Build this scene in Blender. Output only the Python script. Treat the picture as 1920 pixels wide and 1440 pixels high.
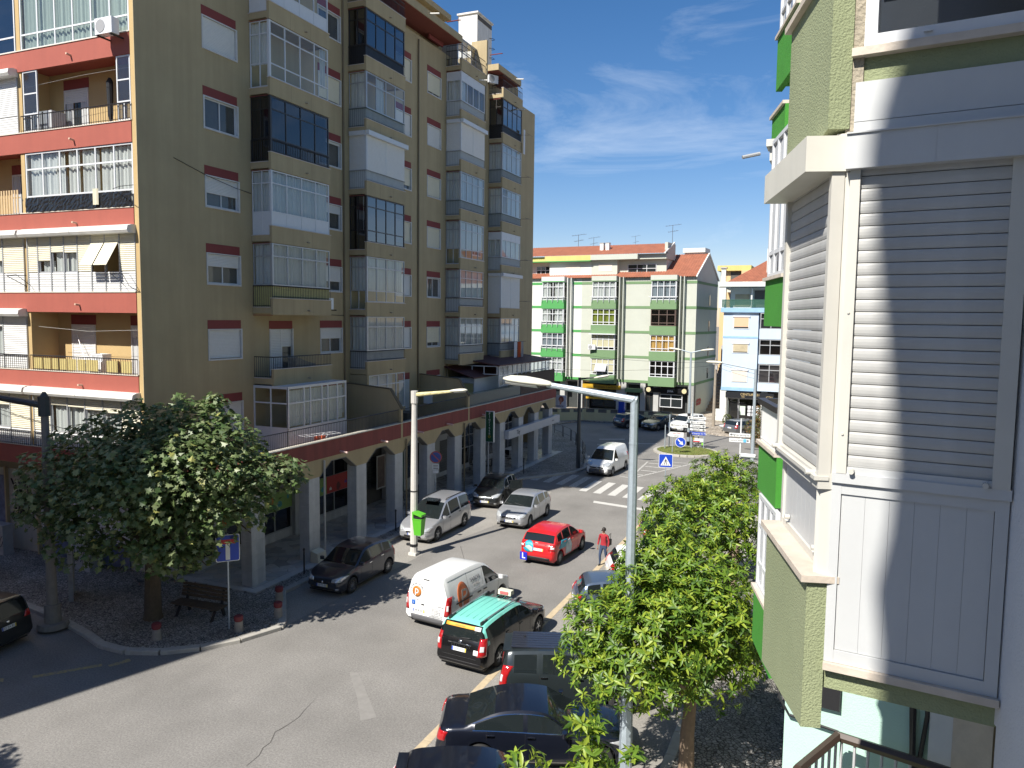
import bpy, bmesh, math, random
from mathutils import Matrix, Vector
from mathutils.bvhtree import BVHTree
random.seed(11)
for o in list(bpy.data.objects): bpy.data.objects.remove(o)
SC = bpy.context.scene
COL = SC.collection
R = math.radians
# ------------------------------------------------------------------ camera
CAMH = 10.7
cam = bpy.data.objects.new('camera', bpy.data.cameras.new('camera'))
COL.objects.link(cam)
cam.data.sensor_width = 36.0
cam.data.lens = 26.96
cam.data.clip_start = 0.05
cam.data.clip_end = 3000
def _nrm(v): return Vector(v).normalized()
_a = _nrm((615, -115, 1438)); _b = -_nrm((-3390, -164, 1438))
_b = (_b - _a*_a.dot(_b)).normalized(); _u = _b.cross(_a)
CR = Matrix((_b, _a, _u))                    # camera axes (x right, y down, z forward) -> world
cam.matrix_world = Matrix.Translation((0, 0, CAMH)) @ (CR @ Matrix(((1,0,0),(0,-1,0),(0,0,-1)))).to_4x4()
SC.camera = cam
# ------------------------------------------------------------------ sky and sun
SUN_AZ, SUN_EL = R(18.3+180), R(46)          # heading of the sun from +Y clockwise
W = bpy.data.worlds.new('World'); SC.world = W; W.use_nodes = True
nt = W.node_tree; N = nt.nodes; LK = nt.links
bg = N['Background']
sky = N.new('ShaderNodeTexSky'); sky.sky_type = 'NISHITA'; sky.sun_disc = False
sky.sun_elevation = SUN_EL; sky.sun_rotation = SUN_AZ
sky.altitude = 100; sky.air_density = 1.0; sky.dust_density = 0.25; sky.ozone_density = 4.0
bg.inputs['Strength'].default_value = 0.072
tc = N.new('ShaderNodeTexCoord')
mp = N.new('ShaderNodeMapping'); mp.inputs['Scale'].default_value = (1.3, 2.6, 5.5); mp.inputs['Rotation'].default_value = (0.35, 0.5, 0.5)
n1 = N.new('ShaderNodeTexNoise'); n1.inputs['Scale'].default_value = 2.1; n1.inputs['Detail'].default_value = 9; n1.inputs['Roughness'].default_value = 0.62; n1.inputs['Distortion'].default_value = 0.9
rp = N.new('ShaderNodeValToRGB'); rp.color_ramp.elements[0].position = 0.53; rp.color_ramp.elements[1].position = 0.86
rp.color_ramp.elements[1].color = (0.42, 0.42, 0.42, 1)
mx = N.new('ShaderNodeMix'); mx.data_type = 'RGBA'
mx.inputs[7].default_value = (8.2, 9.0, 10.0, 1)
LK.new(tc.outputs['Generated'], mp.inputs['Vector']); LK.new(mp.outputs['Vector'], n1.inputs['Vector'])
LK.new(n1.outputs['Fac'], rp.inputs['Fac']); LK.new(rp.outputs['Color'], mx.inputs[0])
hs = N.new('ShaderNodeHueSaturation'); hs.inputs['Saturation'].default_value = 1.27; hs.inputs['Value'].default_value = 1.0
tn = N.new('ShaderNodeMix'); tn.data_type = 'RGBA'; tn.blend_type = 'MULTIPLY'; tn.inputs[0].default_value = 1; tn.inputs[7].default_value = (1.22, 1.0, 1.0, 1)
LK.new(sky.outputs['Color'], hs.inputs['Color']); LK.new(hs.outputs['Color'], tn.inputs[6]); LK.new(tn.outputs[2], mx.inputs[6]); LK.new(mx.outputs[2], bg.inputs['Color'])
sun = bpy.data.objects.new('sun', bpy.data.lights.new('sun', 'SUN')); COL.objects.link(sun)
sun.data.energy = 5.0; sun.data.angle = R(0.53); sun.data.color = (1.0, 0.955, 0.88)
_sd = Vector((math.sin(SUN_AZ)*math.cos(SUN_EL), math.cos(SUN_AZ)*math.cos(SUN_EL), math.sin(SUN_EL)))
sun.rotation_euler = _sd.to_track_quat('Z', 'Y').to_euler()
SC.view_settings.view_transform = 'Standard'; SC.view_settings.look = 'None'
SC.view_settings.exposure = 0.75; SC.view_settings.gamma = 1.0
SC.view_settings.use_curve_mapping = False
SC.cycles.use_denoising = True
SC.cycles.max_bounces = 8; SC.cycles.transparent_max_bounces = 12
# ------------------------------------------------------------------ pixel -> world (1920x1440 photograph), used to read positions
def ray(px, py): return CR @ Vector((px-960, py-720, 1438))
def gnd(px, py, z=0.0):
    d = ray(px, py); return d*((z-CAMH)/d.z) + Vector((0, 0, CAMH))
def onY(px, py, Y):
    d = ray(px, py); return d*(Y/d.y) + Vector((0, 0, CAMH))
def onX(px, py, X):
    d = ray(px, py); return d*(X/d.x) + Vector((0, 0, CAMH))
def atD(px, py, D): return ray(px, py)*(D/1438) + Vector((0, 0, CAMH))
# ------------------------------------------------------------------ materials
MATS = {}
def mat(name, col, rough=0.6, var=0.12, scale=2.5, bump=0.0, bscale=40, metal=0.0, coat=0.0, streak=0.0, spec=0.5, dirt=None, trans=0.0, glaze=None):
    if name in MATS: return MATS[name]
    m = bpy.data.materials.new(name); m.use_nodes = True; MATS[name] = m
    n = m.node_tree.nodes; l = m.node_tree.links; p = n['Principled BSDF']
    p.inputs['Roughness'].default_value = rough; p.inputs['Metallic'].default_value = metal
    p.inputs['Specular IOR Level'].default_value = spec
    if coat: p.inputs['Coat Weight'].default_value = coat; p.inputs['Coat Roughness'].default_value = 0.04
    t = n.new('ShaderNodeTexCoord')
    out = None
    if var:
        a = n.new('ShaderNodeTexNoise'); a.inputs['Scale'].default_value = scale; a.inputs['Detail'].default_value = 6; a.inputs['Roughness'].default_value = 0.65
        l.new(t.outputs['Object'], a.inputs['Vector'])
        x = n.new('ShaderNodeMix'); x.data_type = 'RGBA'
        x.inputs[6].default_value = (*[c*(1-var*1.6) for c in col], 1); x.inputs[7].default_value = (*[min(1, c*(1+var*1.6)) for c in col], 1)
        l.new(a.outputs['Fac'], x.inputs[0]); out = x.outputs[2]
    if streak:
        mpn = n.new('ShaderNodeMapping'); mpn.inputs['Scale'].default_value = (2.2, 2.2, 0.12)
        b = n.new('ShaderNodeTexNoise'); b.inputs['Scale'].default_value = 1.6; b.inputs['Detail'].default_value = 5
        r = n.new('ShaderNodeValToRGB'); r.color_ramp.elements[0].position = 0.38; r.color_ramp.elements[1].position = 0.62
        d = dirt or [c*0.55 for c in col]
        x2 = n.new('ShaderNodeMix'); x2.data_type = 'RGBA'
        mm = n.new('ShaderNodeMath'); mm.operation = 'MULTIPLY'; mm.inputs[1].default_value = streak
        l.new(t.outputs['Object'], mpn.inputs['Vector']); l.new(mpn.outputs['Vector'], b.inputs['Vector']); l.new(b.outputs['Fac'], r.inputs['Fac'])
        l.new(r.outputs['Color'], mm.inputs[0]); l.new(mm.outputs[0], x2.inputs[0])
        if out: l.new(out, x2.inputs[6])
        else: x2.inputs[6].default_value = (*col, 1)
        x2.inputs[7].default_value = (*d, 1); out = x2.outputs[2]
    if out: l.new(out, p.inputs['Base Color'])
    else: p.inputs['Base Color'].default_value = (*col, 1)
    if bump:
        c = n.new('ShaderNodeTexNoise'); c.inputs['Scale'].default_value = bscale; c.inputs['Detail'].default_value = 4
        bp = n.new('ShaderNodeBump'); bp.inputs['Strength'].default_value = bump; bp.inputs['Distance'].default_value = 0.02
        l.new(t.outputs['Object'], c.inputs['Vector']); l.new(c.outputs['Fac'], bp.inputs['Height']); l.new(bp.outputs['Normal'], p.inputs['Normal'])
    if trans:
        p.inputs['Transmission Weight'].default_value = 0
        o = n['Material Output']; tr = n.new('ShaderNodeBsdfTranslucent'); ms = n.new('ShaderNodeMixShader'); ms.inputs[0].default_value = trans
        if out: l.new(out, tr.inputs['Color'])
        else: tr.inputs['Color'].default_value = (*col, 1)
        l.new(p.outputs[0], ms.inputs[1]); l.new(tr.outputs[0], ms.inputs[2]); l.new(ms.outputs[0], o.inputs['Surface'])
    return m
def glass(name, tint, refl=0.12, rough=0.02):
    if name in MATS: return MATS[name]
    m = bpy.data.materials.new(name); m.use_nodes = True; MATS[name] = m
    n = m.node_tree.nodes; l = m.node_tree.links; n.remove(n['Principled BSDF'])
    g = n.new('ShaderNodeBsdfGlossy'); g.inputs['Roughness'].default_value = rough; g.inputs['Color'].default_value = (0.95, 0.97, 1, 1)
    t = n.new('ShaderNodeBsdfTransparent'); t.inputs['Color'].default_value = (*tint, 1)
    w = n.new('ShaderNodeLayerWeight'); w.inputs['Blend'].default_value = 0.5
    f = n.new('ShaderNodeMath'); f.operation = 'POWER'; f.inputs[1].default_value = 4.0; l.new(w.outputs['Facing'], f.inputs[0])
    a = n.new('ShaderNodeMath'); a.operation = 'ADD'; a.inputs[1].default_value = refl; a.use_clamp = True
    x = n.new('ShaderNodeMixShader'); l.new(f.outputs[0], a.inputs[0]); l.new(a.outputs[0], x.inputs[0])
    l.new(t.outputs[0], x.inputs[1]); l.new(g.outputs[0], x.inputs[2]); l.new(x.outputs[0], n['Material Output'].inputs['Surface'])
    return m
# ------------------------------------------------------------------ mesh helper
class MB:
    def __init__(s): s.v = []; s.f = []; s.m = []
    def pts(s, ps):
        i = len(s.v); s.v.extend([tuple(p) for p in ps]); return i
    def face(s, ps, mi=0):
        i = s.pts(ps); s.f.append(tuple(range(i, i+len(ps)))); s.m.append(mi)
    def box(s, x0, x1, y0, y1, z0, z1, mi=0, T=None):
        c = [(x0,y0,z0),(x1,y0,z0),(x1,y1,z0),(x0,y1,z0),(x0,y0,z1),(x1,y0,z1),(x1,y1,z1),(x0,y1,z1)]
        if T: c = [T(*q) for q in c]
        i = s.pts(c)
        for q in ((0,3,2,1),(4,5,6,7),(0,1,5,4),(1,2,6,5),(2,3,7,6),(3,0,4,7)):
            s.f.append(tuple(i+k for k in q)); s.m.append(mi)
    def tube(s, ps, r, n=8, mi=0, caps=True):
        ps = [Vector(p) for p in ps]; rs = r if isinstance(r, (list, tuple)) else [r]*len(ps)
        up = Vector((0.123, 0.217, 0.968)); rings = []
        for k, p in enumerate(ps):
            d = (ps[min(k+1, len(ps)-1)]-ps[max(k-1, 0)]).normalized()
            a = d.cross(up)
            if a.length < 0.05: a = d.cross(Vector((1, 0, 0)))
            a.normalize(); b = d.cross(a)
            rings.append(s.pts([p+(a*math.cos(2*math.pi*q/n)+b*math.sin(2*math.pi*q/n))*rs[k] for q in range(n)]))
        for k in range(len(ps)-1):
            for q in range(n):
                s.f.append((rings[k]+q, rings[k]+(q+1)%n, rings[k+1]+(q+1)%n, rings[k+1]+q)); s.m.append(mi)
        if caps:
            s.f.append(tuple(rings[0]+q for q in reversed(range(n)))); s.m.append(mi)
            s.f.append(tuple(rings[-1]+q for q in range(n))); s.m.append(mi)
    def cyl(s, x, y, z0, z1, r, n=12, mi=0, r2=None): s.tube([(x,y,z0),(x,y,z1)], [r, r if r2 is None else r2], n, mi)
    def prism(s, poly, z0, z1, mi=0, T=None):
        n = len(poly); c = [(x,y,z0) for x,y in poly]+[(x,y,z1) for x,y in poly]
        if T: c = [T(*q) for q in c]
        i = s.pts(c)
        s.f.append(tuple(i+k for k in reversed(range(n)))); s.m.append(mi)
        s.f.append(tuple(i+n+k for k in range(n))); s.m.append(mi)
        for k in range(n):
            s.f.append((i+k, i+(k+1)%n, i+n+(k+1)%n, i+n+k)); s.m.append(mi)
    def mesh(s, name, mats, smooth=False, fix=True):
        me = bpy.data.meshes.new(name); me.from_pydata(s.v, [], s.f)
        for m in (mats if isinstance(mats, (list, tuple)) else [mats]): me.materials.append(m)
        me.polygons.foreach_set('material_index', s.m)
        if fix:
            bm = bmesh.new(); bm.from_mesh(me); bmesh.ops.recalc_face_normals(bm, faces=bm.faces); bm.to_mesh(me); bm.free()
        if smooth: me.polygons.foreach_set('use_smooth', [True]*len(me.polygons))
        me.update(); return me
    def build(s, name, mats, parent=None, smooth=False, fix=True, local=False):
        return link(name, s.mesh(name, mats, smooth, fix), parent, local)
def emat(e): return Matrix.Translation(e.location) @ e.rotation_euler.to_matrix().to_4x4()
def link(name, data, parent=None, local=False):
    o = bpy.data.objects.new(name, data); COL.objects.link(o)
    if parent is not None:
        o.parent = parent
        if parent.type == 'EMPTY' and not local: o.matrix_parent_inverse = emat(parent).inverted()
    return o
def thing(name, label, cat, loc=(0,0,0), rz=0.0, group=None):
    o = link(name, None); o.location = loc; o.rotation_euler = (0, 0, rz); o['label'] = label; o['category'] = cat
    if group: o['group'] = group
    return o
def tag(o, label, cat, group=None):
    o['label'] = label; o['category'] = cat
    if group: o['group'] = group
    return o
def struct(o): o['kind'] = 'structure'; return o
def stuff(o): o['kind'] = 'stuff'; return o
def copytree(o, parent=None):
    c = o.copy(); COL.objects.link(c)
    if parent is not None: c.parent = parent; c.matrix_parent_inverse = o.matrix_parent_inverse.copy()
    for ch in list(o.children): copytree(ch, c)
    return c
def smoothed(o, ang=35):
    me = o.data; me.polygons.foreach_set('use_smooth', [True]*len(me.polygons))
    me.set_sharp_from_angle(angle=R(ang)); return o
def text_mesh(body, size, depth=0.003, align='CENTER', bold=0.0):
    c = bpy.data.curves.new('lettering', 'FONT'); c.body = body; c.size = size; c.extrude = depth; c.align_x = align; c.align_y = 'CENTER'; c.offset = bold; c.resolution_u = 3
    o = bpy.data.objects.new('lettering', c); COL.objects.link(o)
    me = bpy.data.meshes.new_from_object(o); bpy.data.objects.remove(o); me.materials.clear(); return me
def lettering(body, size, M, m, parent, depth=0.003, local=False, name='lettering', align='CENTER', bold=0.0):
    """M: matrix placing the text (text x -> reading direction, text y -> up, text z -> out of the surface)"""
    me = text_mesh(body, size, depth, align, bold); me.transform(M); me.materials.append(m)
    return link(name, me, parent, local)
def frameM(origin, xdir, ydir):
    x = Vector(xdir).normalized(); y = Vector(ydir).normalized(); z = x.cross(y)
    M = Matrix((x, y, z)).transposed().to_4x4(); M.translation = Vector(origin); return M
def hvec(deg): return Vector((math.sin(R(deg)), math.cos(R(deg)), 0))   # heading from +Y towards +X
# shared materials
white = mat('white_aluminium', (0.60, 0.61, 0.62), 0.4, 0.05, 6)
alu = mat('grey_aluminium', (0.42, 0.43, 0.44), 0.35, 0.06, 6, metal=0.3)
dark_al = mat('dark_aluminium', (0.03, 0.026, 0.024), 0.4, 0.05)
black_iron = mat('black_iron', (0.018, 0.018, 0.02), 0.45, 0.1)
pane_m = glass('window_glass', (0.93, 0.96, 0.95), 0.05)
pane_dark = glass('tinted_glass', (0.20, 0.19, 0.20), 0.08)
pane_blue = glass('bluish_dark_glass', (0.10, 0.11, 0.15), 0.14)
dark_glass = mat('dark_glass', (0.02, 0.025, 0.028), 0.05, 0.0, spec=0.8)
curtain_m = mat('white_curtain', (0.66, 0.67, 0.66), 0.9, 0.06, 4, trans=0.3)
shutter_m = mat('white_shutter', (0.66, 0.66, 0.64), 0.5, 0.05, 5)
cream_shut = mat('cream_shutter', (0.68, 0.64, 0.5), 0.5, 0.05, 5)
beige = mat('beige_render', (0.405, 0.325, 0.19), 0.9, 0.13, 0.5, bump=0.25, bscale=60, streak=0.28, dirt=(0.31, 0.24, 0.135))
redp = mat('red_painted_render', (0.33, 0.088, 0.062), 0.85, 0.08, 1.0, bump=0.2, bscale=60, streak=0.25, dirt=(0.26, 0.07, 0.052))
darkred = mat('dark_red_paint', (0.21, 0.045, 0.04), 0.85, 0.1, 1.2, bump=0.1)
marble = mat('grey_marble', (0.46, 0.47, 0.48), 0.45, 0.2, 3.0, streak=0.5, dirt=(0.30, 0.31, 0.33))
stone_sill = mat('stone_sill', (0.52, 0.47, 0.42), 0.7, 0.14, 6, bump=0.1)
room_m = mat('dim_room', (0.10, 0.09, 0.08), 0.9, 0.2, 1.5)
concrete = mat('concrete', (0.40, 0.38, 0.35), 0.85, 0.15, 4, bump=0.15)
# ================================================================== the setting: ground, road, pavements, markings
def asphalt_mat(name, col, crack=0.0):
    m = bpy.data.materials.new(name); m.use_nodes = True; n = m.node_tree.nodes; l = m.node_tree.links; p = n['Principled BSDF']
    p.inputs['Roughness'].default_value = 0.85; p.inputs['Specular IOR Level'].default_value = 0.3
    t = n.new('ShaderNodeTexCoord')
    def noise(sc, det, mpsc=None, rough=0.6):
        a = n.new('ShaderNodeTexNoise'); a.inputs['Scale'].default_value = sc; a.inputs['Detail'].default_value = det; a.inputs['Roughness'].default_value = rough
        if mpsc:
            q = n.new('ShaderNodeMapping'); q.inputs['Scale'].default_value = mpsc; l.new(t.outputs['Object'], q.inputs['Vector']); l.new(q.outputs['Vector'], a.inputs['Vector'])
        else: l.new(t.outputs['Object'], a.inputs['Vector'])
        return a
    def ramp(src, p0, p1, c0, c1):
        r = n.new('ShaderNodeValToRGB'); r.color_ramp.elements[0].position = p0; r.color_ramp.elements[1].position = p1
        r.color_ramp.elements[0].color = (c0,c0,c0,1); r.color_ramp.elements[1].color = (c1,c1,c1,1); l.new(src, r.inputs['Fac']); return r.outputs['Color']
    def mul(a, b):
        x = n.new('ShaderNodeMix'); x.data_type = 'RGBA'; x.blend_type = 'MULTIPLY'; x.inputs[0].default_value = 1
        l.new(a, x.inputs[6]); l.new(b, x.inputs[7]); return x.outputs[2]
    base = n.new('ShaderNodeRGB'); base.outputs[0].default_value = (*col, 1)
    sp = noise(19, 5, None, 0.85); c = mul(base.outputs[0], ramp(sp.outputs['Fac'], 0.3, 0.7, 0.55, 1.42))
    c = mul(c, ramp(noise(0.35, 6).outputs['Fac'], 0.3, 0.7, 0.84, 1.14))
    c = mul(c, ramp(noise(1.0, 5, (0.7, 0.12, 1)).outputs['Fac'], 0.3, 0.7, 0.93, 1.05))
    if crack:
        ds = noise(0.8, 5); mx = n.new('ShaderNodeMix'); mx.data_type = 'RGBA'; mx.inputs[0].default_value = 0.12
        l.new(t.outputs['Object'], mx.inputs[6]); l.new(ds.outputs['Color'], mx.inputs[7])
        v = n.new('ShaderNodeTexVoronoi'); v.feature = 'DISTANCE_TO_EDGE'; v.inputs['Scale'].default_value = 0.16; l.new(mx.outputs[2], v.inputs['Vector'])
        cr = ramp(v.outputs['Distance'], 0.0008, 0.004, 0.38, 1.0)
        # cracks come and go along their length
        gate = ramp(noise(0.28, 3).outputs['Fac'], 0.5, 0.6, 1.0, 0.0)
        mg = n.new('ShaderNodeMix'); mg.data_type = 'RGBA'; l.new(gate, mg.inputs[0]); l.new(cr, mg.inputs[6]); mg.inputs[7].default_value = (1,1,1,1)
        c = mul(c, mg.outputs[2])
    l.new(c, p.inputs['Base Color'])
    bp = n.new('ShaderNodeBump'); bp.inputs['Strength'].default_value = 0.5; bp.inputs['Distance'].default_value = 0.01
    l.new(sp.outputs['Fac'], bp.inputs['Height']); l.new(bp.outputs['Normal'], p.inputs['Normal'])
    MATS[name] = m; return m
def stone_mat(name, scale, c0, c1, joint, jw=0.06, bump=0.8, rot=0.5, rough=0.75, stretch=(1, 1, 1), rnd=0.85):
    m = bpy.data.materials.new(name); m.use_nodes = True; n = m.node_tree.nodes; l = m.node_tree.links; p = n['Principled BSDF']
    p.inputs['Roughness'].default_value = rough
    t = n.new('ShaderNodeTexCoord'); q = n.new('ShaderNodeMapping'); q.inputs['Rotation'].default_value = (0, 0, rot); q.inputs['Scale'].default_value = stretch
    dn = n.new('ShaderNodeTexNoise'); dn.inputs['Scale'].default_value = 0.7; dn.inputs['Detail'].default_value = 2
    mx = n.new('ShaderNodeMix'); mx.data_type = 'RGBA'; mx.inputs[0].default_value = 0.35
    l.new(t.outputs['Object'], q.inputs['Vector']); l.new(q.outputs['Vector'], dn.inputs['Vector']); l.new(q.outputs['Vector'], mx.inputs[6]); l.new(dn.outputs['Color'], mx.inputs[7])
    e = n.new('ShaderNodeTexVoronoi'); e.feature = 'DISTANCE_TO_EDGE'; f = n.new('ShaderNodeTexVoronoi')
    for v in (e, f): v.inputs['Scale'].default_value = scale; v.inputs['Randomness'].default_value = rnd; l.new(mx.outputs[2], v.inputs['Vector'])
    r = n.new('ShaderNodeValToRGB'); r.color_ramp.elements[0].position = jw*0.4; r.color_ramp.elements[1].position = jw*1.8
    l.new(e.outputs['Distance'], r.inputs['Fac'])
    sx = n.new('ShaderNodeSeparateColor'); l.new(f.outputs['Color'], sx.inputs[0])
    x = n.new('ShaderNodeMix'); x.data_type = 'RGBA'; x.inputs[6].default_value = (*c0, 1); x.inputs[7].default_value = (*c1, 1); l.new(sx.outputs[0], x.inputs[0])
    y = n.new('ShaderNodeMix'); y.data_type = 'RGBA'; y.inputs[6].default_value = (*joint, 1); l.new(r.outputs['Color'], y.inputs[0]); l.new(x.outputs[2], y.inputs[7])
    big = n.new('ShaderNodeTexNoise'); big.inputs['Scale'].default_value = 0.5; big.inputs['Detail'].default_value = 5; l.new(t.outputs['Object'], big.inputs['Vector'])
    br = n.new('ShaderNodeValToRGB'); br.color_ramp.elements[0].color = (.68,.66,.63,1); br.color_ramp.elements[0].position = 0.35; br.color_ramp.elements[1].position = 0.65; l.new(big.outputs['Fac'], br.inputs['Fac'])
    z = n.new('ShaderNodeMix'); z.data_type = 'RGBA'; z.blend_type = 'MULTIPLY'; z.inputs[0].default_value = 1; l.new(y.outputs[2], z.inputs[6]); l.new(br.outputs['Color'], z.inputs[7])
    l.new(z.outputs[2], p.inputs['Base Color'])
    bp = n.new('ShaderNodeBump'); bp.inputs['Strength'].default_value = bump; bp.inputs['Distance'].default_value = 0.025
    l.new(r.outputs['Color'], bp.inputs['Height']); l.new(bp.outputs['Normal'], p.inputs['Normal'])
    MATS[name] = m; return m
road_m = asphalt_mat('road_asphalt', (0.21, 0.2, 0.185))
strip_m = asphalt_mat('old_pale_asphalt', (0.27, 0.255, 0.23))
far_m = asphalt_mat('distant_ground', (0.22, 0.20, 0.17))
cobble_m = stone_mat('limestone_cobbles', 16, (0.25, 0.235, 0.215), (0.46, 0.44, 0.40), (0.06, 0.054, 0.048), 0.07, 0.9, 0.5)
cobble_r = stone_mat('grey_limestone_cobbles', 15, (0.22, 0.215, 0.205), (0.40, 0.385, 0.36), (0.055, 0.05, 0.045), 0.07, 0.9, 1.0)
crazy_m = stone_mat('broken_marble_paving', 2.3, (0.30, 0.30, 0.30), (0.5, 0.5, 0.49), (0.09, 0.08, 0.075), 0.035, 0.3, 0.2, 0.45)
kerb_m = mat('kerb_limestone', (0.37, 0.35, 0.31), 0.8, 0.2, 5, bump=0.25, bscale=30)
strip_stone = mat('flush_kerb_stone', (0.46, 0.37, 0.24), 0.85, 0.2, 4, bump=0.2)
def worn_paint(name, col, lo=.42, hi=.6):
    m = mat(name, col, 0.75, 0.0); n = m.node_tree.nodes; l = m.node_tree.links; p = n['Principled BSDF']
    t = n.new('ShaderNodeTexCoord'); a = n.new('ShaderNodeTexNoise'); a.inputs['Scale'].default_value = 11; a.inputs['Detail'].default_value = 8; a.inputs['Roughness'].default_value = 0.75
    r = n.new('ShaderNodeValToRGB'); r.color_ramp.elements[0].position = lo; r.color_ramp.elements[1].position = hi
    r.color_ramp.elements[0].color = (*col, 1); r.color_ramp.elements[1].color = (0.2, 0.19, 0.175, 1)
    l.new(t.outputs['Object'], a.inputs['Vector']); l.new(a.outputs['Fac'], r.inputs['Fac']); l.new(r.outputs['Color'], p.inputs['Base Color']); return m
mark_m = worn_paint('white_road_paint', (0.52, 0.51, 0.475), .52, .78)
worn_m = worn_paint('worn_white_paint', (0.55, 0.54, 0.5))
worn_y = worn_paint('worn_yellow_paint', (0.42, 0.33, 0.12))
b = MB(); b.face([(-900,-500,-0.02),(900,-500,-0.02),(900,1500,-0.02),(-900,1500,-0.02)]); struct(b.build('ground', far_m))
b = MB(); b.face([(-60,-30,0),(30,-30,0),(30,110,0),(-60,110,0)]); struct(b.build('road', road_m))
# paler parking strips on both sides
b = MB(); b.face([(-19.35,23.2,.004),(-17.2,20.45,.004),(-16.9,30,.004),(-15.4,39.5,.004),(-16.0,44.2,.004),(-19.35,44.2,.004)])
b.face([(-9.05,-4,.004),(-3.3,-4,.004),(-3.3,43.0,.004),(-9.05,43.0,.004)]); struct(b.build('parking_strip', strip_m))
def poly_arc(pts): return pts
LP = [(-45,19.4),(-28.66,18.35),(-24.6,17.75),(-22.6,17.25),(-21.4,16.85),(-20.3,16.85),(-19.3,17.25),(-18.4,18.0),(-17.7,19.0),(-17.2,20.35),(-17.35,20.7),(-19.35,23.1),(-19.4,30),(-19.4,44.0),(-19.1,46.8),(-17.9,48.3),(-16.6,50.4),(-16.4,52.2),(-17.2,55.4),(-18.6,58.6),(-20.8,63.2),(-24.9,68.9),(-45,72)]
def pave(poly, h, m, name, edge=True):
    b = MB(); b.prism(poly, -0.01, h); return struct(b.build(name, m))
LPin = LP
pave([(x, y) for x, y in LP]+[(-45,72)], 0.12, cobble_m, 'left_pavement')
def kerbs(line, h, w, m, group, step=1.05, z0=-0.02, parent=None):
    """one object per kerb stone along a polyline"""
    seq = []
    for (x0,y0),(x1,y1) in zip(line, line[1:]):
        d = math.hypot(x1-x0, y1-y0); k = max(1, round(d/step))
        for i in range(k): seq.append(((x0+(x1-x0)*i/k, y0+(y1-y0)*i/k), (x0+(x1-x0)*(i+1)/k, y0+(y1-y0)*(i+1)/k)))
    for (a, c) in seq:
        L = math.hypot(c[0]-a[0], c[1]-a[1]); hh = h+random.uniform(-.006,.008)
        b = MB(); g = 0.012; e = 0.018
        sec = [(-w*0.5, z0), (w*0.5, z0), (w*0.5, hh-e), (w*0.5-e, hh), (-w*0.5, hh)]
        b.prism(sec, -L/2+g, L/2-g, T=lambda x, y, z: (z, -x, y))
        o = b.build('kerb_stone', m, parent); o['kind'] = 'structure'
        o.location = ((a[0]+c[0])/2, (a[1]+c[1])/2, 0); o.rotation_euler = (0, 0, math.atan2(c[1]-a[1], c[0]-a[0])+random.uniform(-.012,.012))
kb = struct(link('pavement_kerb', None))
kerbs(LP[1:21], 0.135, 0.26, kerb_m, 'kerb', parent=kb)
fs = struct(link('flush_stone_strip', None))
kerbs([(-9.17,-2),(-9.15,20),(-9.15,43.2)], 0.012, 0.24, strip_stone, 'strip', 1.2, parent=fs)
# right-hand pavement in front of our building, with its kerb
RP = [(-3.3,-6),(-3.35,26),(-3.7,42.8),(-9.1,43.9),(-9.05,47.6),(-8.2,51),(-6.6,55.4),(-5.2,60.5),(-3.2,66),(12,70),(25,70),(25,-6)]
pave(RP, 0.13, cobble_r, 'right_pavement')
kb2 = struct(link('pavement_kerb', None)); kerbs(list(reversed(RP[0:9])), 0.145, 0.26, kerb_m, 'kerb', 1.15, parent=kb2)
# pavement before the middle building, and in front of the blue building
pave([(-45,73.5),(-26.2,72.6),(-24.6,76.9),(-14.6,77.6),(-12.2,77.0),(-11.6,74.4),(-10.2,73.2),(-3,72.6),(25,74),(25,110),(-45,110)], 0.10, stone_mat('beige_pavement', 5.0, (0.38,0.33,0.27), (0.5,0.44,0.36), (0.2,0.17,0.14), 0.05, 0.4), 'far_pavement')
# markings: each stripe its own sheet object
def mark(poly, z=0.006, m=None, name='road_marking'):
    b = MB(); b.face([(x,y,z) for x,y in poly]); return struct(b.build(name, m or mark_m, fix=False))
for i in range(10):
    x = -18.55+i*0.985; y0 = 46.95-i*0.27 if i < 4 else 45.35-(i-3.5)*0.2
    mark([(x,y0),(x+.5,y0-.03),(x+.55,y0+3.35),(x+.05,y0+3.4)], 0.008, worn_m if i < 4 or i == 9 else mark_m, 'zebra_stripe')
mark([(-12.95,43.1),(-12.85,42.6),(-9.35,42.0),(-9.35,42.45)], name='stop_line')
for q in ([(-13.5,50.75),(-12.75,50.45),(-12.7,50.6),(-13.45,50.9)], [(-12.75,50.45),(-12.6,50.5),(-12.9,57.0),(-13.02,57.0)], [(-12.6,50.5),(-12.45,50.4),(-9.6,57.8),(-9.75,57.9)],
          [(-12.6,51.8),(-12.05,51.75),(-11.95,51.95),(-12.6,52.0)], [(-12.62,53.4),(-11.45,53.3),(-11.4,53.5),(-12.65,53.6)], [(-12.7,55),(-10.85,54.9),(-10.75,55.1),(-12.72,55.2)], [(-12.8,56.4),(-10.3,56.3),(-10.2,56.5),(-12.82,56.6)], [(-12.85,57.6),(-9.9,57.6),(-9.9,57.75),(-12.85,57.75)],
          [(-19.5,66.1),(-17.4,67.2),(-17.3,66.7),(-19.4,65.7)], [(-18.8,63.3),(-16.3,63.6),(-16.25,63.2),(-18.75,62.9)], [(-15.9,65.2),(-14.2,65.9),(-14.1,65.6),(-15.8,64.9)], [(-15,60.5),(-14.2,60.7),(-14.2,60.45),(-15,60.3)],
          [(-8.6,58.2),(-7.6,59.4),(-7.4,59.3),(-8.4,58.1)], [(-10,57.9),(-8.9,58.5),(-8.85,58.3),(-9.9,57.7)]):
    mark(q, m=worn_m, name='road_marking')
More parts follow.
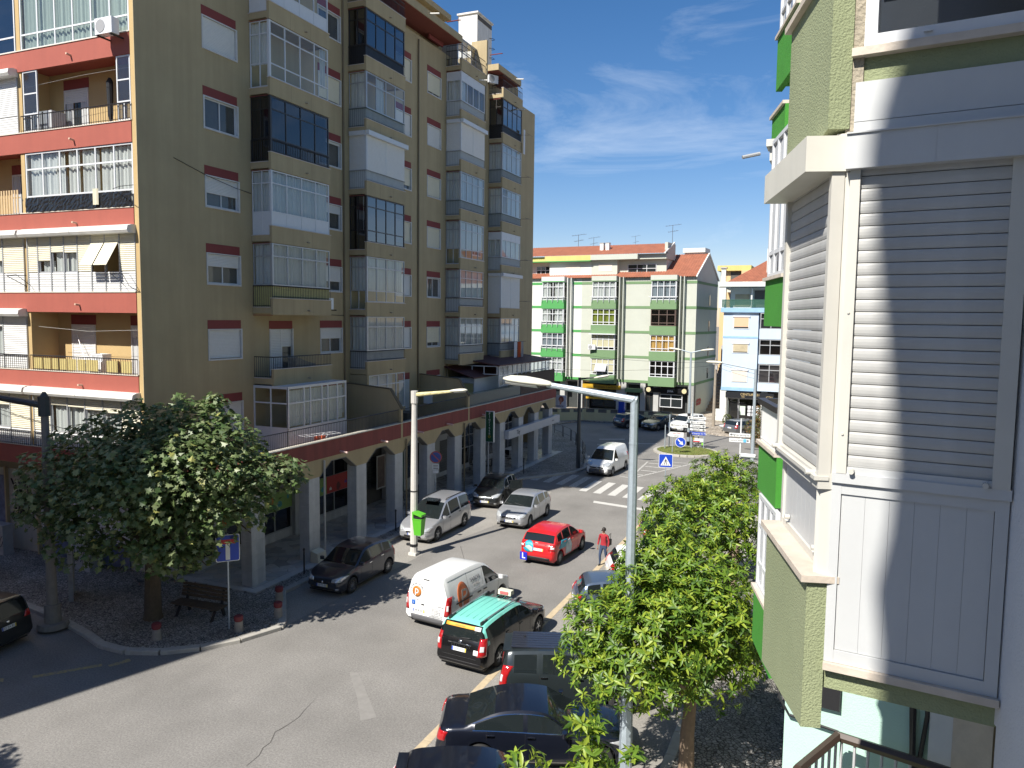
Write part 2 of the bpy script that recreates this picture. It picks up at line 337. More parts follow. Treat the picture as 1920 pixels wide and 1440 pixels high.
for q in ([(-21.5,14.6),(-21.35,14.5),(-20.2,15.9),(-20.35,16.0)], [(-20.1,16.0),(-19.95,15.95),(-19.7,16.5),(-19.9,16.6)], [(-23.2,13.6),(-23.0,13.5),(-21.9,14.0),(-22.1,14.15)]):
    mark(q, m=worn_y, name='yellow_marking')
pale = mat('worn_pale_asphalt', (0.228,0.217,0.2), 0.85, 0.16, 4.0, bump=.3)
for pl_ in ([(655,1260),(672,1262),(688,1300),(706,1345),(676,1352),(670,1310)],):
    mark([tuple(gnd(x,y))[:2] for x,y in pl_], 0.0045, pale, 'asphalt_patch')
crk = [(590,1312),(572,1330),(560,1345),(541,1358),(528,1366),(516,1372),(507,1392),(493,1402),(486,1416),(462,1436)]
gp = [gnd(x, y, .006) for x, y in crk]; b = MB(); rc = random.Random(2)
for (p, q), w0, w1 in zip(zip(gp, gp[1:]), (.002,.006,.01,.008,.015,.01,.008,.011,.008), (.006,.01,.008,.015,.01,.008,.011,.008,.005)):
    d = (q-p).normalized(); n_ = Vector((-d.y,d.x,0)); b.face([p-n_*w0,p+n_*w0,q+n_*w1,q-n_*w1])
struct(b.build('road_crack', mat('dark_crack', (0.075,0.07,0.063), 0.9, 0.1), fix=False))
for (mx_, my_, mr) in ((-15.6,45.9,.33),(-10.2,46.6,.3),(-12.9,35.2,.3),(-13.6,27.6,.16)):
    b = MB(); b.cyl(mx_, my_, 0.0, 0.007, mr, 16); o = struct(b.build('manhole_cover', mat('cast_iron', (0.07,0.065,0.06), 0.6, 0.2, 20)))
# arcade floor: a raised slab, a border strip and pieces of broken marble
b = MB(); b.box(-24.3, -20.0, 22.35, 57.6, 0.05, 0.155); struct(b.build('arcade_floor', crazy_m))
b = MB(); b.box(-20.42, -20.05, 22.4, 57.5, 0.05, 0.166); b.box(-24.2,-20.42,22.4,22.7,0.05,0.166); AF = struct(b.build('arcade_edging', mat('pale_marble_edging', (0.46,0.45,0.43), 0.6, 0.15, 3)))
def voronoi_cells(seeds, x0, x1, y0, y1):
    for i, (sx, sy) in enumerate(seeds):
        poly = [(x0,y0),(x1,y0),(x1,y1),(x0,y1)]
        near = sorted((q for q in seeds if q != (sx, sy)), key=lambda q: (q[0]-sx)**2+(q[1]-sy)**2)[:16]
        for (qx, qy) in near:
            mx_, my_ = (sx+qx)/2, (sy+qy)/2; nx, ny = qx-sx, qy-sy; out = []
            for a, c in zip(poly, poly[1:]+poly[:1]):
                da = (a[0]-mx_)*nx+(a[1]-my_)*ny; dc = (c[0]-mx_)*nx+(c[1]-my_)*ny
                if da <= 0: out.append(a)
                if (da < 0) != (dc < 0): t = da/(da-dc); out.append((a[0]+(c[0]-a[0])*t, a[1]+(c[1]-a[1])*t))
            poly = out
            if len(poly) < 3: break
        if len(poly) >= 3: yield (sx, sy), poly
rs = random.Random(5); seeds = []
for i in range(6000):
    q = (rs.uniform(-23.9,-20.45), rs.uniform(22.75,36.0))
    if all((q[0]-s[0])**2+(q[1]-s[1])**2 > 0.13 for s in seeds): seeds.append(q)
AFL = bpy.data.objects['arcade_floor']
marb = [mat('broken_marble_%s' % n_, c_, 0.45, 0.18, 6) for n_, c_ in (('pale', (0.45,0.45,0.44)), ('grey', (0.36,0.365,0.37)), ('warm', (0.42,0.40,0.37)), ('dark', (0.27,0.27,0.28)))]
for (sx, sy), poly in voronoi_cells(seeds[:300], -23.9, -20.45, 22.75, 36.0):
    b = MB(); h = 0.160+rs.uniform(0,.006)
    b.prism([(sx+(x-sx)*.94, sy+(y-sy)*.94) for x, y in poly], 0.150, h); b.build('paving_piece', rs.choice(marb[:3]*3+marb[3:]), AFL)
# traffic island
isl = struct(link('traffic_island', None)); IX, IY, IA, IB = -11.15, 62.6, 2.45, 2.35
ring = [(IX+IA*math.cos(t*math.pi/14), IY+IB*math.sin(t*math.pi/14)) for t in range(29)]
kerbs(ring, 0.15, 0.3, kerb_m, 'kerb', 0.6, parent=isl)
b = MB(); b.prism(ring[:-1], -0.01, 0.13); struct(b.build('island_soil', mat('dry_soil', (0.17,0.15,0.07), 0.95, 0.25, 3)))
b = MB(); rg = random.Random(3)
for i in range(9000):
    a = rg.uniform(0, 6.283); rr = math.sqrt(rg.random())*0.93; x = IX+IA*rr*math.cos(a); y = IY+IB*rr*math.sin(a); h = rg.uniform(.04,.13); d = rg.uniform(0, 6.28); w = .012
    tx, ty = rg.uniform(-.05,.05), rg.uniform(-.05,.05)
    b.face([(x-w*math.cos(d),y-w*math.sin(d),.12),(x+w*math.cos(d),y+w*math.sin(d),.12),(x+tx,y+ty,.12+h)], 0 if rg.random() < .7 else 1)
stuff(b.build('island_grass', [mat('grass_blades', (0.13,0.19,0.035), 0.8, 0.2, 2), mat('dry_grass_blades', (0.27,0.25,0.08), 0.8, 0.2, 2)], fix=False))
# ================================================================== the ochre apartment tower with its arcade
XF, YS, YE, ZT, SH = -24.0, 21.05, 60.6, 27.55, 3.14
TW = thing('apartment_tower', 'tall ochre apartment tower with salmon balcony bands and a marble pillared arcade', 'apartment building', (-32, 40, 0))
FS = lambda u, v, z: (XF+v, u, z)          # street front: u along +Y, v outwards
FW = lambda u, v, z: (u, YS-v, z)          # sunlit front: u along X, v outwards
def wall_holes(b, T, u0, u1, z0, z1, holes, rev, mi=0, rmi=None, v=0.0):
    us = sorted({u0, u1, *[h[0] for h in holes], *[h[1] for h in holes]}); zs = sorted({z0, z1, *[h[2] for h in holes], *[h[3] for h in holes]})
    us = [x for x in us if u0 <= x <= u1]; zs = [x for x in zs if z0 <= x <= z1]
    for a, c in zip(us, us[1:]):
        for d, e in zip(zs, zs[1:]):
            m = ((a+c)/2, (d+e)/2)
            if any(h[0] < m[0] < h[1] and h[2] < m[1] < h[3] for h in holes): continue
            b.face([T(a,v,d), T(c,v,d), T(c,v,e), T(a,v,e)], mi)
    for h in holes:
        a, c, d, e = h; r = mi if rmi is None else rmi
        b.face([T(a,v,d),T(c,v,d),T(c,v-rev,d),T(a,v-rev,d)], r); b.face([T(a,v,e),T(c,v,e),T(c,v-rev,e),T(a,v-rev,e)], r)
        b.face([T(a,v,d),T(a,v,e),T(a,v-rev,e),T(a,v-rev,d)], r); b.face([T(c,v,d),T(c,v,e),T(c,v-rev,e),T(c,v-rev,d)], r)
def slats(b, T, u0, u1, z0, z1, v, pitch=0.06, mi=0):
    n = max(1, int(round((z1-z0)/pitch))); p = (z1-z0)/n
    for i in range(n):
        z = z0+i*p
        b.face([T(u0,v,z+p*.1), T(u1,v,z+p*.1), T(u1,v+.012,z+p*.5), T(u0,v+.012,z+p*.5)], mi); b.face([T(u0,v+.012,z+p*.5), T(u1,v+.012,z+p*.5), T(u1,v,z+p), T(u0,v,z+p)], mi)
        b.face([T(u0,v-.006,z), T(u1,v-.006,z), T(u1,v,z+p*.1), T(u0,v,z+p*.1)], mi)
def curtain(b, T, u0, u1, z0, z1, v, amp=0.03, mi=0, rnd=random):
    n = max(6, int((u1-u0)/0.05)); ph = rnd.uniform(0, 6)
    for i in range(n):
        a = u0+(u1-u0)*i/n; c = u0+(u1-u0)*(i+1)/n
        fa = v+amp*math.sin(i*1.5+ph)+amp*.5*math.sin(i*.63); fc = v+amp*math.sin((i+1)*1.5+ph)+amp*.5*math.sin((i+1)*.63)
        b.face([T(a,fa,z0), T(c,fc,z0), T(c,fc,z1), T(a,fa,z1)], mi)
def bars(b, T, u0, u1, z0, z1, v, us=(), zs=(), w=0.045, d=0.05, mi=0):
    """outer frame plus mullions at us and transoms at zs"""
    b.box(u0, u0+w, v-d/2, v+d/2, z0, z1, mi, T); b.box(u1-w, u1, v-d/2, v+d/2, z0, z1, mi, T)
    b.box(u0+w, u1-w, v-d/2+.001, v+d/2-.001, z0, z0+w, mi, T); b.box(u0+w, u1-w, v-d/2+.001, v+d/2-.001, z1-w, z1, mi, T)
    for u in us: b.box(u-w/2, u+w/2, v-d/2+.004, v+d/2-.004, z0+w, z1-w, mi, T)
    for z in zs: b.box(u0+w, u1-w, v-d/2+.007, v+d/2-.007, z-w/2, z+w/2, mi, T)
def panes(parent, T, us, zs, v, m, name='pane', skip=()):
    for i, (a, c) in enumerate(zip(us, us[1:])):
        for j, (d, e) in enumerate(zip(zs, zs[1:])):
            if (i, j) in skip: continue
            b = MB(); t = random.uniform(-.006, .006); b.face([T(a,v-t,d), T(c,v+t,d), T(c,v+t,e), T(a,v-t,e)]); b.build(name, m, parent, fix=False)
def lin(a, c, n): return [a+(c-a)*i/n for i in range(n+1)]
def railing(T, segs, z0, z1, m, parent, pitch=0.11, r=0.009, name='railing', top=0.022):
    b = MB()
    for (u0, v0, u1, v1) in segs:
        L = math.hypot(u1-u0, v1-v0); n = max(1, int(L/pitch))
        for i in range(n+1):
            t = i/n; b.tube([T(u0+(u1-u0)*t, v0+(v1-v0)*t, z0), T(u0+(u1-u0)*t, v0+(v1-v0)*t, z1)], r, 4, caps=False)
        for z, rr in ((z1, top), (z0+.05, .012)): b.tube([T(u0,v0,z), T(u1,v1,z)], rr, 5)
    return b.build(name, m, parent)
# ---- walls of the body
ZB = lambda k: 10.47+SH*k
sh_holes = []
winA = {5: 1.0, 4: 1.0, 3: 0.0, 2: .55, 1: .42, 0: 1.0, -1: 1.0}
winB = {5: 0.0, 4: .92, 3: .1, 2: .35, 1: .6, 0: .42, -1: 1.0}
winB2 = {5: 1.0, 4: 1.0, 3: .8, 2: 1.0, 1: 1.0, 0: 1.0}
winC = {5: .88, 4: 1.0, 3: .94, 2: 1.0, 1: 0.0, 0: .78, -1: 1.0}
winD = {5: 1.0, 4: .9, 3: 1.0, 2: .7, 1: 1.0, 0: 1.0}
WIN = []
for (u0, u1, st) in ((24.33,26.2,winA),(31.78,33.58,winB),(38.9,40.62,winB2),(42.6,44.3,winC),(48.95,50.3,winD)):
    for k, s in st.items(): WIN.append((u0, u1, ZB(k)-1.62, ZB(k)-0.38, k, s))
HOL = [(w[0], w[1], w[2], w[3]) for w in WIN]
HOL.append((28.05, 29.63, 7.95, ZB(0)-.38))
b = MB(); wall_holes(b, FS, YS, YE, 4.5, ZT, HOL, 0.16)
b.face([(XF,YE,0),(XF-14,YE,0),(XF-14,YE,ZT),(XF,YE,ZT)]); b.face([(-50,YS+1.9,0),(-50,YE,0),(-50,YE,ZT),(-50,YS+1.9,ZT)])
b.face([(XF,YS,ZT-.01),(XF,YE,ZT-.01),(-50,YE,ZT-.01),(-50,YS+1.9,ZT-.01)])
b.box(XF-.012, XF+.012, YS-.03, YS+.0, 4.5, ZT)       # corner edge strip
WALL = b.build('wall', beige, TW)
# thin lines: hanging cable, rainwater pipes, expansion joint
b = MB()
for y in (33.75, 41.42, 45.25): b.tube([(XF+.06,y,6.0 if y < 40 else 6.3),(XF+.06,y,27.3)], .05, 6)
b.build('rainwater_pipe', mat('ochre_pipe', (0.2,0.155,0.09), 0.6, 0.1), TW)
b = MB(); b.tube([FS(22.7,.02,16.75), FS(24.4,.03,16.35), FS(26,.03,16.1), FS(26.9,.04,16.02)], .012, 4); b.build('cable', black_iron, TW); b = MB(); b.tube([FS(31.2,.03,10.95), FS(32.4,.03,10.78), FS(33.7,.04,10.75)], .012, 4)
b.build('cable', black_iron, TW)
stone_fr = mat('window_surround', (0.58,0.57,0.55), 0.7, 0.12, 4)
bluecur = mat('blue_curtain', (0.10,0.20,0.42), 0.9, 0.1, 4, trans=0.2)
room = MB()
for (u0, u1, z0, z1, k, s) in WIN:
    b = MB(); w = .055; nm = 'window'
    b.box(u0-.05, u0+.01, -.12, .03, z0-.05, z1+.03, 0, FS); b.box(u1-.01, u1+.05, -.12, .03, z0-.05, z1+.03, 0, FS)
    b.box(u0+.01, u1-.01, -.12, .05, z0-.05, z0+.012, 0, FS); b.box(u0+.01, u1-.01, -.10, .03, z1-.012, z1+.03, 0, FS)
    wi = b.build('window', stone_fr, TW)
    b = MB(); b.box(u0-.06, u1-.02, .0, .012, z1+.03, z1+.40, 0, FS); b.build('lintel_band', darkred, wi)
    zsb = z0+(z1-z0)*(1-s)
    if s < 1:
        b = MB(); um = (u0+u1)/2; bars(b, FS, u0+.02, u1-.02, z0+.02, z1-.02, -.11, (um,), (), .05, .04); b.build('window_frame', white, wi)
        panes(wi, FS, [u0+.05, um, u1-.05], [z0+.05, z1-.05], -.115, pane_m)
        b = MB(); curtain(b, FS, u0+.05, u0+(u1-u0)*.45, z0+.03, z1-.03, -.26); curtain(b, FS, u0+(u1-u0)*.52, u0+(u1-u0)*(.72 if k == 3 else .97), z0+.03, z1-.03, -.26)
        b.build('curtain', bluecur if k in (3,) or (k == 1 and u0 > 42) else curtain_m, wi)
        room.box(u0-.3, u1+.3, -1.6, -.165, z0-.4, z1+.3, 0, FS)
    if s > 0:
        b = MB(); slats(b, FS, u0+.03, u1-.03, max(zsb, z0+.03), z1-.02, -.06, .062); b.build('roller_shutter', random.choice([shutter_m, shutter_m, cream_shut]), wi)
# door on the open balcony
dr = MB(); dr.box(28.0, 28.06, -.1, .03, 7.95, 10.1, 0, FS); dr.box(29.6, 29.66, -.1, .03, 7.95, 10.1, 0, FS); d_ = dr.build('balcony_door', stone_fr, TW)
b = MB(); b.box(27.98, 29.6, 0, .012, 10.1, 10.47, 0, FS); b.build('lintel_band', darkred, d_)
b = MB(); slats(b, FS, 28.06, 28.82, 7.97, 10.08, -.05, .075); slats(b, FS, 28.9, 29.6, 9.25, 10.08, -.08, .075); b.box(28.82,28.9,-.1,-.03,7.97,10.08,0,FS); b.build('roller_shutter', shutter_m, d_)
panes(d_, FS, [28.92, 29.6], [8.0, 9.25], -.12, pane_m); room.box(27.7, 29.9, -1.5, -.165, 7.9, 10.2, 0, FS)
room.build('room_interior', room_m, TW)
# ---- projecting balconies on the street front
yel_panel = mat('yellowish_panel', (0.40,0.37,0.16), 0.7, 0.15, 3)
green_iron = mat('green_iron', (0.05,0.09,0.085), 0.5, 0.1)
pale_panel = mat('pale_panel', (0.5,0.53,0.53), 0.6, 0.08, 4)
grey_panel = mat('grey_translucent_panel', (0.34,0.37,0.38), 0.5, 0.12, 2)
VB, TH = 1.12, .13
def balcony(Y0, Y1, k, style, k0=False):
    zc = 8.32+SH*k; zu = zc+SH-.72; V = VB
    b = MB()
    b.box(Y0, Y1, V-TH, V, zc-.72, zc, 0, FS)                     # front parapet
    b.box(Y0, Y0+TH, 0, V-TH, zc-.66, zc-.40, 0, FS); b.box(Y1-TH, Y1, 0, V-TH, zc-.66, zc-.40, 0, FS)
    b.box(Y0+TH, Y1-TH, 0.0, V-TH, zc-.62, zc-.46, 0, FS)          # floor slab
    for q in (1, 2):                                               # thin dark strips as joints on the parapet
        u = Y0+(Y1-Y0)*q/3; b.box(u-.004, u+.004, V, V+.0015, zc-.71, zc-.03, 1, FS)
    b.tube([FS((Y0+Y1)/2+.3, V, zc-.5), FS((Y0+Y1)/2+.3, V+.16, zc-.52)], .035, 8, 2)
    B = b.build('balcony', [beige, mat('parapet_joint', (0.17,0.135,0.08), 0.9, 0), mat('pvc_spout', (0.35,0.29,0.2), 0.6, 0)], TW)
    b = MB(); b.box(Y0-.02, Y1+.02, V-TH-.02, V+.025, zc, zc+.03, 0, FS); b.box(Y0-.02, Y0+TH, 0, V-TH-.02, zc-.40, zc-.37, 0, FS); b.box(Y1-TH, Y1+.02, 0, V-TH-.02, zc-.40, zc-.37, 0, FS)
    b.box(Y0+.01, Y0+TH, 0, V-TH, zu-.03-.26*0, zu-.004, 1, FS)
    b.build('coping', [stone_sill, darkred], B)
    FR, SIDE = 'f', 's'
    vf = V-.07; us = Y0+.06
    fm = {'w': white, 'a': alu, 'd': dark_al, 'b': dark_al}[style['fr']]; pm = {'w': pane_m, 'a': pane_m, 'd': pane_dark, 'b': pane_blue}[style['fr']]
    S = lambda v_, u_, z_: FS(us+u_, v_, z_)                        # side screen: runs outwards from the wall
    zlow = zc+.03; zlows = zc-.37; zr = zc+.55
    if style.get('rail'):
        rm = {'k': black_iron, 'g': green_iron, 'w': mat('grey_white_iron', (0.25,0.26,0.26), 0.5, 0.1)}[style['rail']]
        railing(FS, [(Y0+.03, V-.035, Y1-.03, V-.035)], zc+.03, zr, rm, B, .115); railing(FS, [(Y0+.02, .02, Y0+.02, V-.04)], zc-.37, zr, rm, B, .115)
    if style.get('open'): return B
    gz0 = zr+.03 if style.get('rail') and not style.get('full') else zlow
    gz0s = zr+.03 if style.get('rail') and not style.get('full') else zlows
    n = style.get('n', 4); uf = lin(Y0+.05, Y1-.05, n); zt = zu-.02
    b = MB(); zs = []
    lowp = style.get('low'); zsill = zlow
    if lowp: zsill = zc+.62
    tr = zt-.55 if style.get('tr', 1) else None
    if lowp: zs.append(zsill)
    if tr: zs.append(tr)
    g0 = gz0 if not lowp else zlow
    bars(b, FS, uf[0], uf[-1], g0, zt, vf, uf[1:-1], zs, .05, .06)
    b.box(uf[0]-.03, uf[0]+.07, vf-.05, vf+.05, g0, zt, 0, FS)
    s0 = gz0s if not lowp else zlows
    bars(b, S, .03, V-.1, s0, zt, 0, (V/2,), zs, .045, .05)
    b.build('window_frame', fm, B)
    near = Y0 < 40
    rows = ([g0, zsill] if lowp else [g0]) ; rows = rows+([tr] if tr else [])+[zt]
    if style.get('board'):
        b = MB(); b.box(Y0+.05, Y1-.05, V-.10, V-.08, zc+.04, zr+.03, 0, FS); b.box(.03, V-.1, .0, .02, zc-.36, zr+.03, 0, S); b.build('board', {'y': yel_panel, 'p': pale_panel, 'g': grey_panel, 'd': mat('dark_board', (0.02,0.02,0.022), .4, .05)}[style['board']], B)
    if style.get('shut'):
        b = MB(); um = (uf[0]+uf[-1])/2
        slats(b, FS, uf[0]+.04, um-.03, g0, zt, vf+.03, .06); slats(b, FS, um+.03, uf[-1]-.02, g0, zt if style['shut'] != 'part' else zt, vf+.03, .06); slats(b, S, .04, V-.12, s0, zt, -.03, .06); b.box(um-.03, um+.03, vf, vf+.05, g0, zt, 0, FS)
        b.build('roller_shutter', shutter_m, B)
        b = MB(); b.box(Y0-.03, Y1+.05, V-.05, V+.17, zt-.08, zt+.16, 0, FS); b.box(Y0-.1, Y0+.06, .1, V-.09, zt-.08, zt+.14, 0, FS); b.build('shutter_box', white, B)
        return B
    st = 0
    if lowp and style['low'] == 'panel':
        b = MB(); b.box(uf[0]+.03, uf[-1]-.03, vf-.015, vf+.012, g0+.03, zsill-.02, 0, FS); b.box(.05, V-.12, -.012, .015, s0+.03, zsill-.02, 0, S); b.build('lower_panel', white, B); st = 1
    if near:
        panes(B, FS, uf, rows[st:], vf, pm)
        panes(B, S, [.04, V/2, V-.11], ([zsill] if st else [s0])+rows[1 if not st else 2:], 0, pm)
    else:
        b = MB(); b.face([FS(uf[0],vf,rows[st]), FS(uf[-1],vf,rows[st]), FS(uf[-1],vf,zt), FS(uf[0],vf,zt)]); b.face([S(.04,0,zsill if st else s0), S(V-.1,0,zsill if st else s0), S(V-.1,0,zt), S(.04,0,zt)]); b.build('pane', pm, B, fix=False)
    if style.get('top'):
        b = MB(); b.box(uf[0]+.03, uf[-1]-.03, vf-.02, vf+.02, tr, zt-.03, 0, FS); b.box(.05, V-.12, -.02, .02, tr, zt-.03, 0, S); b.build('upper_panel', white, B)
    cu = style.get('cur')
    if cu:
        b = MB(); c0 = (zsill if lowp else g0)-.02
        if cu == 'full': curtain(b, FS, uf[0]+.02, uf[-1]-.02, c0, zt-.05, vf-.13, .035); curtain(b, S, .06, V-.15, c0, zt-.05, .1, .03)
        else:
            for (a, c) in cu: curtain(b, FS, uf[0]+(uf[-1]-uf[0])*a, uf[0]+(uf[-1]-uf[0])*c, c0, zt-.05, vf-.13, .035)
            curtain(b, S, .06, V-.2, c0, zt-.05, .1, .03)
        b.build('curtain', {'d': mat('grey_violet_curtain', (0.30,0.27,0.29), 0.9, 0.1, 4, trans=.2)}.get(style['fr'], curtain_m), B)
    return B
A1, A2, A3, A4 = (26.95,31.15), (34.25,38.12), (45.0,48.65), (51.6,55.25)
BAL = [
 (A1, 0, dict(fr='a', rail='k', open=1)), (A1, 1, dict(fr='a', rail='k', board='y', cur='full', n=4)), (A1, 2, dict(fr='w', low='panel', cur='full', n=4)),
 (A1, 3, dict(fr='d', rail='k', cur='full', full=1, low='g', n=4)), (A1, 4, dict(fr='w', low='g', n=4, cur=[(.9,1.0)])), (A1, 5, dict(fr='w', low='panel', n=4, cur=[(.0,.3)])),
 (A2, 0, dict(fr='a', rail='k', board='g', cur='full', n=4)), (A2, 1, dict(fr='a', low='g', cur=[(0,.55),(.6,1)], n=4)), (A2, 2, dict(fr='b', low='g', cur=[(0,.3),(.35,.7)], n=4)),
 (A2, 3, dict(fr='w', rail='w', shut=1, board='p')), (A2, 4, dict(fr='a', rail='g', board='g', n=4, cur=[(.3,.5)])), (A2, 5, dict(fr='b', rail='k', n=4, board='d')), (A2, 6, dict(fr='a', rail='k', open=1)),
 (A3, 0, dict(fr='a', rail='k', board='p', cur='full', n=4)), (A3, 1, dict(fr='a', rail='k', board='p', cur='full', n=4)), (A3, 2, dict(fr='a', low='g', cur='full', n=4)), (A3, 3, dict(fr='a', rail='g', board='g', cur='full', n=4)),
 (A3, 4, dict(fr='w', rail='w', shut='part', board='p')), (A3, 5, dict(fr='w', rail='w', board='p', top=1, n=4, cur=[(0,.25)])), (A3, 6, dict(fr='a', rail='k', open=1)),
 (A4, 0, dict(fr='a', rail='k', board='g', cur='full', n=4)), (A4, 1, dict(fr='w', low='panel', cur='full', shut='part')), (A4, 2, dict(fr='w', rail='w', board='p', cur='full', top=1, n=4)), (A4, 3, dict(fr='a', rail='g', board='g', n=4, cur=[(.4,1)])),
 (A4, 4, dict(fr='a', rail='g', board='g', cur='full', n=4)), (A4, 5, dict(fr='b', rail='k', n=4, board='d')), (A4, 6, dict(fr='a', rail='k', open=1))]
BOBJ = {}
for (Y, k, st) in BAL: BOBJ[(Y, k)] = balcony(Y[0], Y[1], k, st)
# white glazed porch on the terrace under the first stack of balconies
b = MB(); P = b
bars(b, FS, 26.9, 31.2, 4.5, 7.55, 1.9, (28.0,28.45,29.3,29.75,30.5), (6.85,), .06, .07); b.box(26.9,31.2,1.86,1.94,5.7,5.76,0,FS)
S2 = lambda v_, u_, z_: FS(26.93+u_, v_, z_)
bars(b, S2, 0.0, 1.9, 4.5, 7.55, 0, (.95,), (6.85,5.75), .06, .06); b.box(26.9,31.2,0,1.95,7.55,7.6,0,FS)
PO = b.build('glazed_porch', white, TW)
b = MB(); b.box(26.95,31.15,1.87,1.93,4.5,5.7,0,FS); b.box(.03,1.87,-.02,.02,4.5,5.72,0,S2); b.build('lower_panel', white, PO)
panes(PO, FS, [26.95,28.0,28.45,29.3,29.75,30.5,31.15], [5.76,6.85,7.5], 1.9, pane_m); panes(PO, S2, [.04,.95,1.86], [5.78,6.85,7.5], 0, pane_m)
b = MB(); curtain(b, FS, 27.0, 31.1, 5.8, 7.4, 1.75); b.build('curtain', curtain_m, PO)
# glazing on the terrace under the second stack, with its wall
b = MB(); b.box(34.25, 38.12, 0, 1.12, 4.5, 5.6, 0, FS); b.box(34.25,34.4,0,1.12,5.6,7.62,0,FS); G2 = b.build('terrace_room', beige, TW)
b = MB(); u4 = lin(34.45,38.1,4); bars(b, FS, 34.45, 38.1, 5.6, 7.58, 1.06, u4[1:-1], (7.0,), .05, .06); b.build('window_frame', white, G2)
panes(G2, FS, u4, [5.6,7.0,7.55], 1.06, pane_m); b = MB(); curtain(b, FS, 34.5, 37.0, 5.62, 7.5, .95); b.build('curtain', curtain_m, G2)
# terrace doors beside them
for (u0, u1) in ((31.85,32.9),(39.2,40.4)):
    b = MB(); slats(b, FS, u0, u1, 4.75, 6.95, .02, .06); dd = b.build('terrace_door', pale_panel, TW)
    b = MB(); b.box(u0-.06,u1+.06,.0,.014,6.97,7.36,0,FS); b.build('lintel_band', darkred, dd)
# sloping garden walls between the terraces
for Y in (33.95, 41.75):
    b = MB(); b.prism([(0,4.4),(3.42,4.4),(3.42,5.95),(2.75,6.98),(0,7.18)], Y-.09, Y+.09, 0, T=lambda x, z, y: (XF+x, y, z)); pw = b.build('terrace_wall', beige, TW)
    b = MB()
    for (x0,z0,x1,z1) in ((0,7.18,2.75,6.98),(2.75,6.98,3.45,5.95)):
        b.prism([(x0,z0),(x1,z1),(x1+.02,z1+.04),(x0,z0+.04)], Y-.12, Y+.12, 0, T=lambda x, z, y: (XF+x, y, z))
    b.build('coping', mat('dark_ochre_tile', (0.12,0.095,0.055), 0.8, 0.15), pw)
# ---- roof storey
b = MB(); b.box(-42, -24.65, YS+.4, 45.6, ZT-.02, 30.0); b.box(-42,-24.65,50.6,58.5,ZT-.02,29.2); b.build('roof_storey', beige, TW)
b = MB(); b.box(-43, -22.9, YS-.9, 45.15, 28.16, 28.58); b.box(-43, -22.9, 50.75, 54.95, 28.16, 28.58)
b.box(-43,-24.2,YS-.2,46.05,30.0,30.35,0); b.build('roof', beige, TW)
b = MB(); b.box(-42.9, -22.95, YS-.85, 45.1, 28.13, 28.159); b.box(-42.9,-22.95,50.8,54.9,28.13,28.159); b.build('soffit', mat('red_soffit', (0.20,0.05,0.035), 0.85, 0.08), TW)
b = MB(); b.box(XF-.3,XF-.02,41.5,45.1,ZT-.02,27.57); b.box(-36,-29,57,60.4,ZT-.02,31.5); b.build('roof_parapet_and_block', beige, TW)  # low parapet, plus an unseen roof block added for its far shadow
b = MB(); b.box(XF+.0,XF+1.15,48.68,48.86,24.2,29.5); b.build('fin_wall', beige, TW)
b = MB(); b.box(XF-.1,XF+.012,42.8,44.6,27.85,28.1); b.build('lintel_band', darkred, TW)
# roof glass enclosure above the third stack
E3 = MB(); bars(E3, FS, 45.9, 48.66, 26.95, 28.9, .35, lin(45.9,48.66,4)[1:-1], (28.1,), .05, .05); E3.box(45.85,48.66,-.8,.42,28.9,28.96,0,FS); E3.box(45.85,45.93,-.8,.38,26.95,28.9,0,FS); e3 = E3.build('roof_enclosure', alu, TW)
panes(e3, FS, lin(45.95,48.6,4), [27.0,28.1,28.85], .35, pane_m)
railing(FS, [(34.3,1.08,38.1,1.08)], 27.2, 27.95, black_iron, TW, .14); railing(FS, [(45.0,1.08,48.6,1.08),(45.05,0,45.05,1.05)], 27.18, 28.05, black_iron, TW, .2); railing(FS, [(51.6,1.08,55.2,1.08),(51.65,0,51.65,1.05)], 27.18, 28.05, black_iron, TW, .2)
# chimney
b = MB(); b.box(-26.5,-25,51.6,54.1,28.5,32.6); b.box(-26.6,-24.9,51.5,54.2,32.6,32.72); b.box(-26.6,-24.98,51.65,54.05,32.2,32.5,1); CH = b.build('chimney', [mat('chalky_white', (0.68,0.66,0.62), 0.9, 0.1, 2, streak=.3), room_m], TW)
b = MB()
for z in (29.4,30.1,30.8,31.5): b.tube([(-25.0,53.7,z),(-24.75,53.8,z),(-24.75,54.1,z),(-25,54.12,z)], .02, 5)
b.build('rung', black_iron, CH)
b = MB()
for (y, z) in ((40.9,28.45),(53.9,28.4),(47.6,26.55),(54.2,26.3)): b.tube([(-22.95,y,z),(-22.3,y+.05,z-.06)], .05, 8)
b.build('spout', mat('pale_pipe', (0.6,0.58,0.52), 0.5, 0.05), TW)
# ---- sunlit front of the tower (faces the side street): red bands, loggias, shutters
WD = 1.2                                     # loggia depth
CELLS = [(-30.2, -24.24), (-36.4, -30.42), (-42.6, -36.62), (-48.8, -42.82)]
b = MB()
b.box(-50, -24.02, YS+WD, YS+WD+.1, 4.4, ZT)                       # back wall
for x in (-30.31, -36.51, -42.71, -48.91): b.box(x-.11, x+.11, YS+.03, YS+WD, 4.5, ZT)
b.box(-24.24, -24.015, YS-.0, YS+.2, 4.5, ZT); b.box(-24.24,-24.05,YS+.2,YS+WD,4.5,ZT)
sunw = b.build('loggia_wall', mat('sunlit_ochre_render', (0.46,0.33,0.155), 0.9, 0.08, 1.0, bump=0.2, bscale=60), TW)  # lit copy of the tower's beige, sunlight put into the colour
awn = mat('white_shutter_box', (0.68,0.67,0.63), 0.45, 0.1, 3, streak=0.3, dirt=(0.48,0.45,0.38))
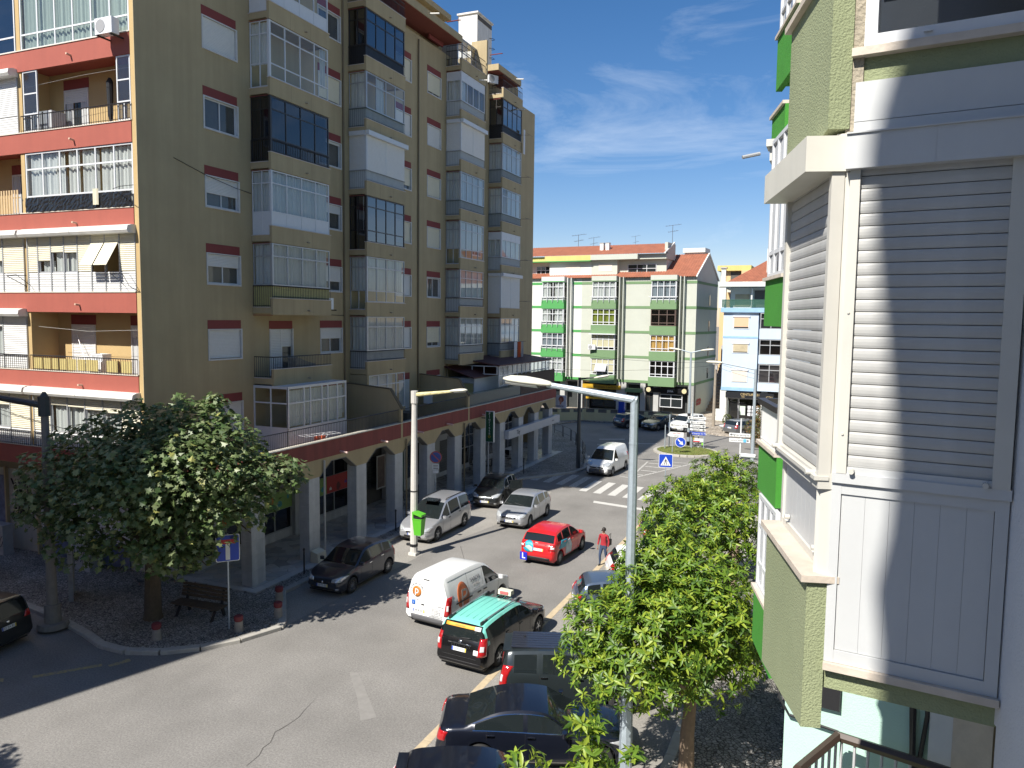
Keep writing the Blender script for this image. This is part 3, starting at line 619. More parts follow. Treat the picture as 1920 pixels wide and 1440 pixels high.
def sun_screen(u0, u1, k, parent, fr, n, zs, cur=None, low=None, glassm=None):
    zc = 8.37+SH*k; zt = zc+2.36; us = lin(u0, u1, n); v = -.05
    b = MB(); bars(b, FW, u0, u1, zc+.02, zt, v, us[1:-1], [zc+z for z in zs], .06, .06); w = b.build('window_frame', fr, parent)
    rows = [zc+.03]+[zc+z for z in zs]+[zt-.03]
    if low: 
        b = MB(); b.box(u0+.04,u1-.04,v-.015,v+.015,zc+.05,zc+zs[0]-.03,0,FW); b.build('lower_panel', low, parent); rows = rows[1:]
    panes(parent, FW, us, rows, v, glassm or pane_m)
    if cur:
        b = MB()
        for (a, c) in cur: curtain(b, FW, u0+(u1-u0)*a, u0+(u1-u0)*c, rows[0], zt-.06, v-.14, .04)
        b.build('curtain', curtain_m, parent)
def shutters(u0, u1, k, parent, cells, box=True, low=.75, tilt=None, m=None):
    """cells: list of (width fraction, open fraction); panels of slatted shutter between posts"""
    zc = 8.37+SH*k; zt = zc+2.2; v = .0; u = u0; tot = sum(c[0] for c in cells)
    lowp = MB()
    for i, (wf, op) in enumerate(cells):
        w = (u1-u0)*wf/tot; a, c = u+.03, u+w-.03
        pb = MB(); pb.box(u-.025, u+.025, v-.05, v+.03, zc+.02, zt, 0, FW); pb.build('post', alu, parent)
        z0 = zc+low; zs_ = z0+(zt-z0)*op
        if low: slats(lowp, FW, a, c, zc+.03, z0-.02, v-.01, .09)
        if op > 0:
            panes(parent, FW, [a, c], [z0, zs_], v-.06, pane_m)
            b = MB(); b.box(a-.01,a+.035,v-.07,v-.03,z0,zs_,0,FW); b.box(c-.035,c+.01,v-.07,v-.03,z0,zs_,0,FW); b.box(a,c,v-.07,v-.028,z0-.02,z0+.035,0,FW); b.build('window_frame', alu, parent)
            b = MB(); curtain(b, FW, a, c, z0, zs_, v-.2, .035); b.build('curtain', curtain_m, parent)
        b = MB()
        if tilt and i in tilt:
            T2 = lambda uu, vv, zz: FW(uu, vv+(zt-.3-zz)*.62 if zz < zt-.3 else vv, zz)
            slats(b, T2, a, c, zc+low+.2, zt, v+.02, .075); b.build('tilted_shutter', m or cream_shut, parent)
        elif op < 1: slats(b, FW, a, c, zs_, zt, v, .075); b.build('roller_shutter', m or cream_shut, parent)
        u += w
    pb = MB(); pb.box(u1-.02, u1+.01, v-.05, v+.03, zc+.02, zt, 0, FW); pb.build('post', alu, parent)
    if low: lowp.build('lower_panel', shutter_m, parent)
    if box:
        for (a, c) in ((u0-.05, (u0+u1)/2-.06), ((u0+u1)/2-.04, u1+.04)):
            b = MB(); b.prism([(-.1,zt-.02),(.34,zt-.02),(.40,zt+.08),(.36,zt+.24),(.18,zt+.30),(-.1,zt+.30)], a, c, 0, T=lambda v_, z, uu: FW(uu, v_, z)); b.build('shutter_box', awn, parent)
def sun_rail(u0, u1, k, parent, z=.62, m=None):
    zc = 8.37+SH*k; return railing(FW, [(u0, .06, u1, .06)], zc+.03, zc+z, m or black_iron, parent, .125)
b = MB()
SB = {}
for k in range(-1, 6):
    zc = 8.37+SH*k
    b = MB(); b.box(-50, -24.26, YS-.02, YS+.12, zc-.77, zc, 0)
    b.box(-50, -24.26, YS+.12, YS+WD, zc-.6, zc-.45, 1)
    for x in (-27.3, -33.5): b.tube([(x,YS-.02,zc-.48),(x,YS-.22,zc-.46)], .04, 8, 2)
    B = b.build('balcony_band', [redp, mat('red_ceiling', (0.30,0.075,0.05), 0.85, 0.06), mat('clay_spout', (0.55,0.38,0.28), 0.7, 0.1)], TW); SB[k] = B
    b = MB(); b.box(-50, -24.26, YS-.05, YS+.14, zc, zc+.035); b.build('coping', mat('pale_coping', (0.60,0.55,0.47), 0.7, 0.1, 5), B)
C0, C1, C2 = CELLS[0], CELLS[1], CELLS[2]
def wdoor(u0, u1, k, parent, shut=0.0, glass_open=True):
    zf = 8.37+SH*k-.45; Y = YS+WD; T = lambda u, v, z: (u, Y-v, z)
    b = MB(); b.box(u0-.07,u0,0,.04,zf,zf+2.25,0,T); b.box(u1,u1+.07,0,.04,zf,zf+2.25,0,T); b.box(u0-.07,u1+.07,0,.04,zf+2.25,zf+2.32,0,T); d = b.build('balcony_door', stone_fr, parent)
    b = MB(); b.box(u0-.1,u1+.1,0,.012,zf+2.33,zf+2.72,0,T); b.build('lintel_band', mat('maroon_paint', (0.22,0.045,0.04), 0.85, 0.06), d)
    z1 = zf+2.25; zs_ = zf+2.25*(1-shut)
    if shut < 1:
        b = MB(); b.box(u0,u1,.004,.008,zf,zs_,0,T); b.build('pane', dark_glass, d)
        b = MB(); curtain(b, T, u0+.03, u0+(u1-u0)*.35, zf+.05, zs_, .02, .012); curtain(b, T, u0+(u1-u0)*.7, u1-.03, zf+.05, zs_, .02, .012); b.build('curtain', curtain_m, d)
    if shut > 0:
        b = MB(); slats(b, T, u0, u1, zs_, z1, .02, .065); b.build('roller_shutter', shutter_m, d)
# cell nearest the corner, from the first floor up
shutters(*C0, -1, SB[-1], [(1,0),(1,.72),(1,.70),(1,.66),(1,.62),(1,0)], low=.7, box=True); sun_rail(*C0, -1, SB[-1])
sun_rail(*C0, 0, SB[0]); wdoor(-29.3, -28.05, 0, SB[0], 1.0); wdoor(-25.9, -24.5, 0, SB[0], .18)
bx = -30.05; yb_ = mat('yellow_board', (0.58,0.47,0.19), 0.8, 0.08, 5)
for w_, g_ in ((.5,.06),(.42,.07),(.36,.1),(.4,.05),(.5,.06),(.42,.06),(.66,.05),(.05,.35),(.6,.2),(.55,.1)):
    if w_ > .1: b = MB(); b.box(bx, bx+w_, .01, .03, 8.45, 8.90, 0, FW); b.build('yellow_board', yb_, SB[0])
    bx += w_+g_
shutters(*C0, 1, SB[1], [(.8,0),(1,.32),(1,.55),(1,.53),(1,0),(1,0),(1,.0),(1.1,0)], low=.8, tilt=(5,6))
sun_screen(C0[0]+.05, C0[1]-.03, 2, SB[2], white, 6, (.66,1.72), cur=[(.01,.155),(.17,.36),(.38,.49),(.51,.66),(.7,.8),(.82,.99)], glassm=pane_m)
b = MB(); rr = random.Random(4); nu, nz = 60, 7
def crumple(i, j): return FW(C0[0]+.08+(C0[1]-C0[0]-.12)*i/nu, .07+rr.uniform(-.012,.012), 8.37+SH*2+.04+.56*j/nz+rr.uniform(-.01,.01))
gp = [[crumple(i, j) for j in range(nz+1)] for i in range(nu+1)]
for i in range(nu):
    for j in range(nz): b.face([gp[i][j], gp[i+1][j], gp[i+1][j+1], gp[i][j+1]])
b.build('plastic_screen', mat('black_plastic_sheet', (0.015,0.016,0.018), 0.25, 0.1), SB[2], fix=False)
sun_rail(*C0, 3, SB[3], .64); wdoor(-29.25, -28.0, 3, SB[3], .2)
frost = glass('patterned_glass', (0.45,0.48,0.50), 0.10, 0.25)
for (a, c) in ((-30.12,-29.3),(-24.98,-24.28)):
    zc = 8.37+SH*3; b = MB(); bars(b, FW, a, c, zc+.03, zc+2.36, -.04, (), (zc+.72,zc+1.5), .05, .05); b.box((a+c)/2-.02,(a+c)/2+.02,-.06,-.02,zc+.05,zc+.72,0,FW); w_ = b.build('side_screen', white, SB[3]); 
    panes(w_, FW, [a+.03,c-.03], [zc+.05,zc+.72,zc+1.5,zc+2.32], -.04, frost)
sun_screen(C0[0]+.05, C0[1]-.03, 4, SB[4], white, 6, (.62,), cur=[(.0,1.0)], glassm=glass('pale_green_glass', (0.72,0.80,0.76), 0.06))
sun_screen(C0[0]+.05, C0[1]-.03, 5, SB[5], white, 6, (.62,), cur=[(.0,1.0)])
# neighbouring cells
shutters(*C1, -1, SB[-1], [(1,0),(1,0),(1,.0),(.8,.62),(1,0)], low=.7); sun_rail(*C1, -1, SB[-1])
shutters(*C1, 0, SB[0], [(1,0),(1,0),(1,.75),(1,.72),(1.3,0)], low=.6, m=shutter_m); sun_rail(*C1, 0, SB[0])
shutters(*C1, 1, SB[1], [(1,0),(1,0),(1,0),(1,.35),(1.1,0)], low=.8)
b = MB(); z2 = 8.37+SH*2
for i in range(30): b.box(C1[1]-.18-i*.16, C1[1]-.09-i*.16, .07, .09, z2+.05, z2+.95, 0, FW)
b.box(C1[0], C1[1], .05, .07, z2+.62, z2+.67, 0, FW); b.build('wooden_railing', mat('pale_wood', (0.50,0.36,0.2), 0.8, 0.15, 5), SB[2]); wdoor(-32.6, -31.3, 2, SB[2], 0)
shutters(*C1, 3, SB[3], [(1,0),(1,0),(1,0),(1,0),(1.2,0)], low=.7, m=shutter_m)
sun_screen(C1[0]+.03, C1[1]-.05, 4, SB[4], white, 4, (.62,), cur=[(0,.4)], glassm=pane_blue); sun_screen(C1[0]+.03, C1[1]-.05, 5, SB[5], white, 4, (.62,))
for C_ in CELLS[2:]:
    for k in range(-1, 6): shutters(*C_, k, SB[k], [(1,0),(1,0),(1,0),(1,0)], low=.7, box=False)
# clutter on the open loggias: each its own thing
zf0 = 8.37-.45
appl = mat('white_enamel', (0.72,0.73,0.74), 0.3, 0.03)
w = thing('washing_machine', 'white washing machine with a tub on top on the open loggia', 'washing machine', (-27.1, 21.75, zf0))
b = MB(); b.box(-.3,.3,-.28,.28,0,.88); b.build('cabinet', appl, w, local=True); b = MB(); b.tube([(0,-.281,.45),(0,-.30,.45)], .17, 16); b.build('door', dark_glass, w, local=True)
w = thing('laundry_basket', 'white slatted laundry basket on the loggia washing machine', 'basket', (-27.1, 21.75, zf0+.881))
b = MB(); b.prism([(-.28,-.2),(.28,-.2),(.32,.22),(-.32,.22)], 0, .04)
for i in range(9): b.box(-.3+i*.072,-.26+i*.072,-.21,-.19,.04,.26)
b.box(-.3,.32,-.22,-.19,.26,.3); b.box(-.32,-.29,-.2,.2,.04,.3); b.box(.29,.32,-.2,.2,.04,.3); b.box(-.3,.3,.19,.22,.04,.3); b.build('basket_body', appl, w, local=True)
b = MB(); b.tube([(-28.9,22.1,zf0+1.9),(-27.6,21.7,zf0+.02)], .012, 6); tag(b.build('broom_handle', appl), 'white stick leaning on the shuttered loggia door', 'stick')
w = thing('closed_parasol', 'black furled parasol standing on the open loggia near the roof', 'parasol', (-26.15, 21.75, 8.37+SH*3-.45))
b = MB(); b.tube([(0,0,.02),(0,0,.6),(0,0,1.0),(0,0,2.2),(0,0,2.36)], [.03,.03,.10,.13,.05], 9); b.build('furled_canopy', mat('black_canvas', (0.015,0.016,0.02), 0.9, 0.1), w, local=True)
b = MB(); b.cyl(0,0,0,.05,.22,14); b.build('base', concrete, w, local=True)
w = thing('storage_cabinet', 'grey white cabinet standing at the left end of the open loggia', 'cabinet', (-29.55, 21.72, 8.37+SH*3-.45))
b = MB(); b.box(-.55,.55,-.3,.3,0,1.35); b.build('carcass', mat('grey_cabinet', (0.45,0.46,0.47), 0.5, 0.05), w, local=True); b = MB(); b.box(-.02,.06,-.305,-.3,.0,1.33); b.build('door_gap', black_iron, w, local=True)
def washline(pts, name, label):
    b = MB(); b.tube(pts, .006, 4); tag(b.build(name, mat('pale_cord', (0.5,0.49,0.45), 0.8, 0)), label, 'washing line')
washline([(-30.1,21.2,19.6),(-27,21.25,19.75),(-24.3,21.2,19.75)], 'washing_line', 'pale cord stretched across the open loggia with side screens')
washline([(-30.0,21.25,10.15),(-27.2,21.3,10.0),(-24.3,21.25,10.1)], 'washing_line', 'sagging pale cord across the loggia with yellow boards')
def bracket(x, z, label, s=1):
    b = MB(); p = [(x,YS-.02,z-.45),(x,YS-.02,z),(x+.35*s,YS-.6,z-.04)]
    b.tube([p[0],p[2]], .014, 4); b.tube([p[1],p[2]], .014, 4); b.tube([(x+.35*s,YS-.6,z-.04),(x-.25*s,YS-.62,z)], .012, 4); b.tube([(x-.25*s,YS-.02,z-.42),(x-.25*s,YS-.62,z)], .012, 4)
    tag(b.build('clothes_bracket', black_iron), label, 'bracket')
bracket(-24.6, 12.2, 'black folding clothes bracket at the corner, beside closed shutters'); bracket(-30.3, 12.2, 'black clothes bracket between two shuttered loggias', -1)
b = MB(); b.tube([(-25.2,YS-.1,15.35),(-24.2,YS-.65,15.3)], .014, 4); b.tube([(-24.2,YS-.65,15.3),(-23.55,YS-.62,15.32)], .012, 4); tag(b.build('clothes_bracket', black_iron), 'black clothes arm sticking out past the tower corner over black sheeting', 'bracket')
cl = MB(); curtain(cl, lambda u, v, z: (u, YS-.14-v, z), -26.2, -25.95, 14.8, 15.4, 0, .02); tag(cl.build('hanging_cloth', mat('ivory_cloth', (0.6,0.56,0.42), 0.9, 0.1)), 'ivory cloth hanging over the black sheeted railing', 'cloth')
ACF = mat('fan_grille', (0.30,0.30,0.30), 0.5, 0.05)
def ac_unit(loc, rz, label):
    a = thing('air_conditioner', label, 'air conditioner', loc, rz, 'air conditioners on the facades')
    b = MB(); b.box(-.42,.42,-.16,.16,0,.56); b.build('casing', appl, a, local=True)
    b = MB(); b.tube([(-.14,-.161,.28),(-.14,-.175,.28)], .23, 18); b.build('fan_grille', ACF, a, local=True)
    b = MB(); b.box(-.35,-.30,-.16,.4,-.06,-.01); b.box(.30,.35,-.16,.4,-.06,-.01); b.build('bracket', black_iron, a, local=True)
ac_unit((-24.85, 20.62, 20.75), 0, 'white air conditioner on a salmon band at the tower corner')
ac_unit((XF+.55, 31.48, 11.05), R(-90), 'white air conditioner beside the yellow panelled balcony')
ac_unit((XF+.35, 51.35, 27.45), R(60), 'white air conditioner on the topmost far balcony of the tower')
# shops under the sunlit front
b = MB(); b.prism([(YS-.02,4.47),(22.45,3.75),(22.45,4.47)], -50, -24.3, 0, T=lambda y, z, x: (x, y, z)); b.build('sloping_soffit', beige, TW)
b = MB(); b.box(-50,-24.2,22.45,22.6,0.1,4.4); SW = b.build('shop_wall', mat('pale_shop_wall', (0.42,0.41,0.38), 0.8, 0.12, 2, streak=.3), TW)
b = MB(); b.box(-36.6,-34.2,22.36,22.44,.15,3.4); b.build('roller_gate', mat('graffiti_blue_wall', (0.10,0.12,0.2), 0.7, 0.9, 2.6), SW)
b = MB(); b.box(-31.9,-26.6,22.36,22.44,1.15,2.9); PST = b.build('shop_poster', mat('white_poster', (0.6,0.6,0.62), 0.6, 0.08, 3), SW)
b = MB(); b.box(-31.9,-26.6,22.36,22.44,.15,1.12); b.build('roller_gate', MATS['graffiti_blue_wall'], SW)
ink = mat('black_ink', (0.012,0.012,0.014), 0.6, 0.0); redink = mat('red_ink', (0.28,0.03,0.03), 0.6, 0); whiteink = mat('white_ink', (0.75,0.75,0.75), 0.6, 0)
MS = lambda x, y, z: frameM((x, y, z), (1,0,0), (0,0,1))
lettering('Artigos de uso diário', .28, MS(-30.3, 22.35, 2.35), ink, PST)
def scrawl(T, u0, z0, w, h, n, m, parent, r=.018, seed=1, name='graffiti'):
    rr = random.Random(seed); b = MB()
    for i in range(n):
        cu = u0+w*(i+.5)/n; pts = []
        a0 = rr.uniform(0, 6.28); k = rr.choice((1,1.4,2))
        for t in range(13): pts.append(T(cu+w/n*.55*math.sin(a0+t*.55*k), .012, z0+h*.5+h*.5*math.cos(a0*1.3+t*.5)))
        b.tube(pts, r, 4)
    return b.build(name, m, parent)
scrawl(lambda u, v, z: (u, 22.44-v, z), -33.9, 1.4, 1.4, 1.9, 5, ink, SW, .035, 3)
# the beige pier with graffiti, small recesses
b = MB(); b.box(-32.0,-31.9,22.2,22.45,.1,3.9); b.box(-34.2,-34.1,22.3,22.45,.1,3.9); b.build('pier', beige, TW)
# ---- arcade along the street
AX = -20.6
PIL = [(22.85,23.6),(26.38,27.1),(29.9,30.72),(33.3,34.05),(36.65,37.5),(39.95,40.85),(43.5,44.25),(46.5,47.35),(49.75,50.6),(52.8,53.65),(55.9,56.7)]
b = MB(); e_ = 0.0
def arch_piece(b, T, y0, y1, z0, z1):
    b.prism([(y0,z0),(y1,z1),(y1,4.5),(y0,4.5)], AX-.32, AX, 0, T=lambda y, z, x: (x, y, z))
for i, (p, q) in enumerate(PIL):
    b.box(AX-.32, AX, p, q, 3.72, 4.5)
    if i+1 < len(PIL):
        n0 = PIL[i+1][0]; g = min(.85, (n0-q)*.36)
        arch_piece(b, None, q, q+g, 3.72, 4.3); arch_piece(b, None, q+g, n0-g, 4.3, 4.3); arch_piece(b, None, n0-g, n0, 4.3, 3.72)
b.box(AX-.32, AX, 56.7, 57.4, 3.72, 4.5); b.box(AX-.32, AX, 22.5, 22.85, 3.72, 4.5)
b.box(XF, AX-.32, 22.5, 22.8, 3.9, 4.5); b.box(XF, AX-.32, 57.1, 57.4, 3.9, 4.5)
AR = b.build('arcade_front', beige, TW)
b = MB()
for i, (p, q) in enumerate(PIL[:-1]):
    n0 = PIL[i+1][0]; g = min(.85, (n0-q)*.36)
    for (y0,z0,y1,z1) in ((q,3.72,q+g,4.3),(q+g,4.3,n0-g,4.3),(n0-g,4.3,n0,3.72)):
        d = math.hypot(y1-y0, z1-z0); ny, nz = -(z1-z0)/d*.03, (y1-y0)/d*.03
        b.prism([(y0,z0),(y1,z1),(y1-ny,z1-nz),(y0-ny,z0-nz)], AX-.33, AX+.02, 0, T=lambda y, z, x: (x, y, z))
b.build('arch_edging', mat('dark_stone_edging', (0.17,0.16,0.14), 0.7, 0.1), TW)
b = MB(); b.box(AX-.2, AX+.015, 22.4, 57.45, 4.5, 5.24); b.box(XF,AX-.2,22.4,22.58,4.5,5.24); b.build('arcade_parapet', mat('weathered_red_paint', (0.235,0.06,0.05), 0.85, 0.12, 1.0, streak=.4, dirt=(0.13,0.04,0.035)), TW)
b = MB(); b.box(AX-.24, AX+.05, 22.36, 57.5, 5.24, 5.28); b.box(XF,AX-.24,22.36,22.6,5.24,5.28); b.box(AX+.0,AX+.06,44.0,56.9,4.46,4.51); b.build('coping', mat('cream_coping', (0.55,0.52,0.44), 0.7, 0.12, 4, streak=.3), TW)
b = MB(); b.box(-50+26, AX-.2, 22.6, 57.2, 4.32, 4.46); b.build('terrace_slab', mat('terrace_tile', (0.28,0.2,0.15), 0.8, 0.15, 3), TW)
for i, (p, q) in enumerate(PIL):
    b = MB(); b.box(AX-.50, AX-.012, p+.03, q-.03, .15, 3.72); P_ = b.build('pillar', concrete, TW)
    for j in range(6):
        z0 = .155+j*.596; b = MB(); e = random.uniform(0,.006); b.box(AX-.52-e, AX-.004+e, p-e, q+e, z0, z0+.588)
        b.build('marble_block', marble, P_)
for (y, rr) in ((27.35,.05),(34.3,.05),(41.05,.05),(44.5,.045)):
    b = MB(); b.tube([(AX+.08,y,.15),(AX+.08,y,4.4)], rr, 8); b.build('rainwater_pipe', mat('dirty_white_pipe', (0.42,0.41,0.39), 0.6, 0.15, 6) if y in (27.35,44.5) else MATS['ochre_pipe'], TW)
b = MB()
for y in (24.0,28.6,32.0,35.5,38.9,43.7): 
    for dx in (.0,): b.tube([(AX,y,4.62),(AX+.42,y,4.58)], .045, 8, 0)
b.build('spout', mat('banded_spout', (0.62,0.42,0.36), 0.6, 0.35, 9), TW)
railing(lambda u, v, z: (AX-.1+v, u, z), [(22.6,0,33.8,0),(34.1,0,41.6,0)], 5.3, 5.95, black_iron, TW, .115); railing(lambda u, v, z: (AX-.1+v, u, z), [(41.9,0,50.2,0)], 5.3, 6.1, green_iron, TW, .115)
b = MB(); b.box(AX-.14, AX-.1, 41.9, 50.2, 5.32, 6.02); b.build('terrace_screen', glass('green_mesh', (0.35,0.42,0.4), .05, .5), TW)
b = MB()
for i in range(90): b.box(AX-.14, AX-.09, 50.3+i*.078, 50.3+i*.078+.066, 5.3, 6.75+.05*math.sin(i*2.1))
b.build('cane_screen', mat('dark_cane', (0.10,0.075,0.06), 0.9, 0.3, 9), TW)
# shop fronts behind the pillars
SX = lambda u, v, z: (-23.95+v, u, z)
b = MB(); b.box(-24.3,-24.05,22.8,57.2,.1,4.4); b.build('shop_back_wall', room_m, TW)
grn = mat('green_shop_sign', (0.20,0.34,0.10), 0.5, 0.1, 3); rds = mat('red_shop_sign', (0.40,0.03,0.03), 0.5, 0.1, 3)
def shopfront(u0, u1, label=None, signs=(), mull=(), bars_=False, basez=.55, gm=None):
    b = MB(); b.box(u0,u1,-.02,.06,.15,basez,0,SX); S_ = b.build('shop_front', marble, TW)
    b = MB(); bars(b, SX, u0, u1, basez, 4.3, .0, mull, (1.6,2.45), .06, .07); b.build('window_frame', mat('grey_frame', (0.34,0.35,0.36), 0.4, 0.05), S_)
    us = [u0]+list(mull)+[u1]; panes(S_, SX, us, [basez+.03,1.6], -.01, gm or pane_dark); panes(S_, SX, us, [2.45,4.25], -.01, gm or pane_dark)
    if not signs: panes(S_, SX, us, [1.6,2.45], -.01, gm or pane_dark)
    for (a, c, m) in signs:
        b = MB(); b.box(a, c, .02, .07, 1.6, 2.47, 0, SX); sg = b.build('shop_sign', m, S_)
        rr = random.Random(int(a*7)); n = max(2, int((c-a)/.55))
        for q in range(n):
            cu = a+(c-a)*(q+.5)/n; cz = rr.uniform(1.8,2.2); w_ = rr.uniform(.08,.2); h_ = rr.uniform(.12,.28); b = MB()
            if rr.random() < .5: b.prism([(cu+w_*math.cos(t*.63)*(.8+.3*rr.random()), cz+h_*math.sin(t*.63)*(.8+.3*rr.random())) for t in range(10)], .072, .076, 0, T=lambda u, z, v: SX(u, v, z))
            else:
                b.prism([(cu-w_,cz-h_*.6),(cu+w_,cz-h_*.6),(cu+w_*.8,cz+h_*.3),(cu-w_*.8,cz+h_*.3)], .072, .076, 0, T=lambda u, z, v: SX(u, v, z)); b.tube([SX(cu-w_*.4,.075,cz+h_*.3), SX(cu,.078,cz+h_*.7), SX(cu+w_*.4,.075,cz+h_*.3)], .012, 4)
            b.build('printed_shape', rr.choice([mat('maroon_print',(0.12,0.015,0.02),.5,0), mat('white_print',(0.6,0.6,0.58),.5,0), mat('orange_print',(0.45,0.16,0.03),.5,0), mat('teal_print',(0.05,0.25,0.28),.5,0), mat('violet_print',(0.10,0.04,0.25),.5,0)]), sg)
    if bars_:
        b = MB()
        for i in range(9): b.box(us[0]+.1, us[-1]-.5, -.25, -.22, basez+.08+i*.11, basez+.12+i*.11, 0, SX)
        b.build('shelf', mat('shelf_metal', (0.45,0.46,0.48), 0.4, 0.1), S_)
    return S_
shopfront(23.4, 29.3, signs=((23.4,29.28,grn),), mull=(24.9,26.3,28.1), bars_=True)
shopfront(29.95, 34.0, signs=((29.97,32.0,grn),(32.0,33.98,rds)), mull=(32.7,), bars_=True)
b = MB(); b.box(29.3,29.9,-.02,.25,.15,4.3,0,SX); b.box(34.05,35.0,-.02,.3,.15,4.3,0,SX); b.box(37.3,38.0,-.02,.3,.15,4.3,0,SX); b.box(41.8,42.5,-.02,.3,.15,4.3,0,SX); b.build('marble_pier', marble, TW)
MBX = MB()
for i in range(4):
    for j in range(6): MBX.box(35.1+i*.36, 35.1+i*.36+.32, .0, .06, 1.1+j*.3, 1.1+j*.3+.26, 0, SX)
MBX.build('mailbox_wall', mat('dark_steel', (0.08,0.085,0.09), 0.35, 0.1, metal=.5), TW)
b = MB(); b.box(38.0,39.6,-.02,.05,.2,3.2,0,SX); b.build('teal_glass_wall', mat('teal_glass', (0.05,0.14,0.14), 0.12, 0.2, 1.5), TW)
b = MB(); b.box(42.6,45.6,-.02,.02,.2,4.3,0,SX); wd = b.build('louvred_door', mat('white_door_paint', (0.5,0.5,0.5), 0.5, 0.08), TW)
b = MB(); slats(b, SX, 44.2,45.4,.5,2.6,.03,.16); slats(b, SX, 44.2,45.4,3.0,4.2,.03,.16); b.build('louvre', mat('louvre_dark', (0.12,0.12,0.12), 0.5, 0), wd)
b = MB(); b.box(39.7,41.7,-.02,.03,.2,3.2,0,SX); pd = b.build('pharmacy_door', mat('white_door_paint',(0,0,0)), TW); panes(pd, SX, [39.85,40.65,41.55], [.9,2.9], .04, pane_dark)
shopfront(45.8, 51.5, mull=(47.2,48.6,50.0), basez=.4); shopfront(51.6, 56.8, mull=(53,54.4,55.6), basez=.4)
b = MB(); bars(b, SX, 36.2, 37.1, 1.0, 2.9, .35, (), (), .07, .04); b.box(36.26,37.04,.32,.34,1.06,2.84,1,SX); b.build('framed_poster', [mat('poster_frame', (0.5,0.48,0.46), 0.5, 0.05), mat('brown_poster', (0.16,0.11,0.09), 0.5, 0.5, 3)], TW)
# white fascia board with the cafe's script
b = MB(); b.box(AX+.02, AX+.34, 47.2, 57.5, 2.55, 3.12); FA = b.build('fascia_board', mat('dull_white_board', (0.50,0.50,0.52), 0.5, 0.06, 2), TW)
MX = lambda y, z, x=AX+.345: frameM((x, y, z), (0,1,0), (0,0,1))
lettering('Tãy', .42, MX(48.9, 2.85), ink, FA); lettering('cafetaria', .16, MX(55.9, 2.84), mat('grey_ink',(0.2,0.2,0.22),.6,0), FA)
# Florista sign
F = thing('florist_sign', 'tall dark green florist sign hanging beside an arcade pillar', 'shop sign', (-20.0, 43.6, 3.9))
b = MB(); b.box(-.28,.28,-.09,.09,-.98,.98); b.build('sign_box', mat('white_sign_edge', (0.6,0.6,0.6), 0.4, 0), F, local=True)
b = MB(); b.box(-.25,.25,-.095,.095,-.95,.95); b.build('sign_face', mat('dark_green_sign', (0.012,0.075,0.035), 0.35, 0.1), F, local=True)
for i, ch in enumerate('Florista'): lettering(ch, .25, frameM((0,-.097,.82-i*.175),(1,0,0),(0,0,1)), whiteink, F, local=True, name='letter')
b = MB()
for t in range(6): a = t*math.pi/3; b.prism([(math.cos(a)*.02,math.sin(a)*.02),(math.cos(a-.35)*.08,math.sin(a-.35)*.08),(math.cos(a)*.11,math.sin(a)*.11),(math.cos(a+.35)*.08,math.sin(a+.35)*.08)], -.1, -.096, 0, T=lambda x, z, y: (x, y, z-.62))
b.build('flower_emblem', mat('yellow_ink', (0.5,0.36,0.03), 0.5, 0), F, local=True)
b = MB(); b.box(-.6,-.2,-.02,.02,.5,.55); b.build('arm', black_iron, F, local=True)
# hair salon sign at the end of the arcade
G = thing('portrait_sign', 'square white sign with a painted red haired woman at the arcade end', 'shop sign', (-20.6, 58.4, 4.05))
b = MB(); b.box(-.55,.55,-.06,.06,-.52,.52); b.build('sign_box', mat('pale_lilac_sign', (0.55,0.55,0.62), 0.4, 0.04), G, local=True)
b = MB(); b.prism([(.02+.22*math.cos(t*.45)*(1+.12*math.sin(3*t)), .2+.26*math.sin(t*.45)) for t in range(14)], -.064, -.061, 0, T=lambda x, z, y: (x+.12, y, z)); b.build('painted_hair', mat('auburn_paint', (0.22,0.05,0.03), 0.6, 0.2, 9), G, local=True)
b = MB(); b.prism([(.1+.13*math.cos(t*.63), .12+.17*math.sin(t*.63)) for t in range(10)], -.068, -.065, 0, T=lambda x, z, y: (x, y, z)); b.prism([(.02,-.05),(.16,-.05),(.14,-.22),(.0,-.22)], -.068, -.065, 0, T=lambda x, z, y: (x, y, z)); b.build('painted_face', mat('skin_paint', (0.42,0.18,0.12), 0.6, 0.1), G, local=True)
lettering('Cristale', .3, frameM((-.12,-.066,-.33),(1,0,0),(0,0,1)) @ Matrix.Shear('XY', 4, (0.3, 0)) if False else frameM((-.1,-.07,-.34),(1,0,0),(0.25,0,1)), mat('navy_ink',(0.02,0.02,0.1),.5,0), G, local=True)
# enclosures on the far terrace
wm = mat('white_metal_sheet', (0.48,0.52,0.58), 0.5, 0.06, 2); rm = mat('maroon_roof_sheet', (0.075,0.022,0.022), 0.6, 0.15, 2)
b = MB(); b.box(-23.9,-22.0,45.4,51.0,4.46,6.75); b.box(-23.2,-22.2,51.0,51.02,4.46,6.7); WH = b.build('terrace_hut', wm, TW)
b = MB(); b.prism([(-24.0,7.45),(-21.8,6.75),(-21.8,6.82),(-24.0,7.52)], 44.9, 51.3, 0, T=lambda x, z, y: (x, y, z)); b.build('roof_sheet', rm, WH)
b = MB(); b.box(-22.9,-22.05,45.36,45.395,4.6,6.4); b.build('door', mat('cream_yellow_door', (0.42,0.38,0.17), 0.5, 0.05), WH); b = MB(); bars(b, lambda u, v, z: (u, 45.36-v, z), -22.95, -22.0, 4.55, 6.45, .02, (), (5.4,), .05, .04); b.build('door_frame', alu, WH)
b = MB(); b.prism([(-24.0,7.9),(-20.9,7.48),(-20.9,7.56),(-24.0,7.98)], 47.0, 57.2, 0, T=lambda x, z, y: (x, y, z)); LR = b.build('lean_to_roof', rm, TW)
TS = lambda u, v, z: (-21.05+v, u, z); ul = lin(47.2, 57.0, 12)
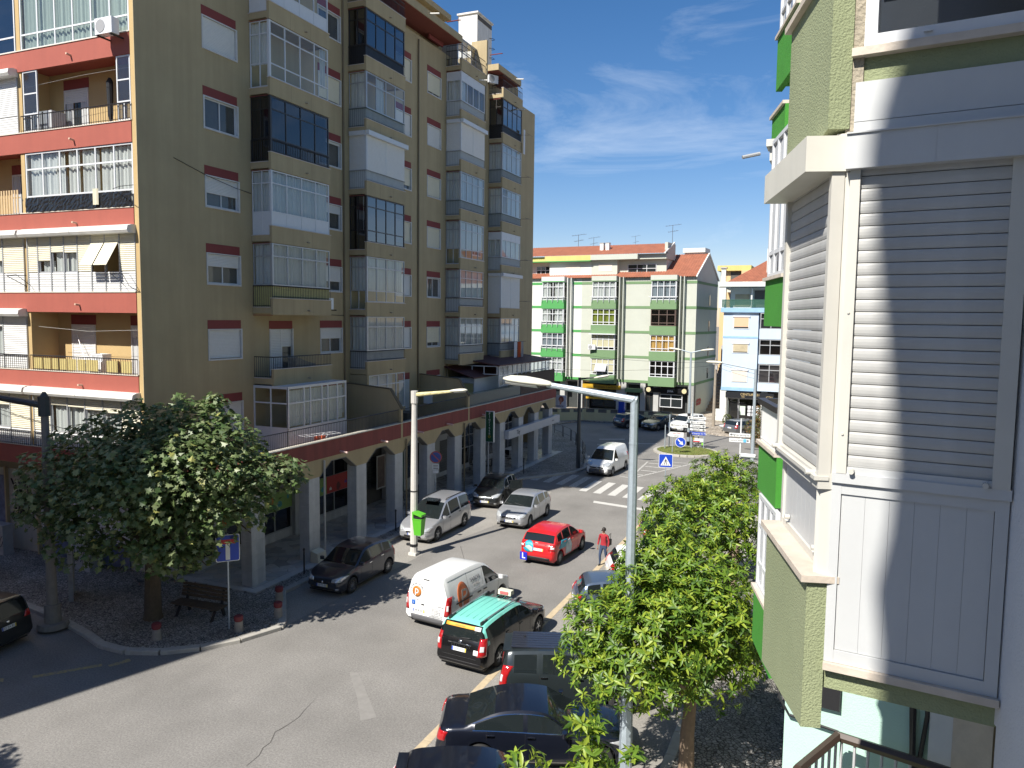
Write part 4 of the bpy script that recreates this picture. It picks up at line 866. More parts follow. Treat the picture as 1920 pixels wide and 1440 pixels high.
b = MB(); bars(b, TS, 47.2, 57.0, 6.1, 7.5, 0, ul[1:-1], (6.85,), .06, .06); GE = b.build('glazed_enclosure', white, TW); panes(GE, TS, ul, [6.12,6.85,7.47], -.01, glass('milky_glass', (0.5,0.56,0.58), .1, .15))
b = MB(); bars(b, lambda u, v, z: (u, 47.1-v, z), -23.9, -21.1, 6.9, 7.5, 0, (-23.,-22.1), (), .06, .05); b.build('end_window', white, GE)
# ================================================================== our own building on the right: the near enclosed balcony
olive = mat('olive_green_render', (0.27, 0.30, 0.17), 0.92, 0.12, 1.2, bump=0.5, bscale=95, streak=0.3, dirt=(0.215,0.255,0.13))
worn_white = mat('weathered_white_panel', (0.50, 0.51, 0.51), 0.45, 0.05, 3, streak=0.22, dirt=(0.40,0.40,0.385))
cream_al = mat('cream_white_aluminium', (0.54, 0.525, 0.475), 0.45, 0.06, 4, streak=0.2, dirt=(0.44,0.40,0.32))
slat_m = mat('dusty_slat', (0.44, 0.44, 0.425), 0.5, 0.10, 9, streak=0.35, dirt=(0.31,0.30,0.28))
limest = mat('rosy_limestone', (0.53, 0.46, 0.38), 0.6, 0.18, 7, bump=0.15)
PC = Vector((0.0, 4.15, 0)); DS = -hvec(-82.8); NS = Vector((-DS.y*-1, 0, 0)); NS = Vector((DS.y, -DS.x, 0)); DF = hvec(-15.4); NF = Vector((-DF.y, DF.x, 0))
TSD = lambda u, v, z: tuple(PC+DS*u+NS*v+Vector((0,0,z)))
TFR = lambda u, v, z: tuple(PC+DF*u+NF*v+Vector((0,0,z)))
TFW = lambda u, v, z: TFR(u*.77, v+.04, z)
OB = thing('near_apartment_block', 'olive green and white apartment block close by with a big closed roller shutter', 'apartment building', (1.5, 5, 0))
def slat_mesh(T, u0, u1, name):
    b = MB(); p = .0592; prof = [(-.006,0),(.0035,.002),(.0068,.014),(.008,.030),(.0068,.046),(.004,.0565),(-.006,.0578)]
    for (v0,z0),(v1,z1) in zip(prof, prof[1:]): b.face([T(u0,v0,z0),T(u1,v0,z0),T(u1,v1,z1),T(u0,v1,z1)])
    b.face([T(u0,-.006,0),T(u0,.008,.03),T(u0,-.006,.0578)]); b.face([T(u1,-.006,0),T(u1,.008,.03),T(u1,-.006,.0578)])
    return b.mesh(name, slat_m, fix=False)
def seam(b, T, u, z0, z1, v, w=.003, mi=1): b.box(u-w, u+w, v, v+.0012, z0, z1, mi, T)
Z0 = 8.96
ENC = MB()
# side: beam, sill, frames
for kk in (-0, 1):
    z = Z0+3.04*kk
    b = MB(); b.box(-.02 if kk == 0 else .0, .76, -.12, -.02, z-.145, z-.03, 0, TSD); b.build('beam', olive, OB)
    b = MB(); b.box(.0, .765, -.12, .035, z-.03, z+.008, 0, TSD); b.build('sill', limest, OB)
EB = link('enclosed_balcony', None, OB); EB.matrix_parent_inverse = emat(OB).inverted()
def epart(b, name, m): return b.build(name, m, EB if False else EBM)
b = MB(); b.box(.0,.045,-.045,.012,Z0+.01,9.90,0,TSD); b.box(.70,.755,-.045,.012,Z0+.01,9.90,0,TSD); b.box(.045,.70,-.045,.010,Z0+.01,Z0+.075,0,TSD); b.box(.045,.70,-.045,.010,9.845,9.90,0,TSD)
bpy.data.objects.remove(EB)
EBM = b.build('enclosed_balcony', worn_white, OB)
b = MB(); b.box(.0,.76,-.03,.028,9.902,9.952,0,TSD); b.box(.02,.74,-.04,.018,9.952,9.985,0,TSD); b.build('lower_rail', worn_white, EBM)
bd = lin(.047,.698,6)
for a, c in zip(bd, bd[1:]):
    m_ = MB(); m_.box(a+.0005, c-.0005, -.02, .0, Z0+.078, 9.843, 0, TSD); m_.build('panel_board', worn_white, EBM)
sm = slat_mesh(TSD, .062, .682, 'slat'); sm2 = slat_mesh(TFW, .06, 1.26, 'slat')
for i in range(25):
    o = link('slat', sm, EBM); o.location = (0,0,9.985+i*.0592)
for i in range(26):
    o = link('slat', sm2, EBM); o.location = (0,0,9.945+i*.0592)
b = MB(); b.box(.018,.064,-.03,.03,9.952,11.44,0,TSD); b.box(.680,.752,-.03,.03,9.952,11.44,0,TSD)
for z in (10.15,10.75): b.tube([TSD(.04,.03,z),TSD(.04,.036,z)], .006, 8)
for (u, z) in ((.09,9.968),(.655,9.966)): b.tube([TSD(u,.02,z),TSD(u,.055,z)], .013, 10)
b.build('shutter_guide', cream_al, EBM)
b = MB(); b.box(.0,.76,-.05,.075,11.435,11.60,0,TSD); b.box(.0,.76,-.05,.085,11.597,11.604,0,TSD); seam(b, TSD, .38, 11.44, 11.60, .075, .0, 1); b.build('shutter_box', [worn_white, dark_al], EBM)
b = MB(); b.box(.02,.76,-.06,.004,11.604,11.665,0,TSD); b.box(.02,.76,-.06,.004,11.668,11.853,0,TSD); b.build('upper_panel', worn_white, EBM)
# corner posts
b = MB(); b.box(-.055,.0,-.06,-.004,9.415,11.62,0,TSD); b.box(-.0,.018,-.04,.006,9.0,11.43,0,TSD); b.box(-.075,-.055,-.06,-.02,9.415,11.5,0,TSD); b.build('corner_post', cream_al, EBM)
# front: parapets of both storeys, copings, lower boards, guides, shutter box
FL = 1.05
for kk in (0, 1):
    z = Z0+3.04*kk
    b = MB()
    zl = z-.36
    f_ = FL-.13*kk; b.prism([(0.0,zl),(f_,zl-.12),(f_,z+.42),(0.0,z+.42)], -.0, .10, 0, T=lambda u, zz, v: TFR(u, v, zz)); pp = b.build('front_parapet', olive, OB)
    b = MB(); b.box(-.025, f_+.03, -.05, .135, z+.42, z+.455, 0, TFR); b.build('coping', limest, pp)
fbd = lin(.10,1.30,9)
for a, c in zip(fbd, fbd[1:]):
    m_ = MB(); m_.box(a+.0015, c-.0015, -.06, -.035, 9.46, 9.86, 0, TFW); m_.build('panel_board', worn_white, EBM)
b = MB(); b.box(.02,.10,-.07,-.02,9.415,9.9,0,TFW); b.box(1.3,1.36,-.07,-.02,9.415,9.9,0,TFW); b.box(.1,1.3,-.068,-.022,9.415,9.46,0,TFW); b.box(.0,1.36,-.05,.03,9.86,9.94,0,TFW)
b.box(.0,.06,-.03,.03,9.94,11.45,0,TFW); b.box(1.26,1.33,-.03,.03,9.94,11.45,0,TFW); b.box(-.01,1.34,-.02,.05,9.905,9.925,0,TFW)
for (u, z) in ((.1,9.93),(1.2,9.93)): b.tube([TFW(u,.02,z),TFW(u,.075,z)], .014, 10)
for u in (.25,1.1): b.tube([TFW(u,-.03,9.5),TFW(u,.0,9.5)], .014, 8)
b.build('front_frame', cream_al, EBM)
b = MB(); b.box(-.02,1.36,-.03,.16,11.435,11.605,0,TFW); b.build('shutter_box', mat('yellowed_white_box', (0.64,0.62,0.54), 0.5, 0.08, 3, streak=.2), EBM)
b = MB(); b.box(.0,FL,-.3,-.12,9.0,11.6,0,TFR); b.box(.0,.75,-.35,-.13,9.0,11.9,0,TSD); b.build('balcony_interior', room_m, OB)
# the damaged strip of render on the upper corner, upper storey window
b = MB(); b.box(-.02,.05,-.14,-.008,11.62,13.2,0,TSD); b.build('patched_render', mat('patched_render', (0.33,0.29,0.22), 0.95, 0.25, 5, bump=0.9, bscale=40), OB)
b = MB(); bars(b, TSD, .05, .76, 12.01, 14.4, -.02, (), (), .055, .07); b.box(.30,.335,-.001,.03,12.035,12.043,0,TSD); UW = b.build('upper_window', white, OB)
panes(UW, TSD, [.1,.72], [12.06,14.35], -.035, glass('dusty_dark_glass', (0.10,0.11,0.12), 0.09, 0.10))
b = MB(); slats(b, TSD, .1, .72, 12.3, 14.4, -.25, .06); b.build('inner_blind', dark_al, UW)
# body and street walls
bodyw = mat('greyish_white_render', (0.56,0.57,0.58), 0.9, 0.06, 2, bump=0.3, bscale=70)
mint = mat('mint_render', (0.42,0.60,0.52), 0.9, 0.06, 1.5, bump=0.2, bscale=60)
A_ = PC+DS*.76; BK = A_+Vector((.075,-.35,0)); BK2 = A_+Vector((.30,-1.35,0))
def fb(pts, z0, z1, m, name, par=OB):
    b = MB(); b.prism([(p[0],p[1]) for p in pts], z0, z1); return b.build(name, m, par)
fb([A_, A_+DF*3.2+DS*.2, A_+DF*3.2+DS*9, A_+DS*9], 8.83, 21.0, bodyw, 'wall'); fb([A_+DS*.001, A_+DS*9, BK2+DS*9, BK2, BK], 0.0, 21.0, bodyw, 'side_wall')
MW = Vector((-.33,7.72,0))
mw = fb([MW, MW+DS*2.6, MW+DS*2.6+Vector((.1,3,0)), MW+Vector((.1,3,0))], 0, 8.55, mint, 'lower_wall')

TMW = lambda u, v, z: tuple(MW+DS*u+NS*v+Vector((0,0,z)))
b = MB(); b.tube([TMW(.25,.02,7.88),TMW(1.05,.02,7.88),TMW(1.13,.02,7.80),TMW(1.14,.02,7.1)], .012, 6)
for u in (.4,.7,1.0): b.box(u-.015,u+.015,0,.035,7.86,7.9,0,TMW)
b.build('conduit', mint, OB)
b = MB(); b.tube([TMW(1.16,.03,7.75),TMW(1.10,.05,7.3),TMW(1.13,.04,6.6),TMW(1.18,.04,6.2)], .03, 6); b.tube([TMW(1.2,.03,7.75),TMW(1.22,.05,7.2),TMW(1.15,.04,6.5)], .02, 6)
b.tube([TMW(-.02,.03,7.3),TMW(-.05,.05,7.05),TMW(.05,.06,6.9),TMW(.5,.05,6.85)], .014, 5); b.build('black_cable', black_iron, OB)
b = MB(); b.box(.28,.50,0,.06,7.05,7.5,0,TMW); b.build('meter_box', black_iron, OB)
b = MB(); b.box(1.42,1.72,-.0,.08,4.5,8.4,0,TMW); b.box(1.24,1.42,0,.05,4.5,8.4,1,TMW); b.box(1.72,2.5,0,.04,4.5,8.4,2,TMW); b.build('door_surround', [limest, white, mat('brown_render',(0.20,0.16,0.10),.9,.15)], OB)
# railing of the balcony below
b = MB(); RC, RL, RR = (.15,7.33), (-.16,6.62), (1.02,7.10)
for p, q, n in ((RC,RL,5),(RC,RR,7)):
    b.tube([(p[0],p[1],6.95),(q[0],q[1],6.95)], .045, 6, 1)
    for i in range(n+1): t = (i+.3)/(n+1); b.tube([(p[0]+(q[0]-p[0])*t, p[1]+(q[1]-p[1])*t, 6.0),(p[0]+(q[0]-p[0])*t, p[1]+(q[1]-p[1])*t, 6.92)], .014, 5, 0)
b.build('balcony_railing', [mat('grey_baluster', (0.42,0.42,0.43), 0.5, 0.05), mat('brown_handrail', (0.055,0.035,0.025), 0.45, 0.1)], OB)
b = MB(); b.prism([RC, RR, (1.2,6.2), (-.1,6.3), RL], 5.75, 6.0); b.build('balcony_slab', olive, OB)
# the neighbouring bright green unit, further down the street
bright = mat('bright_green_render', (0.045,0.235,0.022), 0.85, 0.10, 2, bump=0.4, bscale=50)
NB = thing('green_apartment_block', 'bright green balconied apartment block just beyond the olive one', 'apartment building', (1, 14, 0))
def gunit(E, L, z0, z1, cop=True, gl=None):
    """balcony parapet whose far end is E, running back towards us"""
    E = Vector((E[0],E[1],0)); T = lambda u, v, z: tuple(E-DF*u+NF*v+Vector((0,0,z)))
    b = MB(); b.box(0, L, -.12, 0, z0, z1, 0, T); b.box(-.0,.12,-.9,-.12,z0+.1,z1-.02,0,T); g = b.build('balcony_parapet', bright, NB)
    if cop: b = MB(); b.box(-.04, L, -.16, .05, z1, z1+.06, 0, T); b.build('coping', limest, g)
    if gl:
        b = MB(); us = lin(.03, L-.1, 3); bars(b, T, us[0], us[-1], z1+.06, gl, -.06, us[1:-1], (z1+.5, gl-.55), .07, .08)
        S = lambda u, v, z: T(.03+v, -u, z); bars(b, S, .06, .9, z1+.06, gl, 0, (.5,), (z1+.5, gl-.55), .07, .06); w = b.build('window_frame', white, NB); panes(w, T, us, [z1+.08,z1+.5,gl-.55,gl-.05], -.06, pane_dark); panes(w, S, [.08,.5,.88], [z1+.08,z1+.5,gl-.55,gl-.05], 0, pane_dark)
    return T
for (px, py, z0, z1, gl, L, D) in ((1410,1190,4.85,5.85,7.6,1.6,14.2),(1420,911,7.62,8.47,None,1.6,14.3),(1432,610,10.62,11.45,14.0,1.6,14.4),(1447,250,14.15,14.68,None,1.2,15.2),(1456,137,15.25,16.25,18.2,1.8,15.2)):
    q = atD(px, py, D); T = gunit((q.x,q.y), L, z0, z1, True, gl)
    if z0 == 7.62:
        railing(T, [(.05,-.02,1.6,-.02),(.05,-.02,.05,-.8)], 8.53, 9.2, mat('white_iron', (0.6,0.6,0.58), 0.5, 0.05), NB, .1, .014); b = MB(); b.box(-.02,1.6,-.07,.05,9.2,9.3,0,T); b.box(-.02,.1,-.9,-.07,9.2,9.3,0,T); b.build('handrail', dark_al, NB)
        b = MB(); b.tube([T(-.02,.05,8.2),T(-.1,.3,8.2)], .04, 8); b.build('awning_tube', white, NB)
fb([(-.05,12.9),(-.4,15.3),(-.6,19.0),(9,19),(9,12.9)], 0, 20, mat('pale_green_wall',(0.5,0.52,0.46),.9,.08), 'wall', NB)
q = atD(1392,295,14.2); q2 = atD(1425,288,14.2); b = MB(); b.tube([q,q2], .035, 8); b.build('spout', alu, NB)
q = atD(1447,262,14.8); b = MB(); b.box(q.x,q.x+.5,q.y-.3,q.y+.1,13.75,14.12); b.box(q.x-.06,q.x+.5,q.y-.4,q.y+.1,14.0,14.13); b.build('shutter_box', cream_al, NB)
# bay next to our own window, behind the camera: its added screen throws the shadow across the near shutter
SB_ = thing('neighbour_balcony', 'projecting olive balcony of the block just behind the viewpoint', 'balcony', (-1.0, -3.2, 0))
b = MB(); b.box(-2.0,6,-11,-3.7,0,24); b.build('wall', bodyw, SB_); b = MB()
for i in range(7): z = 3.2+3.04*i; b.box(-2.12,-1.0,-7.2,-3.6,z,z+.95)
b.build('balcony_parapet', olive, SB_)
shadow_edge = [(8.3,.26),(9.1,.25),(9.4,.21),(9.7,.26),(10.0,.275),(10.35,.24),(10.7,.19),(11.1,.13),(11.4,.10),(11.7,.12),(11.9,.17),(12.3,.27),(13,.32)]
b = MB(); 
for (z0,u0),(z1,u1) in zip(shadow_edge, shadow_edge[1:]): b.prism([(u0-2.515,z0+8.29),(-1.9,z0+8.29),(-1.9,z1+8.29),(u1-2.515,z1+8.29)], -3.59, -3.49, 0, T=lambda x, z, y: (x,y,z))
b.build('shadow_screen', mat('grey_canvas', (0.42,0.42,0.46), 0.8, 0.05), SB_)  # added unseen screen, its edge cut to cast the shutter's shadow outline
SB_['label'] = 'olive and white shuttered block just behind the viewpoint, out of frame'; SB_['category'] = 'apartment building'; SB_.name = 'shuttered_block'
# twin of the ochre tower on the near side of the side street: its shadow falls over the corner
T2 = thing('apartment_tower', 'second ochre tower with red bands left of the viewpoint, out of frame', 'apartment building', (-34, 2.5, 0))
b = MB(); b.box(-50,-24,.3,5.0,0,23.2); b.build('wall', beige, T2); b = MB()
for k in range(6): b.box(-50,-24.2,5.0,5.12,4.46+3.14*k,5.23+3.14*k)
b.build('balcony_band', redp, T2); b = MB()
for k in range(6):
    for i in range(5): b.box(-49+i*5.2,-45.5+i*5.2,5.0,5.06,5.6+3.14*k,7.2+3.14*k)
b.build('shuttered_window', shutter_m, T2)
RB = thing('unseen_row', 'plain pale blocks along the street hidden behind the near ones', 'apartment building', (8, 30, 0))  # unseen blocks added to cut skylight and deepen the shade
b = MB(); b.box(1.2,14,19.1,44,0,20); b.box(6.2,16,-60,-11.2,0,21); b.box(1.5,18,50,66,0,17); b.box(-50,-24.5,-60,-7,0,15); b.box(-72,-53,3,22,0,16); b.box(-26,6.1,-78,-62,0,20); b.build('wall', mat('pale_green_wall',(0,0,0)), RB); b = MB()
for i in range(6): b.box(.4,1.2,20,25,2.6+3*i,3.5+3*i); b.box(.4,1.2,30,35,2.6+3*i,3.5+3*i)
b.build('balcony_parapet', bright, RB)
# ================================================================== the white and green block closing the street
BP = Vector((-14.61, 85.91, 0)); BD = hvec(-85.4); BN = Vector((-BD.y, BD.x, 0))
if BN.y > 0: BN = -BN
TB = lambda u, v, z: tuple(BP+BD*u+BN*v+Vector((0,0,z)))
MB_ = thing('white_green_block', 'white apartment block with green bands and a red tiled roof across the street end', 'apartment building', (-24, 90, 0))
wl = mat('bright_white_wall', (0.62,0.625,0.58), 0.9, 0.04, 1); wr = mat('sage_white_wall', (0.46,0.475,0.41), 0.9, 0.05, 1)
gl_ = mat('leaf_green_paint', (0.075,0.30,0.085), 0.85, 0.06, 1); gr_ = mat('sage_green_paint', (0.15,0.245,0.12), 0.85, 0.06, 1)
tile = mat('terracotta_tile', (0.27,0.095,0.052), 0.85, 0.3, 1.6, bump=0.1)
UZ = 13.6
b = MB()
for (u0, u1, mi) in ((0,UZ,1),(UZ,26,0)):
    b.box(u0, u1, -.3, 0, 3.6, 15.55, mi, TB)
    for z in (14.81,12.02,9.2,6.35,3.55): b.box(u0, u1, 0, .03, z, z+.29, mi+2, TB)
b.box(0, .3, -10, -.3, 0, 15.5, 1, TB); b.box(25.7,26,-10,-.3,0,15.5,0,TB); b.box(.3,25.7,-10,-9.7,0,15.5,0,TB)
for z in (14.81,12.02,9.2,6.35,3.55): b.box(-.03, 0, -10, .03, z, z+.29, 3, TB)
b.prism([(.0,15.5),(-10,15.5),(-5,18.35)], 0, .3, 1, T=lambda v, z, u: TB(u, v, z)); 
wB = b.build('wall', [wl, wr, gl_, gr_], MB_)
for z in (13.4,10.4,7.4,4.9):
    b = MB(); b.box(-.04,-.005,-6.3,-5.8,z-.9,z+.3,0,TB); b.build('slit_window', dark_glass, MB_)
# roof: tile courses as real ridges
def tiles(b, T, u0, u1, v0, z0, v1, z1, pitch=.30):
    n = int((u1-u0)/pitch); sl = Vector((v1-v0, z1-z0)); L = sl.length; nx, nz = -(z1-z0)/L*.05, (v1-v0)/L*.05
    if nz < 0: nx, nz = -nx, -nz
    for i in range(n):
        a = u0+(u1-u0)*i/n; c = u0+(u1-u0)*(i+.5)/n; d = u0+(u1-u0)*(i+1)/n
        b.face([T(a,v0,z0),T(c,v0+nx,z0+nz),T(c,v1+nx,z1+nz),T(a,v1,z1)]); b.face([T(c,v0+nx,z0+nz),T(d,v0,z0),T(d,v1,z1),T(c,v1+nx,z1+nz)])
b = MB(); tiles(b, TB, -.05, 26, .35, 15.55, -5, 18.4); tiles(b, TB, -.05, 26, -10.3, 15.5, -5, 18.4); tiles(b, TB, 3.65, 26, .2, 18.2, -3.5, 19.6); b.build('tiled_roof', tile, MB_)
b = MB(); b.prism([(.4,15.5),(.4,15.62),(-5,18.52),(-10.3,15.62),(-10.3,15.5),(-5,18.4)], -.12, .02, 0, T=lambda v, z, u: TB(u, v, z)); b.prism([(.25,18.15),(-3.5,19.6),(-3.5,19.75),(.25,18.3)], 3.55, 3.7, 0, T=lambda v, z, u: TB(u, v, z)); b.build('gable_coping', wl, MB_)
# attic storey
b = MB(); b.box(3.75,9.4,-4,-.9,15.8,17.6,1,TB); b.box(9.4,12.6,-4,-.35,15.8,17.6,1,TB); b.box(12.6,18.0,-4,-.35,15.8,17.6,0,TB); b.box(18.0,26,-4,-.9,15.8,17.6,0,TB); 
b.box(3.6,6.8,-4,-.25,17.62,18.2,1,TB); b.box(6.8,12.5,-4,.25,17.62,18.2,1,TB); b.box(12.5,18.4,-4,.25,17.62,18.2,2,TB); b.box(18.4,26,-4,-.1,17.5,18.15,2,TB)
b.box(12.5,26,-.2,.26,17.5,17.62,3,TB); b.box(3.65,4.0,-4,-.9,18.2,19.5,1,TB); at = b.build('attic', [wl, wr, mat('yellow_fascia', (0.62,0.50,0.17), 0.85, 0.06, 2, streak=.2), gl_], MB_)
b = MB()
for (u0, u1) in ((14.0,15.9),(9.0+1.0,11.7)): b.box(u0,u1,-.36,-.32,16.3,17.2,0,TB)
b.build('roller_shutter', mat('cream_roller', (0.62,0.55,0.47), 0.6, 0.04), MB_)
for (u0, u1, n) in ((18.2,20.0,3),(4.9,8.3,3)):
    b = MB(); bars(b, TB, u0, u1, 16.15, 17.1, -.86, lin(u0,u1,n)[1:-1], (16.6,), .06, .05); w = b.build('window', white, MB_); panes(w, TB, lin(u0,u1,n), [16.17,16.6,17.08], -.87, dark_glass)
b = MB()
for u in (11.6,10.9): b.box(u,u+.45,-2.0,-1.5,18.7,19.7,0,TB); b.box(u-.04,u+.49,-2.04,-1.46,19.7,19.76,1,TB)
b.build('chimney', [wl, alu], MB_)
b = MB(); b.box(.6,2.8,-7,-5,17.5,18.6,0,TB); b.box(.4,3.0,-7.2,-4.8,18.6,19.1,0,TB); b.build('roof_hut', wl, MB_)
# bays
frm = {'w': white, 'd': mat('brown_aluminium', (0.12,0.085,0.07), 0.4, 0.05)}
cur_c = {'w': curtain_m, 'g': mat('olive_curtain', (0.20,0.23,0.03), 0.9, 0.1, 4), 'o': mat('ochre_curtain', (0.50,0.31,0.10), 0.9, 0.15, 3), 'y': mat('ivory_blind', (0.55,0.49,0.33), 0.8, 0.06), 'b': mat('grey_blue_curtain', (0.22,0.25,0.28), 0.9, 0.1, 3), 'n': room_m}
BAYS = [((15.45,18.42), 0, 'wwbw', 'wwww'), ((8.98,12.0), 1, 'wgyy', 'wwww'), ((1.95,4.95), 1, 'bnon', 'wdww')]
for bi, ((u0, u1), sd, cus, frs) in enumerate(BAYS):
    b = MB(); b.box(u0,u1,0.0,1.0,15.12,15.72,sd,TB); b.box(u0,u1,.98,1.02,15.1,15.2,sd+2,TB)
    for du in (.25,.62): b.box(u0-du-.1,u0-du,0,.75-.2*(du>.5),3.9,15.6,sd,TB)
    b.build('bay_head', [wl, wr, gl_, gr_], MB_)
    for i in range(4):
        zb = 11.95-2.87*i; zp = zb+1.0; zt = zb+3.15 if i else 15.12; zt = min(zt, zb+2.86)
        if i == 0: zt = 15.12
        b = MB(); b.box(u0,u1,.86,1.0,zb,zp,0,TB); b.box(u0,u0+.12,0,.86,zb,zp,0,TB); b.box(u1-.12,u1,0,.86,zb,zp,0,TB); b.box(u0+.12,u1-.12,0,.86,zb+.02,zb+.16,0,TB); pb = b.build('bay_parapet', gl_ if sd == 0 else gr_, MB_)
        us = lin(u0+.1, u1-.1, 4 if frs[i] == 'w' else 3); b = MB(); bars(b, TB, us[0], us[-1], zp+.02, zt, .9, us[1:-1], (zp+.35, zt-.6), .08, .06)
        S = lambda u, v, z: TB(u0+.06+v, u, z); bars(b, S, .05, .9, zp+.02, zt, 0, (), (zp+.35,zt-.6), .06, .05); w = b.build('bay_window', frm[frs[i]], MB_)
        panes(w, TB, us, [zp+.04,zp+.35,zt-.6,zt-.04], .89, pane_m if cus[i] != 'n' else pane_dark); panes(w, S, [.06,.88], [zp+.04,zt-.04], 0, pane_dark)
        b = MB()
        if cus[i] == 'y': b.box(us[0]+.04,us[-1]-.04,.84,.86,zp+.3,zt-.05,0,TB)
        else:
            curtain(b, TB, us[0]+.05, us[0]+(us[-1]-us[0])*.42, zp+.05, zt-.05, .78, .05); curtain(b, TB, us[0]+(us[-1]-us[0])*(.62 if i < 2 and bi == 0 else .45), us[-1]-.05, zp+.05, zt-.05, .78, .05)
        b.build('curtain', cur_c[cus[i]], w)
        b = MB(); b.box(u0+.05,u1-.05,.05,.12,zp,zt,0,TB); b.build('room_back', room_m, w)
        if sd == 0 or i == 0:
            b = MB(); b.box(u0-.15,u1+.15,1.1,1.14,zp+.38,zp+.42,0,TB)
            for t in range(5): b.box(us[0]+(us[-1]-us[0])*t/4-.015, us[0]+(us[-1]-us[0])*t/4+.015, 1.0, 1.14, zp-.25, zp+.4, 0, TB)
            b.build('drying_rail', white, pb)
ac_unit(TB(11.7,1.25,7.25), R(4.6), 'white air conditioner on the sage green bay with an ivory blind')
b = MB(); b.box(8.9,12.1,1.0,1.35,9.0,9.12,0,TB); b.build('awning_box', white, MB_)
b = MB(); b.prism([(1.02,5.55),(1.5,4.75),(1.52,4.78),(1.04,5.58)], 9.9, 11.3, 0, T=lambda v, z, u: TB(u, v, z)); b.build('awning', mat('grey_canvas', (0.42,0.42,0.46), 0.8, 0.05), MB_)
# ground floor
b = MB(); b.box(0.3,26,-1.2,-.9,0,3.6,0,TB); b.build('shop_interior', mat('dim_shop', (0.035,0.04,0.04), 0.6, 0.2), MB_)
b = MB()
for u in (0.0,1.0*0+.02,4.0,5.55,7.85,8.45,13.3,15.6,19): b.box(u,u+.6,-.9,-.02,0,3.55,0,TB)
b.box(0,26,-.9,-.3,3.3,3.6,0,TB); b.build('shop_pier', mat('pale_pier', (0.40,0.40,0.38), 0.8, 0.1, 2), MB_)
yl = mat('amber_sign', (0.50,0.30,0.02), 0.5, 0.08, 1); TXB = lambda u, v, z: frameM(TB(u,v,z), -BD, (0,0,1))
b = MB(); b.box(8.5,13.25,-.3,.12,2.62,3.1,0,TB); ys = b.build('shop_sign', yl, MB_); lettering('Análises Clínicas', .42, TXB(10.4,.125,2.86), mat('brown_ink',(0.10,0.05,0.01),.6,0), ys)
b = MB(); b.box(.55,5.6,-.3,.14,2.58,3.1,0,TB); ks = b.build('shop_sign', mat('black_sign', (0.008,0.008,0.01), 0.35, 0), MB_); lettering('JOSA', .30, TXB(2.6,.145,2.78), mat('pale_lettering', (0.75,0.78,0.9), .5, 0), ks, bold=.006); lettering('CERVEJARIA', .16, TXB(2.5,.145,3.0), mat('grey_ink',(0,0,0)), ks)  # plain pale lettering on the black sign
for u in (1.0,5.1):
    b = MB(); b.tube([TB(u,.16,2.86),TB(u,.24,2.86)], .27, 18); b.build('round_sign', mat('cream_disc', (0.55,0.48,0.28), 0.5, 0.1), MB_)
b = MB(); b.box(5.9,7.9,-.3,.3,2.45,2.85,0,TB); b.build('awning', gr_, MB_)
for (u0,u1,z0,z1,fm_) in ((9.1,12.2,.5,2.5,dark_al),(12.4,13.2,.1,2.5,dark_al),(6.2,7.8,.3,2.4,dark_al),(1.3,3.9,.9,2.4,white),(4.65,5.5,.1,2.5,dark_al),(16.3,18.8,.8,2.6,dark_al)):
    b = MB(); bars(b, TB, u0, u1, z0, z1, -.25, ((u0+u1)/2,), (z1-.5,), .08, .06); w = b.build('shop_window', fm_, MB_); panes(w, TB, [u0,(u0+u1)/2,u1], [z0,z1], -.27, dark_glass)
b = MB(); b.box(9.1,12.9,-.2,-.16,1.35,1.6,0,TB); b.build('window_band', yl, MB_)
lettering('21', .5, frameM(TB(-.035,-1.6,1.7), (.08,.997,0), (0,0,1)), redink, MB_) if False else None
scrawl(lambda u, v, z: TB(-v-.02, -u, z), 1.2, 1.2, 2.0, .7, 5, mat('pink_spray', (0.42,0.10,0.10), 0.8, 0), MB_, .04, 8)
def aerial(x, y, z, h, label, s=1.0):
    b = MB(); b.tube([(x,y,z),(x,y,z+h)], .03*s, 5)
    for dz, L in ((0,1.4),(-.7,.9)):
        b.tube([(x-L*.6*s,y,z+h+dz-.1),(x+L*.7*s,y+.2,z+h+dz+.1)], .018*s, 4)
        for t in range(5): q = x-L*.5*s+L*s*t/4.0; b.tube([(q,y-.25*s,z+h+dz-.05+.04*t),(q,y+.25*s,z+h+dz-.05+.04*t)], .012*s, 4)
    tag(b.build('television_aerial', mat('aerial_metal', (0.16,0.17,0.19), 0.4, 0.1, metal=.5)), label, 'aerial')
q = TB(15.6,-3.4,0); aerial(q[0],q[1],19.4,1.6,'leftmost rooftop aerial above the yellow fascia'); q = TB(13.6,-3.4,0); aerial(q[0],q[1],19.4,1.2,'short rooftop aerial left of the twin chimneys',.8); q = TB(4.0,-3.8,0); aerial(q[0],q[1],19.5,2.2,'tall rooftop aerial at the right end of the ridge'); q = TB(8.4,-3.6,0); aerial(q[0],q[1],19.5,1.1,'thin rooftop aerial right of the twin chimneys',.6)
